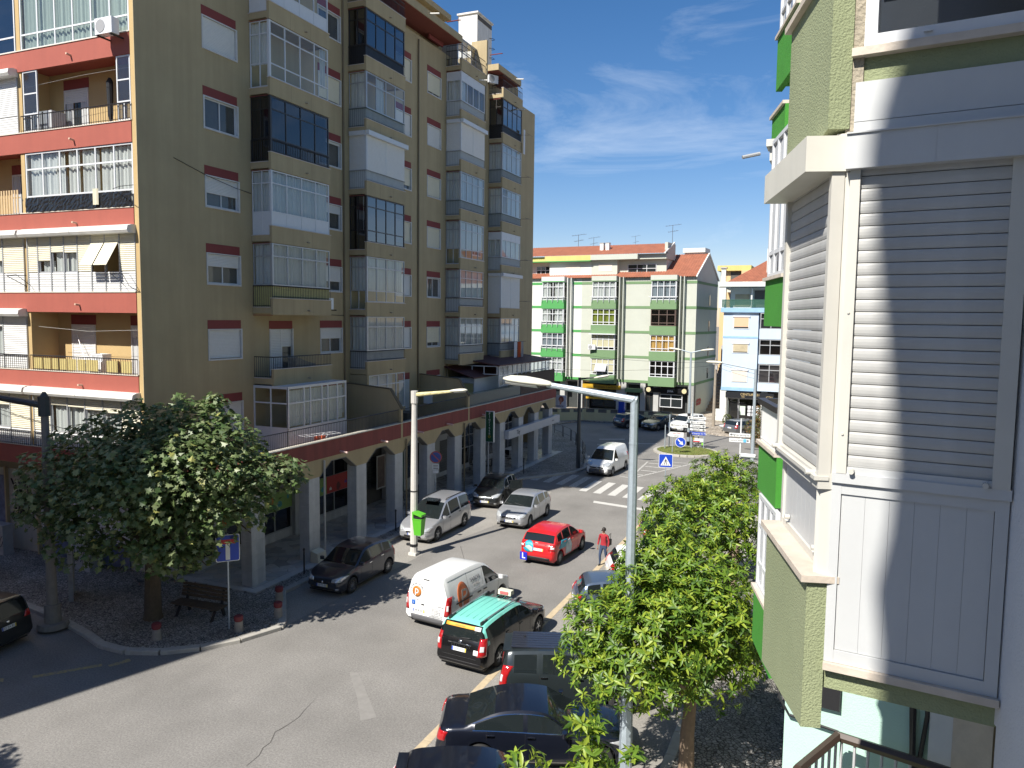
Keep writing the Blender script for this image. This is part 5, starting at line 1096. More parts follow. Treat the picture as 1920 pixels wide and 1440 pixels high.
# low yellow terrace wall
YW = thing('terrace_wall', 'low pale yellow wall with raised posts before the shaded shops', 'wall', (-21, 77, 0))
yw = mat('pale_yellow_render', (0.60,0.54,0.32), 0.9, 0.08, 1.5); gp_ = mat('grey_panel_wall', (0.16,0.155,0.14), 0.8, 0.1)
for (p, q) in (((-31,75.2),(-26.7,75.6)),((-26.7,75.6),(-24.5,77.2)),((-24.5,77.2),(-15.4,78.1))):
    d = Vector((q[0]-p[0],q[1]-p[1],0)); L = d.length; d.normalize(); n_ = Vector((-d.y,d.x,0)); T = lambda u, v, z: tuple(Vector((p[0],p[1],0))+d*u+n_*v+Vector((0,0,z)))
    b = MB(); b.box(0,L,0,.25,.05,.95,0,T); k = max(1,int(L/1.25))
    for i in range(k+1): b.box(i*L/k-.2*(i>0),i*L/k+.2*(i<k),-.01,.26,.95,1.3,0,T)
    b.build('wall', yw, YW); b = MB(); b.box(0.02,L-.02,.06,.2,.95,1.27,0,T); b.box(0,L,0,.25,1.3,1.36,0,T); b.build('grey_panel', gp_, YW)
# ================================================================== the blue building right of the alley
CP = Vector((-11.33, 83.6, 0)); CD = hvec(91.0); CN = Vector((0.017,-1,0))
TC = lambda u, v, z: tuple(CP+CD*u+CN*v+Vector((0,0,z)))
CB = thing('pale_blue_building', 'pale blue building with an estate agent at street level and a green roof railing', 'apartment building', (-7, 88, 0))
bl = mat('pale_blue_render', (0.46,0.55,0.65), 0.9, 0.05, 1, streak=.15, dirt=(0.38,0.45,0.53)); bl2 = mat('blue_band_paint', (0.26,0.42,0.60), 0.85, 0.15, 2)
b = MB(); b.box(0,3.55,-10,0,3.4,11.65,0,TC); b.box(3.55,14,-10,-.7,3.4,11.65,0,TC); b.box(3.7,14,-.7,.35,8.9,9.95,0,TC); b.box(3.7,14,-.7,.35,6.35,7.25,0,TC); b.box(3.7,14,-.7,.35,3.5,4.35,0,TC)
b.box(-.02,3.57,0,.03,8.95,9.15,1,TC); b.box(-.3,14,-10,.3,11.65,12.12,1,TC); b.box(-.03,3.57,.0,.04,3.4,3.75,1,TC); b.build('wall', [bl, bl2], CB)
for (z0, z1, mm, op) in ((10.0,11.15,mat('peach_roller',(0.60,0.40,0.25),.6,.05),.12),(7.45,8.35,mat('stained_roller',(0.42,0.36,0.24),.6,.3,1.5),.1),(4.4,5.55,mat('cream_roller',(0,0,0)),0)):
    b = MB(); b.box(1.0,2.65,0,.05,z0-.06,z1+.06,0,TC); b.box(.95,2.7,0,.12,z1,z1+.16,0,TC); w = b.build('window', white, CB)
    b = MB(); b.box(1.1,2.55,.052,.07,z0+(z1-z0)*op,z1-.04,0,TC); b.build('roller_shutter', mm, w); b = MB(); b.box(1.1,2.55,.051,.056,z0,z0+(z1-z0)*max(op,.02),0,TC); b.build('pane', dark_glass, w)
for (z0, z1, cm) in ((9.95,11.6,curtain_m),(7.27,8.88,mat('brown_curtain',(0.16,0.11,0.07),.9,.15,3)),(4.37,6.3,wl)):
    us = lin(3.75,8.0,4); b = MB(); bars(b, TC, us[0], us[-1], z0, z1, .28, us[1:-1], (z1-.6,), .08, .06); w = b.build('window', alu, CB); panes(w, TC, us, [z0,z1-.6,z1], .26, pane_dark); b = MB(); b.box(3.8,7.95,.05,.1,z0,z1,0,TC); b.build('curtain', cm, w)
b = MB(); n = 70
for i in range(n): b.box(-.2+i*.1,-.12+i*.1,.18,.21,12.15,12.95,0,TC)
b.box(-.2,6.8,.17,.22,12.9,12.98,0,TC); b.build('roof_railing', mat('dark_green_railing', (0.02,0.085,0.06), 0.6, 0.1), CB)
b = MB(); b.box(.4,14,-10,-2.0,12.12,14.3,0,TC); b.box(-.65,14,-10.5,-.2,14.35,14.85,0,TC); b.box(-.6,.1,-1,-.3,12.12,14.3,0,TC); b.box(2.6,2.75,-2,-1,12.2,14.2,0,TC); b.build('top_storey', wl, CB)
b = MB(); b.box(.9,2.4,-2,-1.95,12.3,13.6,0,TC); b.build('roller_shutter', mat('stained_roller',(0,0,0)), CB); b = MB(); b.box(2.9,4.2,-2,-1.9,12.2,14.0,0,TC); b.build('dark_opening', room_m, CB)
b = MB(); tiles(b, lambda u, v, z: TC(u+(z-14.85)*1.45, v, z), 0.2, 14, -.4, 14.85, -6, 18.0); b.build('tiled_roof', tile, CB)
b = MB(); b.face([TC(0.2,-.4,14.85),TC(4.77,-6,18.0),TC(0.2,-10,14.85)]); b.build('roof_hip', tile, CB)
b = MB(); b.box(4.2,10,-9,-5.6,16.3,18.2,0,TC); b.build('roof_dormer', wl, CB); b = MB(); tiles(b, lambda u, v, z: TC(u+(z-18.2)*1.4, v, z), 4.0, 10, -5.4, 18.2, -7.4, 19.4); b.build('dormer_tiles', tile, CB)
b = MB(); b.box(-.5,-.05,-1.4,-.9,14.6,16.3,0,TC); b.box(-.62,.07,-1.52,-.78,16.3,16.42,1,TC); b.box(4.0,4.3,-2.5,-2.2,15.5,18.4,0,TC); b.build('chimney', [wl, concrete], CB)
# estate agent on the ground floor
b = MB(); b.box(-.1,.55,-.7,-.02,0.1,3.4,0,TC); b.box(-.55,-.1,-.7,-.2,.1,1.3,0,TC); b.box(4.1,4.7,-.7,-.05,.1,3.4,0,TC); b.box(-.1,14,-9,-3.2,.1,3.4,0,TC); b.build('pier', wl, CB)
b = MB(); b.box(.5,5.35,-.5,.25,2.66,3.28,0,TC); cs_ = b.build('shop_sign', mat('charcoal_sign', (0.012,0.013,0.016), 0.4, 0), CB)
gold = mat('gold_lettering', (0.50,0.38,0.18), 0.4, 0.05); TXC = lambda u, v, z: frameM(TC(u,v,z), CD, (0,0,1))
lettering('CENTURY 21', .34, TXC(3.0,.255,3.06), gold, cs_); lettering('TEJO', .17, TXC(2.3,.255,2.8), gold, cs_)
b = MB(); b.box(4.5,5.4,.25,.33,2.5,3.2,0,TC); c2_ = b.build('logo_sign', mat('charcoal_sign',(0,0,0)), CB); lettering('C21', .42, TXC(4.95,.335,2.82), gold, c2_)
b = MB(); bars(b, TC, .6, 4.05, .12, 2.6, -.55, (1.75,1.85,), (), .08, .06); sw = b.build('shop_window', alu, CB); panes(sw, TC, [.6,1.78,4.05], [.14,2.55], -.56, glass('shop_glass', (0.25,0.28,0.28), .06))
b = MB(); b.box(.5,8,-3.1,-3.0,.1,3.3,0,TC); b.box(.5,8,-3,-.6,3.25,3.3,0,TC); b.build('shop_interior', mat('shop_dark', (0.05,0.05,0.055), 0.8, 0.1), CB)
for i in range(3):
    for j in range(3): b = MB(); b.box(2.75+i*.42,3.05+i*.42,-.54,-.52,.75+j*.38,1.05+j*.38,0,TC); b.build('paper_notice', mat('white_paper', (0.7,0.72,0.75), 0.7, 0.03), CB)
b = MB(); b.box(1.95,2.5,-.54,-.52,.8,1.75,0,TC); b.build('poster', mat('green_white_poster', (0.5,0.6,0.52), 0.6, 0.1, 3), CB)
# far houses and steps in the alley
q = thing('cream_apartment_block', 'distant cream and orange block with stacked balconies up the alley', 'apartment building', (-14, 112, 0))
om = mat('orange_cream_render', (0.60,0.42,0.22), 0.9, 0.06); b = MB(); b.box(-15.2,-11.4,108,120,0,17.5); b.box(-12.4,-11.4,107,108,0,17.5); b.build('wall', om, q); b = MB()
for i in range(5): b.box(-14.2,-12.3,107,108,2.6+i*3.0,3.6+i*3.0)
b.build('balcony_parapet', mat('pale_cream_render',(0.6,0.55,0.45),.9,.05), q); b = MB()
for i in range(5): b.box(-13.9,-12.5,107.95,107.99,3.7+i*3.0,5.4+i*3.0)
b.build('dark_opening', room_m, q); b = MB(); b.box(-15.6,-11.2,107.4,120.5,17.5,18.2); b.build('roof', mat('yellow_fascia',(0,0,0)), q)
st = thing('alley_steps', 'long brown flight of steps climbing the alley between the blocks', 'steps', (-12.6, 92, 0)); 
for i in range(16): b = MB(); b.box(-14.2,-11.3,92+i*.75,104.2,0.1+i*.33,.1+(i+1)*.33-.01); b.build('step', mat('brown_step', (0.27,0.21,0.16), 0.9, 0.15), st)
b = MB(); b.box(-14.3,-11.35,104.2,106.5,.1,7.5); b.build('landing_wall', concrete, st)
b = MB(); b.box(-13.6,-12.0,103.5,104.1,6.2,7.2); tag(b.build('blue_awning', mat('blue_canvas',(0.03,0.08,0.22),.8,.1)), 'small blue canvas awning at the head of the alley steps', 'awning')
# ================================================================== vehicles
def interp(pts, s):
    if s <= pts[0][0]: return pts[0][1]
    for i in range(len(pts)-1):
        (a, za), (c, zc) = pts[i], pts[i+1]
        if s <= c:
            t = (s-a)/(c-a)
            m0 = (zc-(pts[i-1][1] if i else za))/((c-(pts[i-1][0] if i else a-(c-a)))+1e-9); m1 = ((pts[i+2][1] if i+2 < len(pts) else zc)-za)/(((pts[i+2][0] if i+2 < len(pts) else c+(c-a))-a)+1e-9)
            d = (zc-za)/(c-a)
            if m0*d <= 0: m0 = 0
            if m1*d <= 0: m1 = 0
            m0 = math.copysign(min(abs(m0), 2.5*abs(d)), m0) if m0 else 0; m1 = math.copysign(min(abs(m1), 2.5*abs(d)), m1) if m1 else 0
            h = c-a; t2, t3 = t*t, t*t*t
            return (2*t3-3*t2+1)*za+(t3-2*t2+t)*h*m0+(-2*t3+3*t2)*zc+(t3-t2)*h*m1
    return pts[-1][1]
ST = {
 'hatch': dict(top=[(0,.40),(.012,.47),(.05,.53),(.17,.62),(.265,.665),(.45,.955),(.53,.993),(.64,1),(.78,.972),(.885,.91),(.955,.68),(.985,.59),(1,.42)], belt=[(0,.36),(.05,.48),(.25,.615),(.4,.635),(.85,.70),(.96,.63),(1,.40)], cw=.265, rf=.44, rr=.895, tg=.952, sg=(.315,.875), pil=[(.53,.011),(.745,.012)], kr=.13),
 'mpv': dict(top=[(0,.33),(.015,.40),(.07,.465),(.18,.55),(.24,.59),(.45,.95),(.53,.985),(.68,1),(.88,.985),(.94,.945),(.978,.60),(.992,.50),(1,.36)], belt=[(0,.30),(.06,.43),(.22,.555),(.4,.575),(.9,.625),(.97,.56),(1,.34)], cw=.235, rf=.435, rr=.945, tg=.977, sg=(.285,.935), pil=[(.47,.011),(.71,.012)], kr=.10),
 'wagon': dict(top=[(0,.40),(.012,.47),(.05,.53),(.17,.61),(.26,.655),(.425,.95),(.5,.988),(.64,1),(.85,.985),(.93,.945),(.972,.68),(.988,.60),(1,.42)], belt=[(0,.36),(.05,.48),(.25,.615),(.4,.635),(.88,.69),(.965,.63),(1,.40)], cw=.255, rf=.415, rr=.935, tg=.971, sg=(.30,.925), pil=[(.5,.011),(.70,.016)], kr=.11),
 'van': dict(top=[(0,.33),(.015,.41),(.06,.46),(.17,.545),(.215,.575),(.385,.91),(.45,.972),(.55,.995),(.7,1),(.93,.995),(.972,.975),(.99,.90),(.997,.5),(1,.34)], belt=[(0,.30),(.05,.42),(.21,.545),(.4,.565),(.9,.58),(.985,.57),(1,.32)], cw=.212, rf=.385, rr=None, tg=None, sg=(.255,.455), pil=[], kr=.035),
 'box': dict(top=[(0,.38),(.012,.49),(.05,.57),(.2,.635),(.25,.66),(.375,.94),(.44,.985),(.6,1),(.92,.975),(.955,.93),(.985,.66),(.994,.55),(1,.38)], belt=[(0,.34),(.05,.5),(.24,.625),(.4,.635),(.9,.66),(.975,.62),(1,.36)], cw=.245, rf=.37, rr=.953, tg=.984, sg=(.285,.90), pil=[(.49,.013),(.73,.02)], kr=.09),
 'sedan': dict(top=[(0,.42),(.01,.50),(.045,.565),(.2,.65),(.30,.685),(.43,.945),(.49,.985),(.56,1),(.66,.975),(.73,.915),(.855,.755),(.92,.735),(.972,.70),(.99,.58),(1,.42)], belt=[(0,.38),(.05,.52),(.28,.64),(.45,.655),(.75,.685),(.9,.67),(.97,.62),(1,.40)], cw=.295, rf=.43, rr=.70, tg=.848, sg=(.335,.80), pil=[(.545,.011)], kr=.16)}
def wheel_mesh(r, kind):
    key = ('wheel', round(r, 3), kind)
    if key in CARC: return CARC[key]
    b = MB(); prof = [(.55*r,-.09),(.66*r,-.102),(.93*r,-.10),(.99*r,-.075),(r,-.03),(r,.03),(.99*r,.075),(.93*r,.10),(.66*r,.102),(.55*r,.09)]; n = 26
    ix = [b.pts([(rr*math.cos(2*math.pi*k/n), y, rr*math.sin(2*math.pi*k/n)) for k in range(n)]) for rr, y in prof]
    for i in range(len(prof)-1):
        for k in range(n): b.f.append((ix[i]+k, ix[i]+(k+1)%n, ix[i+1]+(k+1)%n, ix[i+1]+k)); b.m.append(0)
    ty = b.mesh('tyre', mat('tyre_rubber', (0.02,0.02,0.02), 0.85, 0.1, 8), True)
    b = MB(); R0 = .66*r; b.tube([(0,-.06,0),(0,.085,0)], .28*R0, 14); ns = {'alloy10': 10, 'alloy5': 5, 'cap': 8}[kind]
    for k in range(ns):
        a = 2*math.pi*k/ns; w = {10: .16, 5: .30, 8: .30}[ns]*R0*.6; ca, sa = math.cos(a), math.sin(a)
        T = lambda u, v, z, ca=ca, sa=sa: (u*ca-v*sa, z, u*sa+v*ca)
        b.box(.2*R0, 1.0*R0, -w/2, w/2, .055, .085, 0, T)
    for (ra, rb, y0, y1) in ((.93*R0,1.04*R0,.098,.098),(.93*R0,.93*R0,.098,-.06),(.0,.93*R0,-.02,-.02)):
        i0 = b.pts([(ra*math.cos(2*math.pi*k/n), y0, ra*math.sin(2*math.pi*k/n)) for k in range(n)]); i1 = b.pts([(rb*math.cos(2*math.pi*k/n), y1, rb*math.sin(2*math.pi*k/n)) for k in range(n)])
        for k in range(n): b.f.append((i0+k, i0+(k+1)%n, i1+(k+1)%n, i1+k)); b.m.append(1 if y1 == -.02 else 0)
    ri = b.mesh('rim', [mat('alloy_rim', (0.50,0.51,0.53), 0.3, 0.05, metal=.8) if kind != 'cap' else mat('silver_hubcap', (0.36,0.37,0.38), 0.4, 0.08, metal=.4), mat('dark_rim_metal', (0.03,0.03,0.03), 0.7, 0)])  # second material: dark disc behind the spokes
    CARC[key] = (ty, ri); return ty, ri
CARC = {}
BLK = mat('black_trim', (0.02,0.02,0.021), 0.5, 0.06); CHR = mat('chrome', (0.72,0.73,0.75), 0.12, 0.0, metal=1.0)
CARGLASS = mat('car_glass', (0.012,0.016,0.017), 0.04, 0.0, spec=0.6)
LAMP = mat('lamp_lens', (0.52,0.54,0.55), 0.1, 0.25, 14, metal=0.35, coat=0.8); REDL = mat('red_lens', (0.36,0.012,0.014), 0.12, 0.25, 12, coat=0.8); WLENS = mat('white_lens', (0.6,0.56,0.56), 0.15, 0.1, coat=.6); AMB = mat('amber_lens', (0.6,0.22,0.02), 0.2, 0.05, coat=.5)
PLW = mat('plate_white', (0.68,0.69,0.68), 0.4, 0.03); PLB = mat('plate_blue', (0.02,0.07,0.42), 0.4, 0); PLY = mat('plate_yellow', (0.62,0.48,0.06), 0.4, 0)
def paint(name, col, metal=0.0, rough=0.28): return mat(name, col, rough, 0.03, 5, metal=metal, coat=0.75, spec=0.35)
class Car:
    def __init__(s, name, label, cat, xy, head, style, L, W, H, pm, wb, fo, r=.31, wheel='alloy10', clear=.19, ref='c', group=None, plate='front', glassm=None, lowtrim=False, detail=True):
        S = ST[style]; s.L, s.W, s.H, s.S, s.pm = L, W, H, S, pm
        f = hvec(head); x, y = xy
        if ref == 'rear': x += f.x*L/2; y += f.y*L/2
        if ref == 'front': x -= f.x*L/2; y -= f.y*L/2
        s.o = thing(name, label, cat, (x, y, 0.006), math.pi/2-R(head), group)
        top = [(a*L, z*H) for a, z in S['top']]; belt = [(a*L, z*H) for a, z in S['belt']]
        wx = [fo, fo+wb]; ra = r+.055
        xs = {0.0, L}
        for q in (.006,.015,.03,.055,.085): xs |= {q*L, L-q*L}
        for q in range(1, 34): xs.add(L*q/34)
        for w in wx:
            for k in range(-6, 7): xs.add(w+ra*math.sin(k*math.pi/12))
        br = [S['cw']*L, S['rf']*L, S['sg'][0]*L, S['sg'][1]*L]+[(c+d)*L for c, h in S['pil'] for d in (-h, h)]
        if S['rr']: br += [S['rr']*L, S['tg']*L]
        xs = sorted(q for q in xs if min(abs(q-t) for t in br) > .022)+br; xs.sort()
        out = []
        for q in xs:
            if not out or q-out[-1] > .004: out.append(q)
        xs = out; rings = []
        for q in xs:
            zt = interp(top, q); zs = min(interp(belt, q), zt-.015); e = min(q, L-q)
            zb = clear+.14*max(0, 1-e/(.045*L))**1.5
            hw = W/2*(1-.24*max(0, 1-q/(.17*L))**2.4-S['kr']*max(0, 1-(L-q)/(.10*L))**2.6)
            arch = False
            for w in wx:
                if abs(q-w) < ra: zb = max(zb, r+math.sqrt(ra*ra-(q-w)**2)*.99); arch = True
            cab = zt-zs; wr = hw-.035-.30*max(0, cab-.03)-(.0)
            ze = zt-min(.055, cab*.45)
            z2 = zb+(.03 if arch else .09); zm = zb+(zs-zb)*.5; z4 = zs-(zs-zb)*.13
            p5 = (hw-.03, zs); ed = (wr, ze); g = .93
            rg = [(0,zb),(hw-.10,zb),(hw-.015,z2 if z2 < zm else (zb+zm)/2),(hw,zm),(hw-.008,z4),p5,(p5[0]+(ed[0]-p5[0])*g, p5[1]+(ed[1]-p5[1])*g),(wr-.055,zt-min(.018,cab*.2)),(wr*.52,zt-.004),(0,zt)]
            rings.append(rg)
        NR = 10; V = []; 
        for q, rg in zip(xs, rings):
            for (y_, z_) in rg: V.append((L/2-q, y_, z_))
            for (y_, z_) in rg[1:-1]: V.append((L/2-q, -y_, z_))
        per = NR+NR-2
        def idx(i, j, sd):
            if sd == 0 or j in (0, NR-1): return i*per+j
            return i*per+NR+(j-1)
        groups = {}
        def add(tag_, f_): groups.setdefault(tag_, []).append(f_)
        cw, rf = S['cw']*L, S['rf']*L; sg0, sg1 = S['sg'][0]*L, S['sg'][1]*L
        for i in range(len(xs)-1):
            m = (xs[i]+xs[i+1])/2
            for j in range(NR-1):
                for sd in (0, 1):
                    t = 'body'
                    if j >= 7 and cw < m < rf: t = 'windshield'
                    elif j >= 7 and S['rr'] and S['rr']*L < m < S['tg']*L: t = 'rear_window'
                    elif j == 5 and sg0 < m < sg1 and not any(abs(m-c*L) < h*L for c, h in S['pil']):
                        t = ('side_window', sd, sum(m > c*L for c, h in S['pil']))
                    f_ = (idx(i,j,sd), idx(i+1,j,sd), idx(i+1,j+1,sd), idx(i,j+1,sd))
                    if len(set(f_)) < 3: continue
                    add(t, f_ if sd else f_[::-1])
        for i in (0, len(xs)-1):
            lp = [idx(i,j,0) for j in range(NR)]+[idx(i,j,1) for j in range(NR-2,0,-1)]; add('body', tuple(lp if i else lp[::-1]))
        allf = [f_ for g in groups.values() for f_ in g]
        s.bvh = BVHTree.FromPolygons([Vector(v) for v in V], allf)
        for t, fs_ in groups.items():
            used = sorted({k for f_ in fs_ for k in f_}); rm = {k: n for n, k in enumerate(used)}
            nm = t if isinstance(t, str) else t[0]
            me = bpy.data.meshes.new(nm); me.from_pydata([V[k] for k in used], [], [tuple(rm[k] for k in f_) for f_ in fs_])
            me.materials.append(pm if nm == 'body' else (glassm or CARGLASS))
            bm = bmesh.new(); bm.from_mesh(me); bmesh.ops.recalc_face_normals(bm, faces=bm.faces); 
            bm.to_mesh(me); bm.free()
            o = link(nm, me, s.o, True); smoothed(o, 38)
            if nm == 'body': s.body = o
        ty, ri = wheel_mesh(r, wheel)
        for w in wx:
            for sg in (1, -1):
                wo = link('wheel', ty, s.o, True); wo.location = (L/2-w, sg*(W/2-.115), r); wo.rotation_euler = (0, random.uniform(0,1), 0 if sg > 0 else math.pi)
                link('rim', ri, wo)
        # well behind the wheels
        b = MB()
        for w in wx: b.box(L/2-w-ra+.03, L/2-w+ra-.03, -W/2+.22, W/2-.22, clear-.02, r+ra-.06)
        b.box(-L/2+.2, L/2-.2, -W/2+.12, W/2-.12, clear-.05, clear+.02); b.build('underbody', BLK, s.o, local=True)
        mx = L/2-S['cw']*L-.055*L; 
        for sg in (1, -1):
            hit = s.hit(90*sg, mx, interp(belt, S['sg'][0]*L)+.04)
            b = MB(); y0 = hit[0].y; yy = y0+sg*.15; z = hit[0].z+.05
            pts = [(mx+.06*math.cos(t*math.pi/5)*(1.0), yy+.095*math.sin(t*math.pi/5)) for t in range(10)]
            b.prism(pts, z-.06, z+.06); b.box(mx-.02, mx+.03, min(y0,yy)-.0, max(y0,yy), z-.06, z-.03, 1); m_ = b.build('mirror', [pm, BLK], s.o, local=True)
    def hit(s, th, a, z, off=0.0):
        """th: bearing of the viewer round the car (0 front, 90 left, 180 rear); a: x for the sides, y for front/rear"""
        c, sn = math.cos(R(th)), math.sin(R(th))
        p = Vector((0, a, z)) if abs(c) > .7 else Vector((a, 0, z))
        if 0.05 < abs(c) < .999 and abs(sn) > 0.05: p = a if isinstance(a, Vector) else p
        o = Vector((p.x, p.y, p.z))+Vector((c, sn, 0))*12
        h = s.bvh.ray_cast(o, Vector((-c, -sn, 0)), 30)
        if h[0] is None: n = s.bvh.find_nearest(p); return n[0]+n[1]*off, n[1]
        nn = h[1] if h[1].dot(Vector((c,sn,0))) > 0 else -h[1]
        return h[0]+nn*off, nn
    def patch(s, name, th, poly, m, off=.006, rings=4, parent=None, sub=4):
        """poly: 3D points near the surface; projected along the bearing th onto the body"""
        P = [Vector(p) for p in poly]; D = []
        for p, q in zip(P, P[1:]+P[:1]):
            for t in range(sub): D.append(p+(q-p)*(t/sub))
        cen = sum(P, Vector())/len(P); b = MB(); c, sn = math.cos(R(th)), math.sin(R(th)); d = Vector((c, sn, 0)); ix = []
        def h(p, of):
            hh = s.bvh.ray_cast(p+d*12, -d, 30)
            if hh[0] is None: hh = s.bvh.find_nearest(p)
            n = hh[1] if hh[1].dot(d) > 0 else -hh[1]
            return hh[0]+(n+d*.5)*of
        for k in range(rings):
            t = 1-k/rings; ix.append(b.pts([h(cen+(p-cen)*t, off) for p in D]))
        ce = b.pts([h(cen, off)]); n = len(D)
        for k in range(rings-1):
            for i in range(n): b.f.append((ix[k]+i, ix[k]+(i+1)%n, ix[k+1]+(i+1)%n, ix[k+1]+i)); b.m.append(0)
        for i in range(n): b.f.append((ix[-1]+i, ix[-1]+(i+1)%n, ce)); b.m.append(0)
        sk = b.pts([h(p, -.004) for p in D])
        for i in range(n): b.f.append((sk+i, sk+(i+1)%n, ix[0]+(i+1)%n, ix[0]+i)); b.m.append(0)
        return b.build(name, m, parent or s.o, True, local=True)
    def quad(s, name, th, a0, a1, z0, z1, m, off=.006, parent=None):
        if abs(math.cos(R(th))) > .7:
            x = s.L/2*(1 if math.cos(R(th)) > 0 else -1); P = [(x,a0,z0),(x,a1,z0),(x,a1,z1),(x,a0,z1)]
        else:
            y = s.W/2*(1 if math.sin(R(th)) > 0 else -1); P = [(a0,y,z0),(a1,y,z0),(a1,y,z1),(a0,y,z1)]
        return s.patch(name, th, P, m, off, 3, parent)
    def sym(s, name, th, poly, m, **k):
        s.patch(name, th, poly, m, **k); return s.patch(name, -th if abs(th) not in (0,180) else th, [(x,-y,z) for x,y,z in poly], m, **k)
    def line(s, name, th, pts, m=BLK, r=.005):
        b = MB(); P = []
        for p, q in zip(pts, pts[1:]):
            for t in range(6): P.append(Vector(p)+(Vector(q)-Vector(p))*(t/6))
        P.append(Vector(pts[-1])); d = Vector((math.cos(R(th)), math.sin(R(th)), 0)); out = []
        for p in P:
            h = s.bvh.ray_cast(p+d*12, -d, 30)
            if h[0] is not None: out.append(h[0])
        if len(out) > 1: b.tube(out, r, 4); return b.build(name, m, s.o, local=True)
    def frame(s, th, a, z, off=.01):
        p, n = s.hit(th, a, z, off); c, sn = math.cos(R(th)), math.sin(R(th)); xd = Vector((-sn, c, 0)); yd = n.cross(xd)
        if yd.z < 0: yd = -yd
        xd = yd.cross(n); return frameM(p, xd, yd)
    def text(s, body, size, th, a, z, m, off=.012, parent=None, name='lettering'):
        return lettering(body, size, s.frame(th, a, z, off), m, parent or s.o, .001, local=True, name=name)
    def plate(s, th, a, z, txt, w=.5, h=.11):
        M = s.frame(th, a, z, .012); M3 = M; b = MB(); T = lambda x, y, zz: tuple(M3 @ Vector((x,y,zz)))
        b.box(-w/2, w/2, -h/2, h/2, -.006, .004, 0, T); b.box(-w/2+.002,-w/2+.045,-h/2+.002,h/2-.002,.004,.006,1,T); b.box(w/2-.045,w/2-.002,-h/2+.002,h/2-.002,.004,.006,2,T)
        p = b.build('number_plate', [PLW, PLB, PLY], s.o, local=True)
        if txt: lettering(txt, .098, M3 @ Matrix.Translation((0,0,.0055)), ink, p, .0005)
        return p
    def doors(s, fr, handles=(), zc=None):
        """door seams at the given fractions of the length, and handles"""
        L, H, W = s.L, s.H, s.W; belt = [(a*L, z*H) for a, z in s.S['belt']]
        for sg in (1, -1):
            for q in fr:
                zb = interp(belt, q*L); s.line('door_seam', 90*sg, [(L/2-q*L, sg*W/2, zb+.01), (L/2-q*L-.01, sg*W/2, .55), (L/2-q*L+.02, sg*W/2, .30)])
            if len(fr) > 1: s.line('door_seam', 90*sg, [(L/2-fr[0]*L, sg*W/2, .31), (L/2-fr[-1]*L, sg*W/2, .31)])
            for q in handles:
                zb = interp(belt, q*L)-.10; p, n = s.hit(90*sg, L/2-q*L, zb, .012); b = MB(); b.box(p.x-.09,p.x+.09,p.y-.014,p.y+.014,p.z-.018,p.z+.018); b.build('door_handle', s.pm if not s.hmat else s.hmat, s.o, local=True)
    hmat = None
    def lights(s, zf=.62, zr=.8, fw=.40, rw=.2, rh=.3, fh=.17, whitein=True):
        L, W, H = s.L, s.W, s.H; x = L/2; y = W/2
        s.sym('headlight', 32, [(x-.10,y-.52,zf-fh*.35),(x-.25,y-.16,zf-fh*.3),(x-.55,y-.0,zf+fh*.75),(x-.38,y-.2,zf+fh*.8),(x-.15,y-.5,zf+fh*.25)], LAMP, off=.008)
        x = -L/2
        s.sym('tail_light', 155, [(x+.02,y-rw-.06,zr-rh/2),(x+.16,y,zr-rh/2),(x+.22,y,zr+rh/2),(x+.06,y-rw*.8,zr+rh/2)], REDL, off=.01)
        if whitein: s.sym('reversing_light', 155, [(x+.03,y-rw*.8,zr-rh*.2),(x+.12,y-.06,zr-rh*.2),(x+.13,y-.06,zr+rh*.1),(x+.04,y-rw*.7,zr+rh*.1)], WLENS, off=.016)
    def grille(s, z0, z1, hw, m=BLK): s.quad('grille', 0, -hw, hw, z0, z1, m, .006)
def wipers(c):
    S, L = c.S, c.L; b = MB()
    for y0 in (.35, -.25):
        pts = []
        for t in range(5): 
            a = Vector((L/2-S['cw']*L-.04-.12*t/4, y0-.55*t/4, 0)); h = c.bvh.ray_cast(a+Vector((0,0,5)), Vector((0,0,-1)), 10)
            pts.append(h[0]+Vector((0,0,.012)))
        b.tube(pts, .008, 4)
    b.build('wiper', BLK, c.o, local=True)
# --- silver, grey and black cars on the left
P_gr = paint('graphite_paint', (0.055,0.06,0.075), 0.5); P_si = paint('silver_paint', (0.50,0.51,0.53), 0.6, 0.33); P_dk = paint('charcoal_paint', (0.030,0.033,0.034), 0.4)
P_rd = paint('red_paint', (0.52,0.014,0.018)); P_wh = paint('white_paint', (0.74,0.745,0.73)); P_bk = mat('black_paint', (0.006,0.006,0.007), .25, 0, coat=.45, spec=.3); P_bl = paint('steel_blue_paint', (0.10,0.135,0.19), 0.5); P_nv = paint('navy_black_paint', (0.008,0.010,0.018), 0.2); P_sl = paint('slate_green_paint', (0.026,0.034,0.037), 0.3); P_ol = paint('grey_green_paint', (0.10,0.11,0.105), 0.5)
def finish_front(c, z, wide=.5, emb=True, zfog=.33):
    c.grille(z, z+.09, wide*.75); c.quad('lower_grille', 0, -wide, wide, .27, .40, BLK)
    if emb: c.patch('emblem', 0, [(c.L/2,.05*math.cos(t*1.047),z+.05+.06*math.sin(t*1.047)) for t in range(6)], CHR, .014, 2, sub=1)
    c.sym('fog_light', 20, [(c.L/2-.05,c.W/2-.3,zfog-.04),(c.L/2-.12,c.W/2-.18,zfog-.04),(c.L/2-.12,c.W/2-.18,zfog+.04),(c.L/2-.05,c.W/2-.3,zfog+.04)], LAMP, off=.006)
c = Car('parked_hatchback', 'graphite hatchback parked in the tree shade facing us, nearest the corner', 'car', (-17.78,23.5), 180, 'hatch', 4.02, 1.72, 1.50, P_gr, 2.575, .80, ref='front', group='cars parked along the arcade kerb')
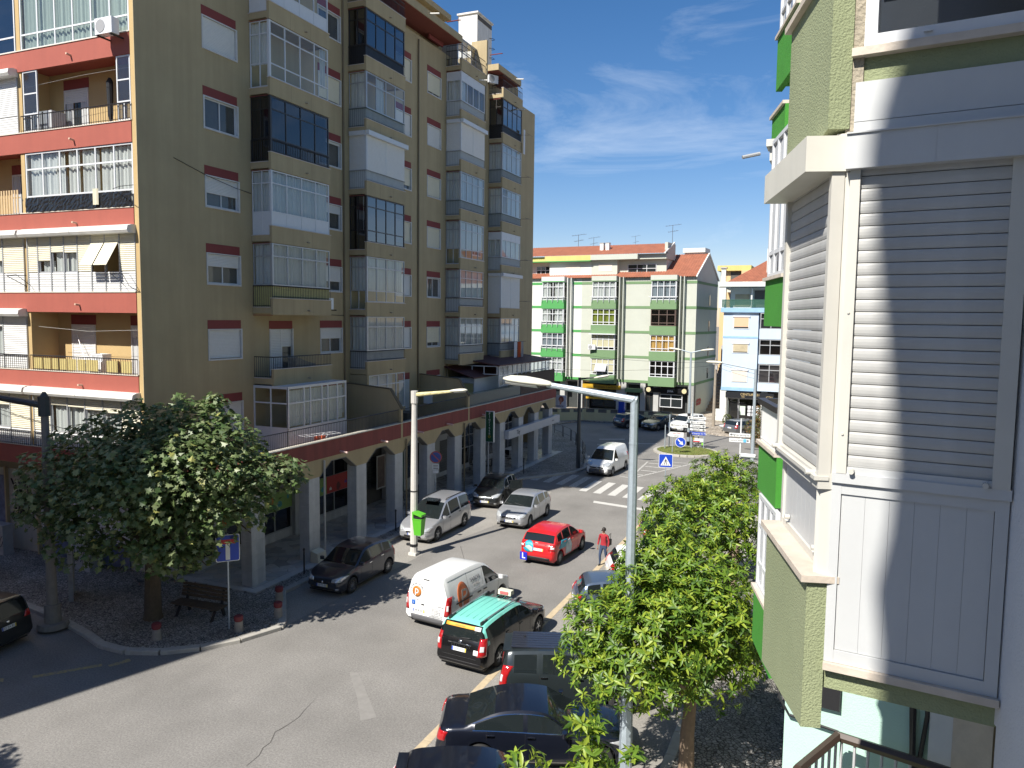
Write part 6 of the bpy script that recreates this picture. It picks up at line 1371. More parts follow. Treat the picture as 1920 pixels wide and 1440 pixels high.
c.hmat = CHR; c.lights(.66,.88,rh=.4); finish_front(c, .52); c.plate(0, -.0, .45, '20-FD-26'); c.doors((.335,.53,.75), (.50,.715)); wipers(c)
c = Car('parked_minivan', 'silver minivan with sunroof parked behind the lamp post with a green bin', 'car', (-18.2,30.95), 180, 'mpv', 4.66, 1.82, 1.74, P_si, 2.84, .93, .33, 'alloy5', ref='front', group='cars parked along the arcade kerb')
c.hmat = BLK; c.lights(.66,1.0,rh=.4); finish_front(c, .50, .45); c.plate(0, 0, .46, '71-42-RJ'); c.doors((.30,.47,.71), (.445,.685)); wipers(c)
b = MB(); z = 1.735; b.box(.15,.75,-.36,.36,z-.012,z+.008); b.build('sunroof', CARGLASS, c.o, local=True)
b = MB()
for sg in (1,-1): b.tube([(.1,sg*.60,1.69),(.0,sg*.60,1.75),(-1.7,sg*.60,1.75),(-1.85,sg*.60,1.68)], .02, 6)
b.build('roof_rail', BLK, c.o, local=True)
c = Car('parked_hatchback', 'charcoal hatchback with an open driver door, parked behind the silver minivan', 'car', (-17.95,38.45), 173, 'hatch', 4.03, 1.70, 1.49, P_dk, 2.51, .87, ref='front', group='cars parked along the arcade kerb')
c.lights(.70,.9,rh=.4); finish_front(c, .50, .5); c.plate(0, 0, .42, '54-AX-91'); c.doors((.335,.53,.75), (.715,)); wipers(c)
b = MB(); T = lambda x, y, z: (c.L/2-.345*c.L-x*.55, c.W/2+x*.82+y, z)
b.box(0,1.02,-.02,.03,.32,.93,0,T); b.box(.25,1.0,-.005,.015,.93,1.38,1,T); b.box(.2,1.02,-.01,.02,1.38,1.42,0,T); b.build('open_door', [P_dk, CARGLASS], c.o, local=True)
c = Car('silver_hatchback', 'silver hatchback stopped out in the lane, facing us beside the dark open-doored car', 'car', (-15.05,35.2), 180, 'hatch', 4.02, 1.74, 1.49, P_si, 2.51, .83, wheel='cap', ref='front')
c.lights(.68,.9,rh=.36,fh=.2); finish_front(c, .56); c.plate(0, 0, .43, '69-QX-30'); c.doors((.335,.53,.75), (.50,.715)); wipers(c)
b = MB(); h_ = c.hit(0, 0, .6, .012); c.quad('chrome_bar', 0, -.3, .3, .585, .61, CHR, .014)
# --- red driving-school car
c = Car('learner_car', 'red learner hatchback with a blue L board and a painted seascape on its flank', 'car', (-11.68,30.42), 5, 'hatch', 3.90, 1.69, 1.50, P_rd, 2.5, .70, .30, 'cap', ref='rear')
c.lights(.68,.86,rw=.26,rh=.26); finish_front(c, .5); c.plate(180, -.05, .72, '64-PU-85'); c.doors((.335,.53,.75), (.50,.715))
xr = -c.L/2; c.quad('rear_bumper_trim', 180, -.62, .62, .25, .40, BLK, .01)
sea = mat('turquoise_print', (0.02,0.30,0.42), 0.35, 0.35, 3); grs = mat('pale_green_print', (0.36,0.52,0.42), 0.4, 0.3, 5); sky_p = mat('sky_print', (0.45,0.55,0.60), 0.4, 0.4, 5)
c.patch('round_decal', 180, [(xr, .42+.25*math.cos(t*.524), .80+.24*math.sin(t*.524)) for t in range(12)], sea, .008, 4, sub=1)
c.patch('round_decal', 180, [(xr,.60,.78),(xr,.25,.58),(xr,.18,.62),(xr,.2,.78),(xr,.4,.86)], grs, .012, 3)
for sg in (1,-1):
    c.patch('side_decal', 90*sg, [(-.55,sg*.85,1.0),(-1.15,sg*.85,1.05),(-1.45,sg*.85,.75),(-1.15,sg*.85,.66),(-.35,sg*.85,.72)], sea, .006, 4); c.patch('side_decal', 90*sg, [(-.25,sg*.85,.95),(-.55,sg*.85,.9),(-.75,sg*.85,.68),(-.7,sg*.85,.32),(-.1,sg*.85,.30),(-.05,sg*.85,.6)], sky_p, .006, 4)
c.text('YARIS', .09, 180, -.42, .93, ink); c.text('SEAL', .07, 180, .05, .98, whiteink)
M = c.frame(180, .62, .36, .03); b = MB(); T = lambda x, y, z: tuple(M @ Vector((x,y,z))); b.box(-.17,.17,-.17,.17,-.012,.0,0,T); lb = b.build('learner_board', mat('learner_blue', (0.01,0.02,0.42), 0.4, 0), c.o, local=True); lettering('L', .34, M @ Matrix.Translation((0,0,.002)), whiteink, lb, .001, bold=.008)
# --- white delivery van
c = Car('delivery_van', 'white delivery van with an orange round emblem, between the taxi and the lamp post', 'van', (-12.62,22.42), 7, 'van', 4.45, 1.82, 1.86, P_wh, 2.73, .90, .32, 'cap', ref='rear'); van = c
c.lights(.74,.92,rw=.13,rh=.62); xr = -c.L/2; ora = mat('orange_print', (0.60,0.15,0.03), 0.4, 0.04); orb = mat('rust_print', (0.42,0.11,0.035), 0.4, 0.1); gtx = mat('grey_ink', (0,0,0))
c.quad('rear_bumper', 180, -.88, .88, .21, .47, mat('grey_plastic', (0.10,0.10,0.105), 0.6, 0.1), .02)
for sg in (1,-1): c.patch('bumper_end', 90*sg, [(xr+.02,sg*.9,.22),(xr+.55,sg*.9,.22),(xr+.5,sg*.9,.5),(xr+.02,sg*.9,.62)], mat('grey_plastic',(0,0,0)), .012, 3); c.patch('side_rub_strip', 90*sg, [(-.95,sg*.9,.52),(.75,sg*.9,.52),(.75,sg*.9,.66),(-.95,sg*.9,.66)], mat('grey_plastic',(0,0,0)), .014, 3)
c.line('door_seam', 180, [(xr,-.02,1.72),(xr,-.02,1.1),(xr,-.02,.48)], r=.006)
for (a, d) in ((.76,.06),(-.10,-.74)):
    c.line('pressing_line', 180, [(xr,a,1.05),(xr,a-.05*(1 if a>0 else 1),1.55),(xr,d+.05,1.55),(xr,d,1.05),(xr,a,1.05)], mat('seam_grey', (0.42,0.42,0.42), .5, 0), .004)
c.patch('round_emblem', 180, [(xr,.42+.19*math.cos(t*.4189),1.27+.19*math.sin(t*.4189)) for t in range(15)], ora, .010, 3, sub=1)
c.text('p', .36, 180, .42, 1.31, whiteink, .02); 
for i, ch in enumerate('SABOR PURO'):
    a = R(160-i*15.5); y_, z_ = .42-.265*math.cos(a), 1.27+.265*math.sin(a); Mx = c.frame(180, y_, z_, .012) @ Matrix.Rotation(a-math.pi/2, 4, 'Z')
    if ch != ' ': lettering(ch, .10, Mx, gtx, c.o, .001, local=True, name='letter')
c.text('puro sabor', .06, 180, .42, .99, gtx); c.quad('badge', 180, .48, .62, .80, .95, mat('badge_blue', (0.02,0.12,0.45), .4, 0), .01); c.text('i', .12, 180, .55, .875, whiteink, .02)
c.text('Berlingo', .075, 180, -.60, .90, gtx)
for i, tx in enumerate(('Sabor Puro Lda', 'Rua da Moita 7', 'Tel. 210 000 000', 'Fax 210 000 000', 'www.saborpuro.pt', 'geral@saborpuro.pt')): c.text(tx, .058 if i < 4 else .07, 180, -.40, .79-i*.055, gtx)
c.plate(180, .33, .62, '38 IB 03'); b = MB(); p, n = c.hit(180, .12, 1.0, .01); b.box(p.x-.02,p.x,-.02+.12,.22,.84,.875); b.build('door_handle', BLK, c.o, local=True)
c.quad('brake_light', 180, -.08, .16, 1.72, 1.745, BLK, .012)
for sg in (1,-1):
    y = sg*.91; c.patch('oval_emblem', 90*sg, [(-1.25+.36*math.cos(t*.349),y,1.02+.52*math.sin(t*.349)) for t in range(18)], orb, .006, 5, sub=1)
    c.text('P', .85, 90*sg, -1.25, 1.0, mat('pale_ink', (0.55,0.5,0.46), .5, 0), .012)
    c.text('SABOR', .21, 90*sg, -.38, 1.42, gtx); c.text('PURO', .14, 90*sg, -.38, 1.24, mat('pale_ink',(0,0,0))); c.text('comida com sabor', .06, 90*sg, -.38, 1.1, gtx)
    b = MB(); h = c.hit(90*sg, -1.2, .93, .012)[0]; b.box(-1.75,-.75,min(h.y,h.y+sg*.012),max(h.y,h.y+sg*.012),.90,.95); b.build('door_rail', BLK, c.o, local=True)
    for q in (-.28,.12): h = c.hit(90*sg, q, .93, .012)[0]; b = MB(); b.box(q-.1,q+.1,h.y-.015,h.y+.015,.91,.95); b.build('door_handle', BLK, c.o, local=True)
    c.line('door_seam', 90*sg, [(.16,y,1.72),(.0,y,1.0),(.0,y,.34)]); c.line('door_seam', 90*sg, [(1.05,y,1.0),(1.02,y,.6),(.98,y,.34)]); c.line('door_seam', 90*sg, [(-.85,y,1.74),(-.85,y,.68)])
    c.line('roof_seam', 90*sg, [(-2.15,y,1.72),(-1,y,1.73),(.3,y,1.68)], mat('seam_grey',(0,0,0)), .007)
b = MB(); b.tube([(.1,0,1.85),(-.15,.0,2.4)], .006, 4); b.build('aerial', BLK, c.o, local=True)
# --- black taxi with a turquoise roof
TQ = paint('turquoise_roof_paint', (0.20,0.62,0.52)); 
c = Car('taxi', 'black estate taxi with a turquoise roof and an orange rear window strip', 'taxi', (-10.12,19.95), 5, 'wagon', 4.62, 1.74, 1.55, P_bk, 2.72, .86, .32, 'alloy5', ref='rear'); xr = -c.L/2; L = c.L
c.lights(.68,.90,rw=.2,rh=.50); finish_front(c, .52)
me = c.body.data; me.materials.append(TQ)
for p in me.polygons:
    q = L/2-p.center.x
    if p.center.z > 1.0*.98 and L*.30 < q < L*.955 and (p.center.z > 1.36 or (q > L*.9 and abs(p.center.y) > .52)) and (p.normal.z > .45 or p.center.z > 1.34 or q > L*.9): p.material_index = 1
    if q > L*.925 and abs(p.center.y) < .60: p.material_index = 0
b = MB()
for sg in (1,-1): b.tube([(.45,sg*.57,1.50),(.35,sg*.575,1.585),(-1.75,sg*.56,1.57),(-1.9,sg*.555,1.49)], .024, 8); b.box(-1.95,-1.6,sg*.56-.03,sg*.56+.03,1.47,1.57,1); b.box(.3,.5,sg*.57-.03,sg*.57+.03,1.48,1.58,1); b.box(-.72,-.55,sg*.57-.028,sg*.57+.028,1.49,1.56,1)
b.build('roof_rail', [mat('grey_rail', (0.3,0.31,0.32), .35, .05, metal=.5), BLK], c.o, local=True)
b = MB()
for y in (-.34,-.12,.12,.34): b.tube([(.4,y,1.547),(-.6,y,1.553),(-1.7,y,1.532)], .006, 4)
b.build('roof_rib', mat('darker_turquoise', (0.15,0.48,0.41), .5, 0), c.o, local=True)  # roof ribs in a darker turquoise than the roof
b = MB(); b.prism([(.52,1.53),(.78,1.53),(.75,1.68),(.55,1.68)], -.24, .24, 0, T=lambda x, z, y: (x, y, z)); tsn = b.build('taxi_sign', mat('cream_lamp', (0.62,0.60,0.48), .4, .03), c.o, local=True)
b = MB(); b.box(.50,.535,-.15,.15,1.56,1.65,0); b.build('sign_face', mat('pink_red_sign', (0.5,0.12,0.12), .4, .2, 9), tsn)
c.patch('window_strip', 180, [(xr+.2,.60,1.43),(xr+.2,-.60,1.43),(xr+.2,-.60,1.34),(xr+.2,.60,1.34)], mat('orange_strip', (0.72,0.34,0.04), .4, .04), .012, 4); c.patch('window_strip', 180, [(xr+.2,-.42,1.43),(xr+.2,-.62,1.43),(xr+.2,-.62,1.33),(xr+.2,-.42,1.33)], whiteink, .016, 3)
c.text('183', .10, 180, -.52, 1.385, ink, .03); c.text('anuncie aqui', .07, 180, .1, 1.385, mat('dark_orange_ink', (0.35,0.10,0.02), .5, 0), .02)
for i, ch in enumerate('LOGAN MCV'):
    if ch != ' ': c.text(ch, .07, 180, .36-i*.09, .86, CHR, .012, name='letter')
c.quad('chrome_bar', 180, -.40, .40, .91, .935, CHR, .014); c.patch('emblem', 180, [(xr,.06,1.02),(xr,-.06,1.02),(xr,-.045,.95),(xr,.045,.95)], CHR, .012, 2)
c.plate(180, .0, .76, '31 XO 01'); c.quad('sticker', 180, -.66, -.50, .68, .82, PLW, .01); c.doors((.335,.50,.70), (.475,.67)); c.line('tailgate_seam', 180, [(xr,.62,1.0),(xr,.60,.55),(xr,-.60,.55),(xr,-.62,1.0)])
c.patch('rear_wiper', 180, [(xr,.02,1.06),(xr,-.35,1.10),(xr,-.35,1.115),(xr,.02,1.08)], BLK, .02, 2)
c.quad('bumper_line', 180, -.75, .75, .40, .425, CHR if False else BLK, .012)
# --- angle-parked cars on the right
c = Car('parked_boxy_car', 'slate coloured boxy hatchback with a ribbed dark roof beside the taxi', 'car', (-8.42,19.25), 70, 'box', 4.12, 1.80, 1.66, P_sl, 2.55, .80, .33, ref='rear', group='cars parked at an angle on the right')
c.hmat = CHR; c.lights(.75,.95,rw=.14,rh=.62); c.doors((.30,.49,.73), (.465,.70)); finish_front(c, .55)
b = MB()
for i in range(7): b.box(-1.75,.3,-.50+i*.155,-.50+i*.155+.13,1.645,1.668)
b.build('roof_panel', mat('dark_blue_roof', (0.02,0.022,0.032), .3, .05, coat=.6), c.o, local=True)
b = MB(); b.box(-1.97,-1.72,-.58,.58,1.555,1.60); b.build('spoiler', P_sl, c.o, local=True); b = MB(); b.cyl(-1.4,.2,1.66,1.70,.03,8); b.build('aerial_base', BLK, c.o, local=True)
c = Car('parked_saloon', 'glossy black saloon with chrome window trim parked behind the street lamp', 'car', (-8.7,16.1), 68, 'sedan', 4.70, 1.82, 1.44, P_nv, 2.84, .80, .33, 'alloy5', ref='rear', group='cars parked at an angle on the right')
c.hmat = CHR; c.lights(.66,.84,rw=.34,rh=.22,whitein=False); c.doors((.325,.545,.74), (.515,.72)); finish_front(c, .5, .5)
S = c.S; L = c.L; belt = [(a*L, z*c.H) for a, z in S['belt']]
for sg in (1,-1):
    pts = []
    for t in range(15): q = L*(.32+.49*t/14); pts.append((L/2-q, sg*.9, interp(belt, q)+.008))
    c.line('chrome_trim', 90*sg, pts, CHR, .014)
    top = [(a*L, z*c.H) for a, z in S['top']]; pts = []
    for t in range(17):
        q = L*(.335+.475*t/16); zt = interp(top, q); zs = interp(belt, q); pts.append((L/2-q, sg*.9, max(zs+.012, zs+(zt-zs)*.85-.01)))
    c.line('chrome_trim', 90*sg, pts, CHR, .014)
c.line('roof_seam', 90, [], r=.004) if False else None
c = Car('parked_hatchback', 'very dark hatchback nearest us, its roof crossing the bottom edge', 'car', (-8.3,13.0), 66, 'hatch', 4.15, 1.76, 1.48, P_nv, 2.55, .82, ref='rear', group='cars parked at an angle on the right'); c.lights(.66,.9); c.doors((.335,.53,.75), (.50,.715))
b = MB(); b.box(-1.85,-1.62,-.55,.55,1.335,1.37); b.build('spoiler', P_nv, c.o, local=True)
c = Car('parked_compact_car', 'steel blue compact car parked nose in, half hidden by the leafy trees', 'car', (-8.5,25.85), 68, 'hatch', 3.85, 1.68, 1.49, P_bl, 2.45, .75, .29, ref='rear', group='cars parked at an angle on the right'); c.lights(.66,.88,rw=.24,rh=.24); c.doors((.335,.53,.75), (.50,.715)); c.plate(180, 0, .7, '')
c = Car('parked_compact_car', 'white compact car mostly hidden by leaves, beside the walking woman', 'car', (-8.3,29.6), 68, 'hatch', 3.9, 1.70, 1.5, P_wh, 2.5, .75, ref='rear', group='cars parked at an angle on the right'); c.lights(.66,.88); c.doors((.335,.53,.75)); c.plate(180, 0, .7, '')
c = Car('parked_estate_car', 'dark grey estate car glimpsed above the trees before the zebra crossing', 'car', (-8.3,35.4), 68, 'wagon', 4.4, 1.76, 1.5, P_gr, 2.65, .85, ref='rear', group='cars parked at an angle on the right'); c.lights(.66,.88); c.doors((.335,.53,.75))
c = Car('parked_estate_car', 'black estate car parked nearest the pedestrian crossing sign', 'car', (-8.3,39.3), 68, 'wagon', 4.3, 1.76, 1.5, P_dk, 2.6, .85, ref='rear', group='cars parked at an angle on the right'); c.lights(.66,.88); c.doors((.335,.53,.75))
# --- white van coming off the roundabout, cars beyond
c = Car('white_van', 'small white van with black bumper driving towards us onto the zebra crossing', 'van', (-14.85,49.85), 184, 'van', 4.25, 1.83, 1.83, P_wh, 2.7, .88, .32, 'cap', ref='front')
c.lights(.78,.95,rw=.13,rh=.6,fh=.22); c.quad('front_bumper', 0, -.8, .8, .22, .56, mat('grey_plastic',(0,0,0)), .012); c.quad('grille', 0, -.5, .5, .60, .68, BLK, .016); c.patch('emblem', 0, [(c.L/2,.0,.55),(c.L/2,.07,.65),(c.L/2,.0,.75),(c.L/2,-.07,.65)], CHR, .024, 2, sub=1); c.plate(0, 0, .46, '49-ST-73'); wipers(c)
for sg in (1,-1): c.line('door_seam', 90*sg, [(.05,sg*.9,1.7),(.0,sg*.9,.35)]); c.patch('bumper_end', 90*sg, [(c.L/2-.1,sg*.9,.24),(c.L/2-.5,sg*.9,.24),(c.L/2-.55,sg*.9,.5),(c.L/2-.1,sg*.9,.58)], mat('grey_plastic',(0,0,0)), .012, 3)
def farcar(name, label, xy, head, st, dims, p, ref, group=True, wheel='cap'):
    c = Car(name, label, 'car', xy, head, st, *dims[:3], p, dims[3], dims[4], .31, wheel, ref=ref, group='cars parked beyond the roundabout' if group else None); c.lights(.66,.88,rh=.34); finish_front(c, .52); c.doors((.335,.53,.75)); c.plate(180, 0, .72, ''); c.plate(0, 0, .44, ''); return c
farcar('parked_hatchback', 'dark blue grey hatchback seen from behind, leftmost by the yellow wall', (-19.9,73.6), 40, 'hatch', (4.0,1.74,1.48,2.5,.83), P_gr, 'rear')
farcar('parked_hatchback', 'grey green hatchback facing us, middle one of the trio by the yellow wall', (-16.9,73.2), 207, 'hatch', (4.2,1.77,1.46,2.6,.85), P_ol, 'front')
farcar('parked_suv', 'white and tall small car facing us behind the direction signs', (-14.3,73.4), 207, 'box', (4.0,1.75,1.6,2.55,.8), P_wh, 'front')
farcar('parked_estate_car', 'grey estate car seen from behind before the estate agent', (-9.15,73.9), 38, 'wagon', (4.5,1.8,1.45,2.65,.9), paint('mid_grey_paint', (0.16,0.165,0.17), .5), 'rear')
c = Car('parked_suv', 'dark grey car cut by the left edge, tail towards the corner lamp post', 'car', (-23.75,15.45), 262, 'box', 4.4, 1.86, 1.62, P_dk, 2.65, .9, .34, ref='rear'); c.lights(.75,1.0,rw=.3,rh=.2,whitein=False); c.plate(180, 0, .78, '22 ZA 81'); c.doors((.30,.49,.73), (.465,.70))
c.patch('emblem', 180, [(-c.L/2,.06*math.cos(t*1.047),.95+.04*math.sin(t*1.047)) for t in range(6)], CHR, .012, 2, sub=1)
# ================================================================== trees
bark = mat('maple_bark', (0.10,0.075,0.05), 0.95, 0.25, 8, bump=1.0, bscale=25); bark2 = mat('pale_bark', (0.20,0.145,0.10), 0.95, 0.25, 7, bump=0.8, bscale=30)
def leafmat(name, col, var=.18): return mat(name, col, 0.45, var, 1.2, trans=0.28, spec=0.5)
MAPLE = [leafmat('maple_leaf', (0.14,0.19,0.07)), leafmat('maple_leaf_pale', (0.22,0.26,0.12)), leafmat('maple_leaf_deep', (0.07,0.12,0.034)), leafmat('maple_yellow_key', (0.34,0.34,0.10))]
LOQ = [leafmat('broad_leaf', (0.125,0.215,0.02)), leafmat('broad_leaf_bright', (0.27,0.35,0.035)), leafmat('broad_leaf_deep', (0.06,0.125,0.018))]
STAR = [(0,-.5),(.16,-.28),(.42,-.34),(.30,-.10),(.5,.10),(.24,.14),(.0,.55),(-.24,.14),(-.5,.10),(-.30,-.10),(-.42,-.34),(-.16,-.28)]
def rnd_unit(r):
    while True:
        v = Vector((r.uniform(-1,1), r.uniform(-1,1), r.uniform(-1,1)))
        if .05 < v.length < 1: return v.normalized()
def limbs(b, base, fork, targets, r0, r1, r, mi=0):
    b.tube([base+Vector((0,0,-.1)), base+Vector((0,0,.15)), base.lerp(fork,.5)+Vector((r.uniform(-.05,.05),r.uniform(-.05,.05),0)), fork], [r0*1.35, r0*1.1, r0*.95, r1], 10, mi)
    for t in targets:
        m = fork.lerp(t, .5)+Vector((0,0,.25*(t-fork).length*.4)); rr = r1*.62
        b.tube([fork-Vector((0,0,.12)), fork.lerp(m,.55), m, t], [rr, rr*.85, rr*.6, rr*.25], 6, mi)
        for k in range(2):
            e = m.lerp(t,.4)+rnd_unit(r)*(t-fork).length*.35; b.tube([m.lerp(t,.1), m.lerp(e,.6)+Vector((0,0,.1)), e], [rr*.45, rr*.3, rr*.12], 5, mi)
def maple(name, label, base, blobs, seed, dens=330):
    r = random.Random(seed); base = Vector(base); o = thing(name, label, 'tree', base)
    fork = base+Vector((.05,.0,2.5)); b = MB(); limbs(b, base, fork, [Vector(q[0]) for q in blobs if r.random() < .6], .27, .22, r); smoothed(b.build('trunk', bark, o))
    b = MB()
    for (c, R_) in blobs:
        c = Vector(c)
        for k in range(int(dens*R_*R_)):
            d = rnd_unit(r); d.z *= .85
            if d.z < -.35 and r.random() < .6: d.z = -d.z
            p = c+d*R_*(1.06*r.random()**.22)*(1+.12*math.sin(7*d.x+5*d.y+3*d.z))
            n = (d*.55+Vector((0,0,.75))+rnd_unit(r)*.65).normalized(); u = n.cross(rnd_unit(r)).normalized(); v = n.cross(u); s = r.uniform(.15,.28)
            mi = r.choices((0,1,2,3),(.52,.2,.25,.03))[0]; fold = r.uniform(.0,.16)*s
            i = b.pts([p+u*(x*s)+v*(y*s)-n*(abs(x)*fold*4) for x, y in STAR]); 
            b.f.append((i,i+1,i+2,i+3,i+4,i+5,i+6)); b.m.append(mi); b.f.append((i,i+6,i+7,i+8,i+9,i+10,i+11)); b.m.append(mi)
    cr = b.build('crown', MAPLE, o, fix=False); stuff(cr); return o
bl = [(120,905,25.5,1.45),(85,960,25.3,1.0),(180,850,26,1.35),(200,960,25,1.6),(140,1015,25.2,1.0),(262,822,26,1.4),(290,930,24.5,1.7),(318,1010,24.6,1.25),(350,805,26,1.3),(402,770,26,.55),(398,750,26,.35),(395,835,25.5,1.35),(432,900,25.5,1.45),(400,970,25,1.2),(488,900,26,1.15),(535,890,26.3,.75),(350,880,24.3,1.5),(468,955,25.6,.85),(240,900,24.5,1.6),(330,1055,24.8,.65),(280,870,27,1.6),(150,930,27,1.4),(420,860,27.2,1.4),(375,1040,25,.55),(330,950,26,1.5),(215,1030,25,.8),(290,1045,24.3,.7)]
MAP = maple('maple_tree', 'dense broad crowned maple on the cobbled corner, half sunlit', (-21.62,19.06,.12), [(atD(x,y,D), R_) for x,y,D,R_ in bl], 5)
MAP2 = copytree(MAP); MAP2.location = (-22.4,3.3,.0); MAP2['label'] = 'maple tree left of the view whose shadow tips reach the lower left corner'
LEAFP = {}
def loq_leaf(L, w, droop):
    """midrib along +x, folded upwards slightly, tip drooping"""
    pts = []; prof = [(0,.12),(.25,.8),(.5,1.0),(.75,.72),(1.0,0.03)]
    for t, k in prof:
        x = L*t; z = -droop*L*t*t; pts.append(((x,-w/2*k,z+.18*w*k),(x,0,z),(x,w/2*k,z+.18*w*k)))
    return pts
def leaf_shared(kind):
    if kind in LEAFP: return LEAFP[kind]
    b = MB(); P = loq_leaf(.195,.056,(.28,.12,.42)[kind]); ix = [b.pts(q) for q in P]
    for a, c in zip(ix, ix[1:]):
        b.f += [(a,c,c+1,a+1),(a+1,c+1,c+2,a+2)]; b.m += [0,0]
    me = b.mesh('leaf', LOQ[kind], True, fix=False); LEAFP[kind] = me; return me
def broadleaf(name, label, base, blobs, seed, dens, nobj, s=1.0, fork_h=2.0, group=None, r0=.15):
    r = random.Random(seed); base = Vector(base); o = thing(name, label, 'tree', base, group=group)
    cen = sum((Vector(q[0]) for q in blobs), Vector())/len(blobs); fork = base+Vector((.06,.02,fork_h))
    b = MB(); limbs(b, base, fork, [Vector(q[0]) for q in blobs if q[1] > .3], r0, r0*.8, r); smoothed(b.build('trunk', bark2, o))
    leaves = []
    for (c, R_) in blobs:
        c = Vector(c)
        for k in range(max(9, int(dens*R_*R_))):
            d = rnd_unit(r)
            if d.z < -.3 and r.random() < .55: d.z = -d.z
            p = c+d*R_*(r.uniform(.3,1.04)**.5); ax = (d*.8+Vector((0,0,.5))+rnd_unit(r)*.45).normalized()
            e1 = ax.cross(rnd_unit(r)).normalized(); e2 = ax.cross(e1); n = r.randint(7,10); a0 = r.uniform(0,6.28); young = r.random() < .3
            for q in range(n):
                a = a0+q*2.4; op = .55+.85*((q+.5)/n)*r.uniform(.8,1.15); dr = ax*math.cos(op)+(e1*math.cos(a)+e2*math.sin(a))*math.sin(op)
                x = (dr+Vector((0,0,-.12*q/n))).normalized(); z = (ax-x*ax.dot(x)).normalized(); y = z.cross(x); sc = s*r.uniform(.7,1.12)*(1.0 if q > 2 else .75)
                M = Matrix((x,y,z)).transposed().to_4x4()*1.0; M = M @ Matrix.Scale(sc, 4); M.translation = p+ax*(.02*q)
                kd = (1 if q < n*.75 else 0) if young else r.choices((0,1,2),(.62,.13,.25))[0]
                leaves.append((M, kd))
    camp = Vector((0,0,CAMH)); leaves.sort(key=lambda t: (t[0].translation-camp).length)
    # the nearest leaves with the camera on their side of the crown are parts, the rest one mass
    for M, kd in leaves[:nobj]:
        lf = link('leaf', leaf_shared(kd), o); lf.matrix_parent_inverse = emat(o).inverted(); lf.matrix_basis = M
    b = MB()
    for M, kd in leaves[nobj:]:
        me = LEAFP.get(kd) or leaf_shared(kd); i = b.pts([M @ v.co for v in me.vertices])
        for pl in me.polygons: b.f.append(tuple(i+k for k in pl.vertices)); b.m.append(kd)
    if b.f: stuff(b.build('leaves', LOQ, o, True, fix=False))
    return o
B = lambda L_: [(atD(x,y,D), R_) for x,y,D,R_ in L_]
broadleaf('broadleaf_tree', 'large leaved bright green tree beside the galvanised lamp post, its trunk in view', (-2.85,17.4,.13), B([(1130,1185,17,.85),(1100,1235,16.8,.6),(1212,1110,17,.8),(1180,1250,16.6,.95),(1250,1185,16.3,1.15),(1250,1285,16.6,.65),(1320,1120,17,1.0),(1330,1245,16.8,.95),(1385,1190,17.2,.75),(1385,1250,17.2,.5),(1240,1060,17.5,.9),(1120,1275,16.7,.5),(1185,1105,17.3,.45),(1300,1180,17.8,1.1),(1190,1180,18,1.0),(1340,1180,16.4,.8)]), 21, 210, 300, 1.0, 1.9, 'broad leaved trees on the right pavement', .17)
broadleaf('broadleaf_tree', 'large leaved tree behind the one with the visible trunk, middle of the leafy row', (-3.0,23.2,.13), B([(1250,1012,23,.65),(1265,965,23,1.05),(1335,1000,23,1.2),(1385,965,23,.9),(1280,1060,22.5,1.15),(1190,1055,22.5,.45),(1385,1050,23,1.0),(1330,935,23.5,.8),(1240,1060,23.3,.8)]), 22, 170, 0, 1.0, 2.0, 'broad leaved trees on the right pavement', .15)
broadleaf('broadleaf_tree', 'farthest and topmost large leaved tree of the row, near the green balcony', (-3.4,30.2,.13), B([(1335,895,30,.85),(1385,905,30,.95),(1292,935,29.5,.75),(1245,970,29.5,.65),(1395,950,30,1.0),(1330,960,30.5,1.1),(1355,872,30,.5)]), 23, 150, 0, 1.05, 2.4, 'broad leaved trees on the right pavement', .15)
q = atD(1100,1330,10.3)
broadleaf('broadleaf_tree', 'top shoots of the nearest large leaved tree at the bottom edge, before the black saloon', (-2.95,9.6,.13), [(q+Vector((0,0,-.12)),.13),(q+Vector((.02,.02,-.36)),.17),(q+Vector((-.02,0,-.62)),.2),(q+Vector((.05,-.02,-.85)),.26),(q+Vector((.1,0,-1.15)),.36),(atD(985,1445,10.2),.2),(atD(1180,1445,10.2),.2),(q+Vector((.2,.1,-1.6)),.6),(q+Vector((-.4,.1,-1.8)),.6),(q+Vector((.1,.3,-2.2)),.9)], 24, 220, 300, .95, 2.0, 'broad leaved trees on the right pavement', .12)
o = thing('ornamental_shrub', 'rusty green shrub in front of the estate agent window', 'shrub', (-5.5,68.2,.1)); r = random.Random(8); b = MB()
for k in range(2600):
    d = rnd_unit(r); p = Vector((-5.5,68.2,1.7))+Vector((d.x*1.45,d.y*1.2,d.z*1.7))*r.random()**.3*(1+.2*math.sin(5*d.x+4*d.z)); n = rnd_unit(r); u = n.cross(rnd_unit(r)).normalized(); v = n.cross(u)
    b.face([p+u*.12,p+v*.05,p-u*.12,p-v*.05], r.choices((0,1),(.5,.5))[0])
stuff(b.build('leaves', [leafmat('rusty_leaf', (0.20,0.11,0.035)), leafmat('olive_leaf', (0.09,0.11,0.03))], o, fix=False)); b = MB(); limbs(b, Vector((-5.5,68.2,.1)), Vector((-5.5,68.2,.7)), [Vector((-6.2,68.2,2.2)),Vector((-4.8,68.4,2.4)),Vector((-5.5,67.6,2.6))], .07, .06, r); b.build('stem', bark, o)
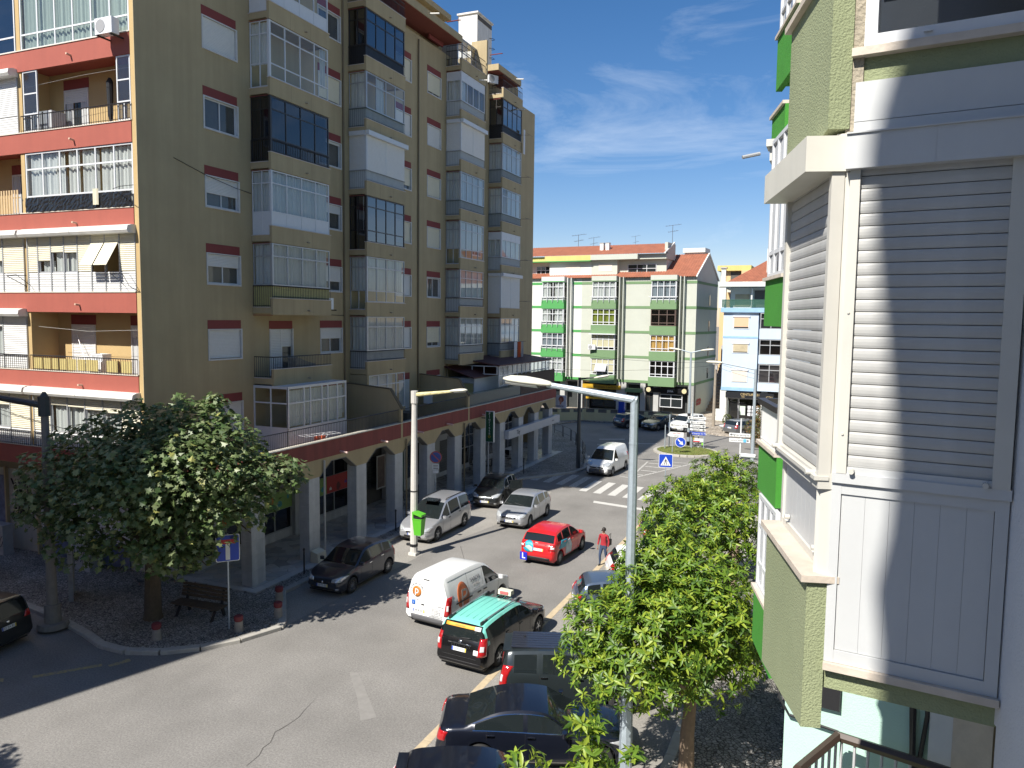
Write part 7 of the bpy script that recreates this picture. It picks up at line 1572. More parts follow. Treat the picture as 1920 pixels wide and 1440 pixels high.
# ================================================================== street furniture, signs, people
galv = mat('galvanised_steel', (0.40,0.46,0.50), 0.4, 0.18, 9, metal=.4); lampw = mat('cream_lantern', (0.68,0.66,0.55), 0.4, 0.06, 4); dkpole = mat('dark_grey_pole', (0.05,0.055,0.055), 0.6, 0.15, 4); paleco = mat('pale_concrete_pole', (0.56,0.54,0.50), 0.8, 0.14, 5, streak=.4, dirt=(0.38,0.36,0.33)); lens = mat('lantern_lens', (0.5,0.5,0.46), 0.15, 0.1, 8, coat=.4)
def lantern(parent, p, d, L, up=.1, m=lampw, w=.13):
    """street-lamp head: p start, d horizontal direction"""
    d = Vector(d).normalized(); sd = Vector((-d.y,d.x,0)); b = MB(); rings = []; n = 10
    for t, k, h in ((0,.35,.35),(.06,.55,.6),(.25,.8,.85),(.55,1,1),(.85,.85,.8),(1,.35,.3)):
        c = Vector(p)+d*(L*t)+Vector((0,0,up*L*t)); rings.append(b.pts([c+sd*(w*k*math.cos(2*math.pi*q/n))+Vector((0,0,w*.62*h*math.sin(2*math.pi*q/n)*(1 if math.sin(2*math.pi*q/n) > 0 else .55))) for q in range(n)]))
    for a, c in zip(rings, rings[1:]):
        for q in range(n): b.f.append((a+q,a+(q+1)%n,c+(q+1)%n,c+q)); b.m.append(0)
    b.f.append(tuple(rings[0]+q for q in range(n))); b.m.append(0); b.f.append(tuple(rings[-1]+q for q in range(n))); b.m.append(0)
    h = b.build('lamp_head', m, parent, True)
    b = MB(); rings = []
    for t, k in ((.28,.6),(.45,.85),(.8,.75),(.95,.35)):
        c = Vector(p)+d*(L*t)+Vector((0,0,up*L*t-w*.25)); rings.append(b.pts([c+sd*(w*k*math.cos(math.pi*q/6))+Vector((0,0,-w*.35*math.sin(math.pi*q/6))) for q in range(7)]))
    for a, c in zip(rings, rings[1:]):
        for q in range(6): b.f.append((a+q,a+q+1,c+q+1,c+q)); b.m.append(0)
    b.build('lens', lens, h, True); return h
# big galvanised lamp in the foreground
p = atD(1190,748,16.4); e1 = onY(1026,721,p.y); e2 = onY(945,713,p.y)
o = thing('street_lamp', 'tall galvanised octagonal street lamp in the foreground with a cream lantern over the road', 'street lamp', (p.x,p.y,.0))
b = MB(); b.tube([(p.x,p.y,0),(p.x,p.y,p.z*.5),(p.x,p.y,p.z)], [.155,.115,.085], 8); b.build('pole', galv, o)
b = MB(); b.tube([(p.x,p.y,p.z-.02),(p.x-.02,p.y,p.z+.0)], .1, 8); b.tube([(p.x+.06,p.y,p.z-.03),tuple(e1)], [.085,.06], 8); b.build('arm', galv, o)
b = MB(); b.tube([(p.x,p.y,p.z-.98),(p.x,p.y,p.z-.94)], .098, 8); b.build('collar', galv, o)
lantern(o, e1+Vector((.12,0,0)), e2-e1, (e2-e1).length+.12, .03, w=.2)
# pale lamp with the bin
o = thing('street_lamp', 'pale round street lamp with peeling yellow arm, carrying a green litter bin', 'street lamp', (-17.28,29.53,.0)); b = MB(); b.tube([(-17.28,29.53,0),(-17.27,29.53,4),(-17.26,29.53,7.0)], [.17,.15,.12], 12); b.tube([(-17.26,29.53,6.9),(-17.26,29.53,7.45)], .16, 10); b.box(-17.47,-17.09,29.34,29.72,.0,.12); b.build('pole', paleco, o)
b = MB(); b.tube([(-17.2,29.53,7.28),(-15.35,29.53,7.52)], [.10,.06], 8); b.build('arm', mat('peeling_yellow_paint', (0.60,0.50,0.26), 0.7, 0.5, 5), o); lantern(o, (-15.5,29.53,7.52), (1,0,0), .85, .1, w=.15)
b = MB(); b.tube([(-17.46,29.53,.42),(-17.46,29.54,.5)], .19, 8); b.tube([(-17.28,29.53,.4),(-17.28,29.53,.52)], .185, 12); b.tube([(-17.28,29.53,2.9),(-17.28,29.53,2.96)], .165, 12); b.build('band', black_iron, o)
w = thing('litter_bin', 'lime green litter bin strapped to the pale lamp post', 'litter bin', (-16.93,29.38,1.0)); b = MB(); b.prism([(-.19,-.17),(.19,-.17),(.19,.17),(-.19,.17)],0,.0); b = MB()
i0 = b.pts([(-.17,-.15,0),(.17,-.15,0),(.17,.15,0),(-.17,.15,0)]); i1 = b.pts([(-.23,-.2,.72),(.23,-.2,.72),(.23,.2,.72),(-.23,.2,.72)])
for k in range(4): b.f.append((i0+k,i0+(k+1)%4,i1+(k+1)%4,i1+k)); b.m.append(0)
b.f += [(i0,i0+1,i0+2,i0+3),(i1,i1+1,i1+2,i1+3)]; b.m += [0,0]; lg = mat('lime_plastic', (0.10,0.42,0.03), 0.4, 0.05); b.build('bin_body', lg, w, local=True)
b = MB(); b.box(-.24,.24,-.21,.21,.72,.76); b.prism([(-.24,.98),(.24,.86),(.24,.95),(-.24,1.06)], -.21, .21, 0, T=lambda x, z, y: (x, y, z)); b.box(-.24,-.18,-.2,.2,.76,1.0); b.build('hood', lg, w, local=True); b = MB(); b.box(-.2,.2,-.19,.19,.76,.86); b.build('opening', black_iron, w, local=True)
# dark lamp on the left plaza
o = thing('street_lamp', 'old dark street lamp on a round base at the left, before the maple', 'street lamp', (-24.11,17.16,.12)); b = MB(); b.tube([(-24.11,17.16,.1),(-24.11,17.16,.28)], [.5,.46], 18); b.tube([(-24.11,17.16,.28),(-24.11,17.16,.9)], [.27,.25], 14); b.tube([(-24.11,17.16,.9),(-24.11,17.16,4),(-24.11,17.16,7.75)], [.17,.145,.115], 12); b.build('pole', mat('weathered_concrete_pole', (0.20,0.185,0.165), 0.9, 0.2, 5), o)
t_ = onY(92,760,17.16); b = MB(); b.tube([(-24.11,17.16,7.3),(-24.11,17.16,7.95)], .19, 8); b.tube([(-24.11,17.16,7.9),(-24.11,17.16,8.1)],[.16,.05],8); b.tube([(-24.1,17.16,7.65),(-27.5,17.0,7.9)], [.12,.09], 8); b.build('arm', dkpole, o); lantern(o, (-26.2,17.05,8.05), (-1,0,.1), .5, .3, dkpole, .12); lantern(o, (-27.3,17.0,7.95), (-1,0,0), .9, .1, dkpole, .16)
# lamps towards the roundabout
o = thing('street_lamp', 'dark slim street lamp at the rounded corner beyond the arcade', 'street lamp', (-16.8,51.8,.12)); b = MB(); b.tube([(-16.8,51.8,.1),(-16.8,51.8,6.6)], [.15,.11], 10); b.build('pole', dkpole, o); e = onY(1137,703,51.8); b = MB(); b.tube([(-16.8,51.8,6.5),(e.x-.4,51.8,e.z-.15)], .06, 8); b.build('arm', dkpole, o); lantern(o, (e.x-.9,51.8,e.z-.25), (1,0,0), 1.1, .2, w=.16)
z = onY(1292,660,65.4).z; o = thing('street_lamp', 'grey twin headed street lamp rising from the traffic island', 'street lamp', (-11.4,65.2,.1)); b = MB(); b.tube([(-11.4,65.2,.1),(-11.4,65.2,z)], [.13,.08], 10); b.build('pole', galv, o)
b = MB()
for k in range(4): b.tube([(-11.4,65.2,.1+k*.8),(-11.4,65.2,.1+k*.8+.42)], .14, 10)
b.build('black_band', black_iron, o)
for s in (-1,1):
    b = MB(); b.tube([(-11.4,65.2,z-.05),(-11.4+s*.9,65.2,z+.18)], .05, 8); b.build('arm', galv, o); lantern(o, (-11.4+s*.8,65.2,z+.16), (s,0,0), 1.1, .12, w=.16)
z = onY(1417,692,59.7).z; o = thing('street_lamp', 'grey single armed street lamp by the shrub, lantern reaching left', 'street lamp', (-5.63,59.7,.1)); b = MB(); b.tube([(-5.63,59.7,.1),(-5.63,59.7,z)], [.14,.09], 10); b.build('pole', galv, o); e = onY(1352,680,59.7); b = MB(); b.tube([(-5.6,59.7,z-.05),tuple(e)], .06, 8); b.build('arm', galv, o); lantern(o, e+Vector((.15,0,0)), (-1,0,0), 1.25, .03, w=.19)
o = thing('timber_pole', 'weathered timber utility pole at the mouth of the alley', 'utility pole', (-11.35,79.0,.1)); z = onY(1342,672,79).z; b = MB(); b.tube([(-11.35,79,.05),(-11.3,79,z)], [.17,.11], 9); b.build('pole', mat('grey_timber', (0.27,0.23,0.18), 0.9, 0.2, 5), o); b = MB(); b.box(-11.6,-11.0,78.9,79.1,z-.6,z-.3); b.cyl(-11.2,78.85,z-1.1,z-.7,.12); b.build('cable_box', mat('grey_fitting', (0.4,0.4,0.4), .6, .2, 9), o)
def wire(p, q, sag, label, r=.012):
    b = MB(); p, q = Vector(p), Vector(q); b.tube([p.lerp(q,t/14)-Vector((0,0,sag*4*(t/14)*(1-t/14))) for t in range(15)], r, 4); tag(b.build('overhead_wire', black_iron), label, 'wire')
zw = z-.4
wire((-11.3,79,zw), (-30,78,7.6), .5, 'upper thin wire from the timber pole past the white and green block'); wire((-11.3,79,zw-.3), (-30,78,5.4), .4, 'lower thin wire from the timber pole past the white and green block')
wire((-11.3,79,zw), (-1.0,62,6.3), .4, 'upper wire from the timber pole towards the right over the blue building'); wire((-11.3,79,zw-.4), (-1.0,62,5.8), .4, 'lower wire from the timber pole towards the right over the blue building'); wire((-26.9,21.0,5.9),(-38,20.9,7.7),.1,'thin black wire along the shuttered first floor by the maple')
# ---- signs
blue = mat('sign_blue', (0.012,0.055,0.42), 0.35, 0.03); signw = mat('sign_white', (0.66,0.67,0.66), 0.4, 0.03); signr = mat('sign_red', (0.45,0.02,0.025), 0.4, 0.03); signk = mat('sign_black', (0.015,0.015,0.016), .5, 0)
def signpost(name, label, x, y, z0, h, cat='road sign', m=galv, r=.03, group=None, yaw=None):
    o = thing(name, label, cat, (x,y,z0), group=group); b = MB(); b.tube([(x,y,z0-.02),(x,y,h)], r, 8); b.build('post', m, o); f = Vector((-x,-y,0)).normalized() if yaw is None else -hvec(yaw); xd = Vector((-f.y,f.x,0)); return o, f, xd
def rrect(w, h, c=.05):
    pts = []
    for (sx, sy, a0) in ((1,1,0),(-1,1,90),(-1,-1,180),(1,-1,270)):
        for k in range(4): a = R(a0+k*30); pts.append((sx*(w/2-c)+c*math.cos(a), sy*(h/2-c)+c*math.sin(a)))
    return pts
def plate_(o, name, cen, f, xd, poly, m, t=.012, off=.045, par=None):
    cen = Vector(cen)+f*off; b = MB(); b.prism(poly, -t, 0, 0, T=lambda x, y, z: tuple(cen+xd*x+Vector((0,0,y))+f*z)); return b.build(name, m, par or o)
o, f, xd = signpost('dead_end_sign', 'blue dead end sign with red bar on a grey post by the bench', -18.58, 19.47, .12, 3.4, yaw=-46); c = (-18.58,19.47,2.92)
pl = plate_(o, 'plate', c, f, xd, rrect(.76,.92), signw); plate_(o, 'blue_field', c, f, xd, rrect(.71,.87), blue, .004, .0495, pl); plate_(o, 'white_stem', Vector(c)+Vector((0,0,-.12)), f, xd, [(-.07,-.28),(.07,-.28),(.07,.28),(-.07,.28)], signw, .004, .0535, pl); plate_(o, 'red_bar', Vector(c)+Vector((0,0,.22)), f, xd, [(-.24,-.075),(.24,-.075),(.24,.075),(-.24,.075)], signr, .004, .0575, pl)
q = onX(817,857,-19.75); o, f, xd = signpost('no_parking_sign', 'round red and blue no parking sign on a post behind the silver minivan', q.x, q.y, .12, q.z+.35); circ = lambda r_: [(r_*math.cos(t*.2618), r_*math.sin(t*.2618)) for t in range(24)]
pl = plate_(o, 'disc', q, f, xd, circ(.33), mat('faded_red', (0.35,0.07,0.06), .5, .05)); plate_(o, 'blue_field', q, f, xd, circ(.27), mat('faded_blue', (0.03,0.07,0.28), .5, .05), .004, .0495, pl); plate_(o, 'slash', q, f, xd, [(-.21,.17),(-.17,.21),(.21,-.17),(.17,-.21)], MATS['faded_red'], .004, .0535, pl)
p1_ = plate_(o, 'supplementary_plate', q+Vector((0,0,-.52)), f, xd, rrect(.36,.32,.02), signw); plate_(o, 'supplementary_plate', q+Vector((0,0,-.80)), f, xd, rrect(.30,.16,.02), signw)
for i in range(3): plate_(o, 'text_bar', q+Vector((0,0,-.44-i*.09)), f, xd, [(-.13,-.015),(.13,-.015),(.13,.015),(-.13,.015)], signk, .003, .049, p1_)
o, f, xd = signpost('crossing_sign', 'square blue pedestrian crossing sign on a thin post beside the zebra', -9.05, 44.5, .12, 2.9); c = Vector((-9.05,44.5,2.5)); pl = plate_(o, 'plate', c, f, xd, rrect(.80,.80), signw); plate_(o, 'blue_field', c, f, xd, rrect(.75,.75), blue, .004, .0495, pl); tri = plate_(o, 'white_triangle', c+Vector((0,0,-.03)), f, xd, [(-.30,-.25),(.30,-.25),(0,.29)], signw, .004, .0535, pl)
for nm, poly in (('figure_body', [(-.03,-.02),(.03,-.02),(.045,.08),(-.045,.08)]),('figure_leg', [(-.01,-.02),(-.04,-.02),(-.09,-.16),(-.05,-.16)]),('figure_leg', [(.01,-.02),(.04,-.02),(.08,-.16),(.04,-.16)]),('figure_arm', [(-.04,.07),(-.02,.07),(-.10,-.03),(-.12,-.02)]),('figure_arm', [(.04,.07),(.02,.07),(.10,-.03),(.12,-.02)]),('figure_head', [(.03*math.cos(t),.12+.03*math.sin(t)) for t in range(6)]),('stripe', [(-.2,-.22),(-.15,-.22),(-.13,-.18),(-.17,-.18)]),('stripe', [(-.07,-.22),(-.02,-.22),(-.02,-.18),(-.06,-.18)]),('stripe', [(.05,-.22),(.1,-.22),(.08,-.18),(.04,-.18)]),('stripe', [(.15,-.22),(.2,-.22),(.17,-.18),(.13,-.18)])):
    plate_(o, nm, c+Vector((0,0,-.03)), f, xd, poly, signk, .003, .0575, pl)
# roundabout signs
o, f, xd = signpost('keep_right_sign', 'round blue sign with a white arrow at the island edge', -11.95, 61.2, .12, 1.35); c = Vector((-11.95,61.2,1.35)); q_ = onY(1276,829,61.2); c = Vector((q_.x,61.2,q_.z)); pl = plate_(o, 'disc', c, f, xd, circ(.42), signw); plate_(o, 'blue_field', c, f, xd, circ(.385), blue, .004, .0495, pl)
d1 = Vector((.7,-.72)); d2 = Vector((.72,.7)); P_ = lambda a, b_: (d1.x*a+d2.x*b_, d1.y*a+d2.y*b_); plate_(o, 'white_arrow', c, f, xd, [P_(-.30,-.045),(P_(.06,-.045)),P_(.06,.045),P_(-.30,.045)], signw, .004, .0535, pl); plate_(o, 'arrow_head', c, f, xd, [P_(.02,-.17),P_(.31,0),P_(.02,.17)], signw, .004, .054, pl)
DY = 64.2
o, f, xd = signpost('direction_signs', 'stack of white and blue direction panels on the traffic island', -10.95, DY+.1, .12, 4.0, yaw=-8, r=.05)
def panel(o, x0, y0, x1, y1, m, Y, txt=None, tm=ink, arrow=0, size=.2, align='CENTER', bars_=0):
    a = onY(x0,y0,Y); c = onY(x1,y1,Y); b = MB(); b.box(a.x,c.x,Y-.03,Y,c.z,a.z); pl = b.build('panel', m, o); w = c.x-a.x; zc = (a.z+c.z)/2; h = a.z-c.z
    if txt: lettering(txt, size, frameM(((a.x+c.x)/2+(.12*(arrow<0)-.1*(arrow>0)), Y-.034, zc), (1,0,0), (0,0,1)), tm, pl)
    if arrow:
        s = arrow; x = a.x+.2 if s < 0 else c.x-.2; b = MB(); b.prism([(x-.12*s,zc-.02),(x+.02*s,zc-.02),(x+.02*s,zc-.10),(x+.14*s,zc),(x+.02*s,zc+.10),(x+.02*s,zc+.02),(x-.12*s,zc+.02)], Y-.037, Y-.032, 0, T=lambda x_, z_, y_: (x_,y_,z_)); b.build('arrow', tm, pl)
    return pl
panel(o, 1290,780.5,1324,787.5, signw, DY, 'Zona Industrial', arrow=-1, size=.16); panel(o, 1294,788.8,1323,795.4, signw, DY, 'R. do Forte', arrow=-1, size=.17); panel(o, 1294,796,1323,802.5, signw, DY, 'Bobadela', arrow=1, size=.19); panel(o, 1294,803,1323,808.5, signw, DY, 'Sacavém', arrow=1, size=.19); panel(o, 1293,809,1323,816.5, blue, DY, 'H Hospital do Mar', signw, -1, .18)
for x in (1297,1321): a = onY(x,781,DY+.06); c = onY(x,836,DY+.06); b = MB(); b.tube([(a.x,DY+.06,.12),(a.x,DY+.06,a.z)], .04, 6); b.build('post', galv, o)
o, f, xd = signpost('direction_sign', 'long white direction panel pointing left on the traffic island', -12.7, 63.6, .12, 2.9, r=.045); panel(o, 1257,793,1290,802, signw, 63.5, 'Centro Saúde', arrow=-1, size=.2)
q_ = onY(1267,802,63.5); o.location = (q_.x,63.55,.12); 
for ch in o.children: ch.matrix_parent_inverse = emat(o).inverted()
o, f, xd = signpost('direction_sign', 'white arrow shaped direction sign above the grass, left of the round blue sign', -12.9, 62.9, .12, 2.1, r=.04)
a = onY(1251,815.5,62.8); c = onY(1282,811,62.8); e_ = onY(1282,820,62.8); s_ = onY(1257,811,62.8); b = MB(); b.prism([(a.x,a.z),(s_.x,e_.z),(c.x,e_.z),(c.x,c.z),(s_.x,c.z)], 62.77, 62.8, 0, T=lambda x, z, y: (x,y,z)); pl = b.build('panel', signw, o); lettering('Sete Casas', .15, frameM(((a.x+c.x)/2+.1,62.765,(c.z+e_.z)/2+.1),(1,0,0),(0,0,1)), signr, pl); lettering('Catujal', .14, frameM(((a.x+c.x)/2+.1,62.765,(c.z+e_.z)/2-.1),(1,0,0),(0,0,1)), ink, pl)
o, f, xd = signpost('advert_sign', 'small colourful advert above a black arrow panel on the island', -10.45, 64.6, .12, 2.0, r=.05, m=white); pl = panel(o, 1297,821,1320,828.5, signw, 64.5); a = panel(o, 1297,817.5,1302,824, mat('yellow_print',(0.6,0.5,0.1),.5,0), 64.46); panel(o, 1297,826,1312,829, signr, 64.46); panel(o, 1296,829.5,1320,835.5, signk, 64.5, 'Centro de Reabilitação', signw, -1, .09); panel(o, 1315.5,830,1318.5,835, mat('lime_print',(0.2,0.5,0.05),.5,0), 64.46)
q_ = onY(1308,840,64.6); o.location = (q_.x,64.6,.12)
for ch in o.children: ch.matrix_parent_inverse = emat(o).inverted()
o, f, xd = signpost('direction_sign', 'two tier white direction sign on a white post before the grey estate car', -6.6, 60.4, .12, 3.3, r=.06, m=white); panel(o, 1367.5,811,1407,820.3, signw, 60.3, 'igreja paroquial', arrow=-1, size=.19); panel(o, 1367.5,821,1406,830.5, signw, 60.3, 'centro pastoral', arrow=1, size=.19); panel(o, 1394,823.5,1399,829.5, mat('sky_blue_print',(0.10,0.40,0.72),.5,0), 60.26)
o, f, xd = signpost('parking_sign', 'small blue parking sign with a blue wrapped meter before the amber shop', -20.8, 77.0, .1, 2.9); pl = plate_(o, 'plate', (-20.8,77.0,2.6), f, xd, rrect(.8,.5), blue); b = MB(); b.box(-20.7,-20.1,76.9,77.3,.9,2.3); b.build('wrapped_meter', blue, o)
# ---- bollards
concr = mat('bollard_concrete', (0.25,0.23,0.205), 0.9, 0.2, 8); redb = mat('faded_red_cap', (0.16,0.025,0.03), 0.7, 0.2, 8)
for (x, y, l) in ((-20.06,17.80,'first red capped concrete bollard along the kerb, below the maple trunk'),(-18.12,19.42,'red capped concrete bollard right beside the dead end sign post'),(-17.75,20.95,'red capped concrete bollard at the tip of the kerb corner'),(-18.75,22.2,'farthest red capped concrete bollard, towards the graphite car')):
    o = thing('concrete_bollard', l, 'bollard', (x,y,.12), 0, 'red capped concrete bollards'); b = MB(); b.tube([(0,0,0),(0,0,.36)], [.15,.135], 14); b.build('shaft', concr, o, local=True); b = MB(); b.tube([(0,0,.36),(0,0,.40)], .12, 14); b.tube([(0,0,.40),(0,0,.53),(0,0,.56)], [.15,.15,.11], 14); b.build('cap', redb, o, local=True)
def ironpost(x, y, l, h=1.0):
    o = thing('iron_bollard', l, 'bollard', (x,y,.12), 0, 'thin black iron bollards'); b = MB(); b.tube([(0,0,0),(0,0,h)], .035, 8); b.build('shaft', black_iron, o, local=True); b = MB(); b.tube([(0,0,h),(0,0,h+.03),(0,0,h+.09)], [.05,.055,.02], 8); b.build('cap', black_iron, o, local=True); return o
ironpost(-19.85,25.05,'thin black post by the second marble pillar, behind the graphite car'); ironpost(-19.85,32.15,'thin black post behind the silver minivan nose'); ironpost(-19.5,48.1,'thin black post at the shaded end of the zebra'); ironpost(-9.2,45.0,'thin black post with an amber cap left of the crossing sign'); ironpost(-8.75,46.2,'thin black post just right of the crossing sign',1.1)
w = thing('pale_kerb_block', 'cream painted block at the foot of the second pillar', 'block', (-20.3,26.55,.166)); b = MB(); b.prism([(-.18,0),(.25,0),(.2,.4),(-.15,.5)], -.3, .3, 0, T=lambda x, z, y: (x,y,z)); b.build('block', mat('cream_plaster', (0.6,0.55,0.42), .9, .1), w, local=True)
# ---- bench
o = thing('park_bench', 'dark slatted wooden bench under the maple', 'bench', (-20.3,19.95,.12), R(4)); wood = mat('dark_bench_wood', (0.085,0.06,0.04), 0.8, 0.2, 6)
for i in range(5): b = MB(); b.box(-1.0,1.0,-.40+i*.115,-.31+i*.115,.43,.47); b.build('seat_slat', wood, o, local=True)
for i in range(4): b = MB(); z_ = .56+i*.12; b.box(-1.0,1.0,.17+i*.03,.205+i*.03,z_,z_+.095); b.build('back_slat', wood, o, local=True)
for s in (-.75,.75): b = MB(); b.prism([(-.42,0),(-.34,0),(-.1,.38),(.1,.38),(.24,0),(.33,0),(.2,.42),(.34,1.0),(.28,1.02),(.12,.43),(-.42,.43),(-.42,.37),(-.2,.37)], s-.035, s+.035, 0, T=lambda y, z, x: (x,y,z)); b.build('leg_frame', black_iron, o, local=True)
# ---- cabinets and board
def ucab(x, y, l, seed, w_=.9, h=1.25):
    o = thing('utility_cabinet', l, 'cabinet', (x,y,.12), 0, 'utility cabinets by the shops'); b = MB(); b.box(-w_/2,w_/2,-.25,.25,0,.1); b.box(-w_/2+.02,w_/2-.02,-.23,.23,.1,h); b.box(-w_/2,w_/2,-.26,.26,h,h+.06); b.build('housing', mat('grey_cabinet_paint', (0.36,0.36,0.36), .6, .15, 5), o, local=True); b = MB(); b.box(-.012,.0,-.234,-.23,.12,h-.03); b.box(-.3,-.26,-.238,-.23,.5,.7); b.build('door_seam', black_iron, o, local=True)
    g_ = MB(); rr = random.Random(seed)
    for i in range(3): g_.tube([(-.3+.3*i+.12*math.sin(a_*.7+i), -.24, .6+.25*math.cos(a_*.6)) for a_ in range(9)], .012, 4)
    g_.build('graffiti', ink, o, local=True); return o
ucab(-33.6,21.7,'grey utility cabinet by the graffitied pier at the left edge',3); ucab(-28.3,21.75,'grey utility cabinet below the white poster, half hidden by leaves',4)
o = thing('notice_board', 'free standing pale board covered in black and red graffiti behind the old lamp', 'notice board', (-26.0,19.3,.12), R(-40)); b = MB(); b.box(-.55,.55,-.06,.06,.08,1.9); b.box(-.6,-.55,-.08,.08,0,1.95); b.box(.55,.6,-.08,.08,0,1.95); b.build('panel', mat('scratched_board', (0.30,0.30,0.31), .5, .3, 6), o, local=True)
lettering('Bagy', .42, frameM((.05,-.063,.85),(1,0,.1),(0,0,1)), ink, o, .003, local=True); lettering('XPLORR', .26, frameM((0,-.063,.3),(1,0,.05),(0,0,1)), mat('red_ink',(0,0,0)), o, .003, local=True); lettering('PAX', .4, frameM((0,-.063,1.4),(1,0,-.1),(0,0,1)), ink, o, .003, local=True)
# ---- pigeons
def pigeon(x, y, h, l):
    o = thing('pigeon', l, 'pigeon', (x,y,.125), R(h), 'pigeons on the cobbles'); b = MB(); n = 10; rings = []
    for (px_, z_, r_, ry) in ((-.19,.10,.012,.03),(-.14,.115,.03,.04),(-.06,.13,.055,.06),(.02,.14,.062,.065),(.08,.155,.045,.05),(.105,.19,.026,.028),(.115,.225,.027,.026),(.14,.235,.018,.018),(.155,.232,.004,.004)):
        rings.append(b.pts([(px_, ry*math.cos(2*math.pi*k/n), z_+r_*math.sin(2*math.pi*k/n)) for k in range(n)]))
    for a, c in zip(rings, rings[1:]):
        for k in range(n): b.f.append((a+k,a+(k+1)%n,c+(k+1)%n,c+k)); b.m.append(0)
    b.f.append(tuple(rings[0]+k for k in range(n))); b.m.append(0); b.build('body', mat('pigeon_slate', (0.05,0.055,0.065), .7, .25, 20), o, True, local=True); b = MB()
    for s in (-.025,.025): b.tube([(0,s,.09),(.01,s,.03),(0,s,0)], .006, 4); b.tube([(-.01,s,.004),(.035,s,.004)], .005, 4)
    b.build('leg', mat('pink_leg', (0.3,0.1,0.08), .7, 0), o, local=True)
g = gnd(262,1096,.12); pigeon(g.x,g.y,200,'dark pigeon left of the maple trunk on the cobbles'); g = gnd(327,1092,.12); pigeon(g.x,g.y,60,'dark pigeon right of the maple trunk on the cobbles')
# ---- pedestrian barriers on the rounded corner
BPTS = [(-17.0,53.6),(-17.5,55.6),(-18.3,57.5),(-19.2,59.5),(-20.2,61.5),(-21.3,63.4),(-22.7,65.2),(-24.2,67.0)]
LB = ['nearest of the black barriers, beside the dark lamp','second black barrier round the corner','third black barrier round the corner','black barrier with a dark poster on it','fifth black barrier, seen past the last pillars','sixth black barrier by the yellow wall','farthest black barrier on the bend']
for i, (p, q) in enumerate(zip(BPTS, BPTS[1:])):
    L = math.hypot(q[0]-p[0],q[1]-p[1])-.3; o = thing('pedestrian_barrier', LB[i], 'barrier', (p[0],p[1],.12), math.atan2(q[1]-p[1],q[0]-p[0]), 'black barriers round the corner')
    b = MB(); b.tube([(0,0,0),(0,0,.92),(.08,0,1.0),(L-.08,0,1.0),(L,0,.92),(L,0,0)], .025, 6); b.build('frame', black_iron, o, local=True); b = MB(); b.tube([(0,0,.35),(L,0,.35)], .018, 5); b.build('rail', black_iron, o, local=True)
    if i == 3: b = MB(); b.box(.2,L-.2,-.01,.01,.4,.9); b.build('poster', mat('dark_poster', (0.03,0.03,0.035), .5, .6, 4), o, local=True)
# ---- cafe tables and chairs under the arcade
cm = mat('black_chair', (0.02,0.02,0.022), .5, .1)
def chair(x, y, a, l):
    o = thing('cafe_chair', l, 'chair', (x,y,.17), R(a), 'cafe chairs under the arcade'); b = MB(); b.box(-.2,.2,-.2,.2,.43,.47); b.build('seat', cm, o, local=True); b = MB(); b.box(-.2,.2,.18,.22,.5,.88); b.build('backrest', cm, o, local=True)
    for sx in (-.18,.18):
        for sy in (-.18,.19): b = MB(); b.tube([(sx,sy,0),(sx,sy,.45 if sy < 0 else .86)], .014, 5); b.build('leg', cm, o, local=True)
def table(x, y, l):
    o = thing('cafe_table', l, 'table', (x,y,.17), 0, 'cafe tables under the arcade'); b = MB(); b.cyl(0,0,.70,.73,.36,18); b.build('tabletop', cm, o, local=True); b = MB(); b.cyl(0,0,.03,.70,.03,8); b.cyl(0,0,0,.03,.22,14); b.build('pedestal', cm, o, local=True)
table(-22.3,47.2,'round dark cafe table nearest the florist sign'); table(-22.2,50.4,'round dark cafe table behind the white fascia board'); chair(-22.9,47.2,90,'dark cafe chair on the shop side of the nearest table'); chair(-22.3,46.5,180,'dark cafe chair on the near side of the nearest table'); chair(-21.7,47.3,-90,'dark cafe chair on the street side of the nearest table'); chair(-22.2,51.2,0,'dark cafe chair beyond the far cafe table'); chair(-21.5,50.4,-90,'dark cafe chair on the street side of the far table')
# ---- washing on the terrace and balconies
q = onX(600,806,-21.3); orc = mat('orange_cloth', (0.60,0.11,0.04), .9, .1, 6, trans=.2)
o = thing('clothes_horse', 'folding white clothes horse on the terrace with orange washing', 'clothes horse', (q.x,q.y,4.46), R(70)); b = MB()
for s in (-.3,.3): b.tube([(-.5,s,0),(.3,-s*.2+s*.8,.95)], .012, 5); b.tube([(.5,s,0),(-.3,s,.95)], .012, 5)
for t in range(7): b.tube([(-.9+t*.3,-.3,.95),(-.9+t*.3,.3,.95)], .007, 4)
b.tube([(-.9,-.3,.95),(.9,-.3,.95)], .012, 5); b.tube([(-.9,.3,.95),(.9,.3,.95)], .012, 5); b.build('frame', white, o, local=True); b = MB(); curtain(b, lambda u, v, z: (u, -.3+v, z), -.5, .1, .35, .96, 0, .04); tag(b.build('hanging_towel', orc), 'orange towel hanging on the terrace clothes horse', 'towel'); bpy.data.objects['hanging_towel'].location = o.location; bpy.data.objects['hanging_towel'].rotation_euler = o.rotation_euler
w = thing('bucket', 'red plastic bucket on the terrace left of the clothes horse', 'bucket', (-20.98,26.6,4.46)); b = MB(); b.tube([(0,0,0),(0,0,.34)], [.14,.19], 14); b.build('tub', mat('red_plastic', (0.45,0.015,0.02), .4, .05), w, local=True); b = MB(); b.tube([(-.19,0,.34),(-.1,0,.5),(.1,0,.5),(.19,0,.34)], .01, 5); b.build('handle', black_iron, w, local=True)
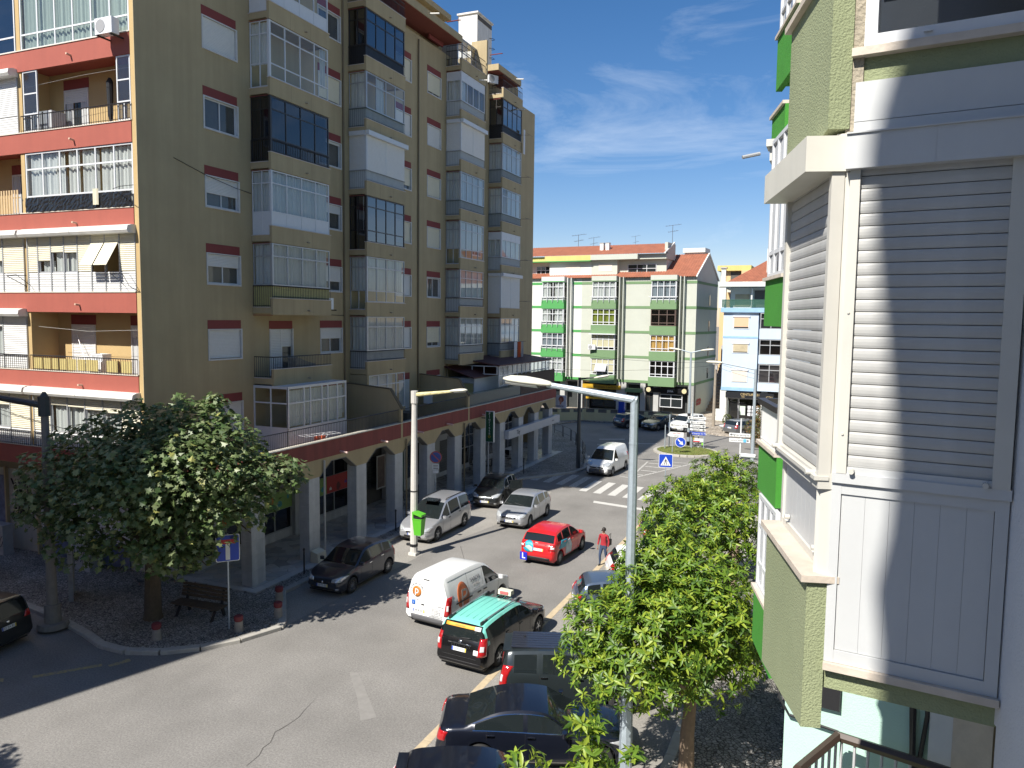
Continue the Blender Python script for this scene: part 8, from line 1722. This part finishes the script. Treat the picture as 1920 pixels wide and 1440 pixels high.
for i, (y, cmx, l) in enumerate(((53.3,mat('white_cloth',(0.66,0.67,0.7),.9,.05),'white cloth drying on the lowest far balcony'),(54.0,orc,'orange cloth drying on the lowest far balcony'),(54.6,mat('grey_cloth',(0.35,0.33,0.33),.9,.1),'grey clothes drying at the end of the lowest far balcony'))):
    b = MB(); curtain(b, lambda u, v, z: (XF+1.5+v, u, z), y, y+.5, 7.75-.1*i, 8.95, 0, .03); tag(b.build('drying_cloth', cmx), l, 'cloth')
b = MB()
for yy in (51.8,55.0): b.tube([(XF+1.1,yy,8.9),(XF+1.75,yy,8.98)], .012, 4)
for vv in (1.5,1.65): b.tube([(XF+vv,51.8,8.97),(XF+vv,55.2,8.97)], .006, 4)
tag(b.build('clothes_line', black_iron), 'black bracketed clothes line on the lowest far balcony', 'clothes line')
for k in (1,2,3,4,5):
    b = MB(); z_ = 8.9+SH*k; b.tube([(XF+1.1,55.1,z_),(XF+1.7,55.3,z_)], .012, 4); b.tube([(XF+1.7,54.6,z_),(XF+1.7,55.9,z_+.02)], .01, 4); tag(b.build('clothes_bracket', black_iron), 'black clothes bracket on the far balcony stack, %s' % ('one storey up','two storeys up','three storeys up','four storeys up','five storeys up')[k-1], 'bracket')
b = MB(); curtain(b, lambda u, v, z: (XF+1.3+v, u, z), 55.0, 55.4, 23.2, 25.0, 0, .03); tag(b.build('drying_cloth', MATS['white_cloth']), 'long white cloth hanging from the dark glazed top far balcony', 'cloth')
# clutter on the open balcony and terrace
w = thing('covered_bundle', 'grey tarpaulin bundle with green crate on the open shaded balcony', 'bundle', (-23.3,29.4,7.95)); b = MB(); b.prism([(-.7,0),(.8,0),(.7,.5),(.1,.62),(-.6,.85),(-.72,.8)], -.25, .25, 0, T=lambda u, z, v: (v,u,z)); b.build('tarpaulin', mat('grey_tarpaulin', (0.22,0.21,0.18), .9, .3, 6, bump=.5), w, local=True)
w = thing('garden_pot', 'brown plant pot on the middle terrace by the railing', 'pot', (-21.6,38.9,4.46)); b = MB(); b.tube([(0,0,0),(0,0,.5),(0,0,.55)], [.25,.36,.38], 14); b.build('pot', mat('brown_clay', (0.16,0.09,0.06), .9, .1), w, local=True)
w = thing('storage_box', 'dark plastic storage box on the middle terrace', 'box', (-22.3,37.2,4.46)); b = MB(); b.box(-.4,.4,-.5,.5,0,.85); b.box(-.43,.43,-.53,.53,.85,.93); b.build('box', mat('dark_green_plastic',(0.03,0.045,0.045),.5,.1), w, local=True)
w = thing('wall_heater', 'white boiler unit hanging on the second sloping terrace wall', 'boiler', (-23.3,41.55,5.4)); b = MB(); b.box(-.25,.25,-.15,.1,0,.7); b.build('casing', appl, w, local=True)
# planter, far pavement
w = thing('flower_planter', 'white bowl planter with a sparse bush at the alley mouth', 'planter', (-9.6,75.6,.1)); b = MB(); b.tube([(0,0,0),(0,0,.1),(0,0,.5),(0,0,.58)], [.3,.35,.7,.72], 16); b.build('bowl', white, w, local=True); b = MB(); r_ = random.Random(2)
for k in range(260): d = rnd_unit(r_); p = Vector((d.x*.4,d.y*.4,1.1+d.z*.6)); u = rnd_unit(r_)*.1; v = rnd_unit(r_)*.05; b.face([p+u,p+v,p-u,p-v])
stuff(b.build('foliage', leafmat('olive_leaf',(0,0,0)), w, fix=False, local=True))
w = thing('red_barrier', 'red and white metal barrier lying by the trees near the crossing sign', 'barrier', (-7.9,44.6,.13), R(20)); b = MB(); b.tube([(-.6,0,0),(-.6,0,.9),(.6,0,.9),(.6,0,0)], .025, 6); b.tube([(-.6,0,.4),(.6,0,.4)], .02, 5); b.build('frame', mat('red_white_paint', (0.5,0.16,0.13), .5, .4, 8), w, local=True)
# ---- the woman walking in the road
def skin_mesh(name, joints, edges, m, parent, sub=2, root=0):
    me = bpy.data.meshes.new(name); me.from_pydata([j[0] for j in joints], edges, []); o = bpy.data.objects.new(name, me); COL.objects.link(o)
    o.modifiers.new('s', 'SKIN'); lay = me.skin_vertices[0]
    for i, j in enumerate(joints): r_ = j[1]; lay.data[i].radius = r_ if isinstance(r_, tuple) else (r_, r_)
    lay.data[root].use_root = True
    sb = o.modifiers.new('u', 'SUBSURF'); sb.levels = sub; sb.render_levels = sub
    dg = bpy.context.evaluated_depsgraph_get(); nm = bpy.data.meshes.new_from_object(o.evaluated_get(dg)); bpy.data.objects.remove(o); nm.name = name; nm.materials.clear()
    for x in (m if isinstance(m, (list,tuple)) else [m]): nm.materials.append(x)
    nm.polygons.foreach_set('use_smooth', [True]*len(nm.polygons)); return link(name, nm, parent, True)
g = gnd(1131,1060,0); W_ = thing('person', 'woman in a red jumper, jeans and sunglasses walking along the parking strip', 'person', (g.x,g.y,.006), R(168))
skinm = mat('skin', (0.45,0.25,0.17), .55, .06, 8); jump = mat('red_jumper', (0.33,0.02,0.03), .9, .08, 12, bump=.3); jean = mat('dark_jeans', (0.03,0.05,0.10), .85, .15, 10); hairm = mat('dark_hair', (0.018,0.013,0.011), .6, .1, 20); shoe = mat('dark_shoe', (0.02,0.02,0.02), .6, .1)
# local frame: faces +y, x to her left... built facing +y then turned towards us
J = [((0,0,.88),(.155,.10)),((0,.0,1.02),(.135,.092)),((0,.01,1.18),(.15,.10)),((0,.0,1.32),(.15,.085)),((0,.0,1.40),(.062,.058)),((0,.015,1.46),(.05,.052)),((0,.03,1.54),(.072,.085)),((0,.03,1.61),(.058,.068)),
     ((.10,.0,.80),.095),((.11,.13,.46),.062),((.11,.10,.10),.042),((.11,.14,.05),(.042,.04)),((.115,.25,.035),(.036,.025)),
     ((-.10,.0,.80),.095),((-.105,-.02,.46),.062),((-.105,-.24,.13),.042),((-.105,-.21,.06),(.042,.04)),((-.11,-.11,.03),(.036,.025)),
     ((.18,.0,1.345),.055),((.25,-.03,1.09),.045),((.255,.06,.86),.034),((-.18,.0,1.345),.055),((-.25,.0,1.09),.045),((-.26,.09,.87),.034)]
E_ = [(0,1),(1,2),(2,3),(3,4),(4,5),(5,6),(6,7),(0,8),(8,9),(9,10),(10,11),(11,12),(0,13),(13,14),(14,15),(15,16),(16,17),(3,18),(18,19),(19,20),(3,21),(21,22),(22,23)]
bd_ = skin_mesh('body', J, E_, [skinm, jump, jean, shoe], W_)
for p in bd_.data.polygons:
    c = p.center; arm = abs(c.x) > .195
    p.material_index = 3 if c.z < .10 else 2 if c.z < .90 and not arm else 1 if (c.z < 1.405 and (c.z > .90) ) else 0
b = MB()
for (cx_, cy_, cz_, rx_, ry_, rz_) in ((0,-.005,1.60,.088,.10,.095),(0,-.10,1.55,.05,.05,.05)):
    n = 10; rr_ = []
    for i in range(1,7): a = math.pi*i/7; rr_.append(b.pts([(cx_+rx_*math.sin(a)*math.cos(2*math.pi*k/n), cy_+ry_*math.sin(a)*math.sin(2*math.pi*k/n), cz_+rz_*math.cos(a)) for k in range(n)]))
    for a, c in zip(rr_, rr_[1:]):
        for k in range(n): b.f.append((a+k,a+(k+1)%n,c+(k+1)%n,c+k)); b.m.append(0)
    b.f.append(tuple(rr_[0]+k for k in range(n))); b.m.append(0); b.f.append(tuple(rr_[-1]+k for k in range(n))); b.m.append(0)
b.build('hair', hairm, W_, True, local=True)
b = MB(); b.box(-.07,-.008,.108,.122,1.545,1.585); b.box(.008,.07,.108,.122,1.545,1.585); b.box(-.075,.075,.106,.112,1.573,1.583); b.build('sunglasses', BLK, W_, local=True)
b = MB(); b.prism([(-.015,.112),(.015,.112),(.006,.14),(-.006,.14)], 1.505, 1.545); b.box(-.022,.022,.106,.114,1.478,1.488,1); b.build('face', [skinm, mat('lips',(0.3,0.08,0.07),.5,0)], W_, local=True)
for s, (hx, hy, hz) in ((1,(.255,.075,.83)),(-1,(-.26,.105,.84))):
    H_ = [((hx,hy,hz),(.022,.03)),((hx,hy+.01,hz-.07),(.018,.034))]; He = [(0,1)]
    for k in range(4): i = len(H_); fy = hy-.025+k*.02; Lf = (.055,.068,.072,.06)[k]; H_ += [((hx,fy+.005,hz-.10),.009),((hx-s*.012,fy+.006,hz-.10-Lf*.55),.008),((hx-s*.03,fy+.006,hz-.10-Lf),.007)]; He += [(1,i),(i,i+1),(i+1,i+2)]
    i = len(H_); H_ += [((hx-s*.01,hy+.045,hz-.06),.010),((hx-s*.02,hy+.06,hz-.10),.009)]; He += [(0,i),(i,i+1)]
    skin_mesh('hand', H_, He, skinm, W_, 1)
hb = thing('shoulder_bag', 'dark bag under the arm of the woman in red', 'bag', W_.location+Vector((.22,.06,.9)), W_.rotation_euler.z); b = MB(); b.prism([(-.05,0),(.05,0),(.06,.26),(-.06,.26)], -.15, .13, 0, T=lambda x, z, y: (x,y,z)); b.build('pouch', mat('dark_leather',(0.02,0.016,0.016),.5,.1), hb, local=True); b = MB(); b.tube([(0,-.13,.25),(-.05,-.06,.52),(-.05,.05,.52),(0,.11,.25)], .012, 5); b.build('strap', MATS['dark_leather'], hb, local=True)
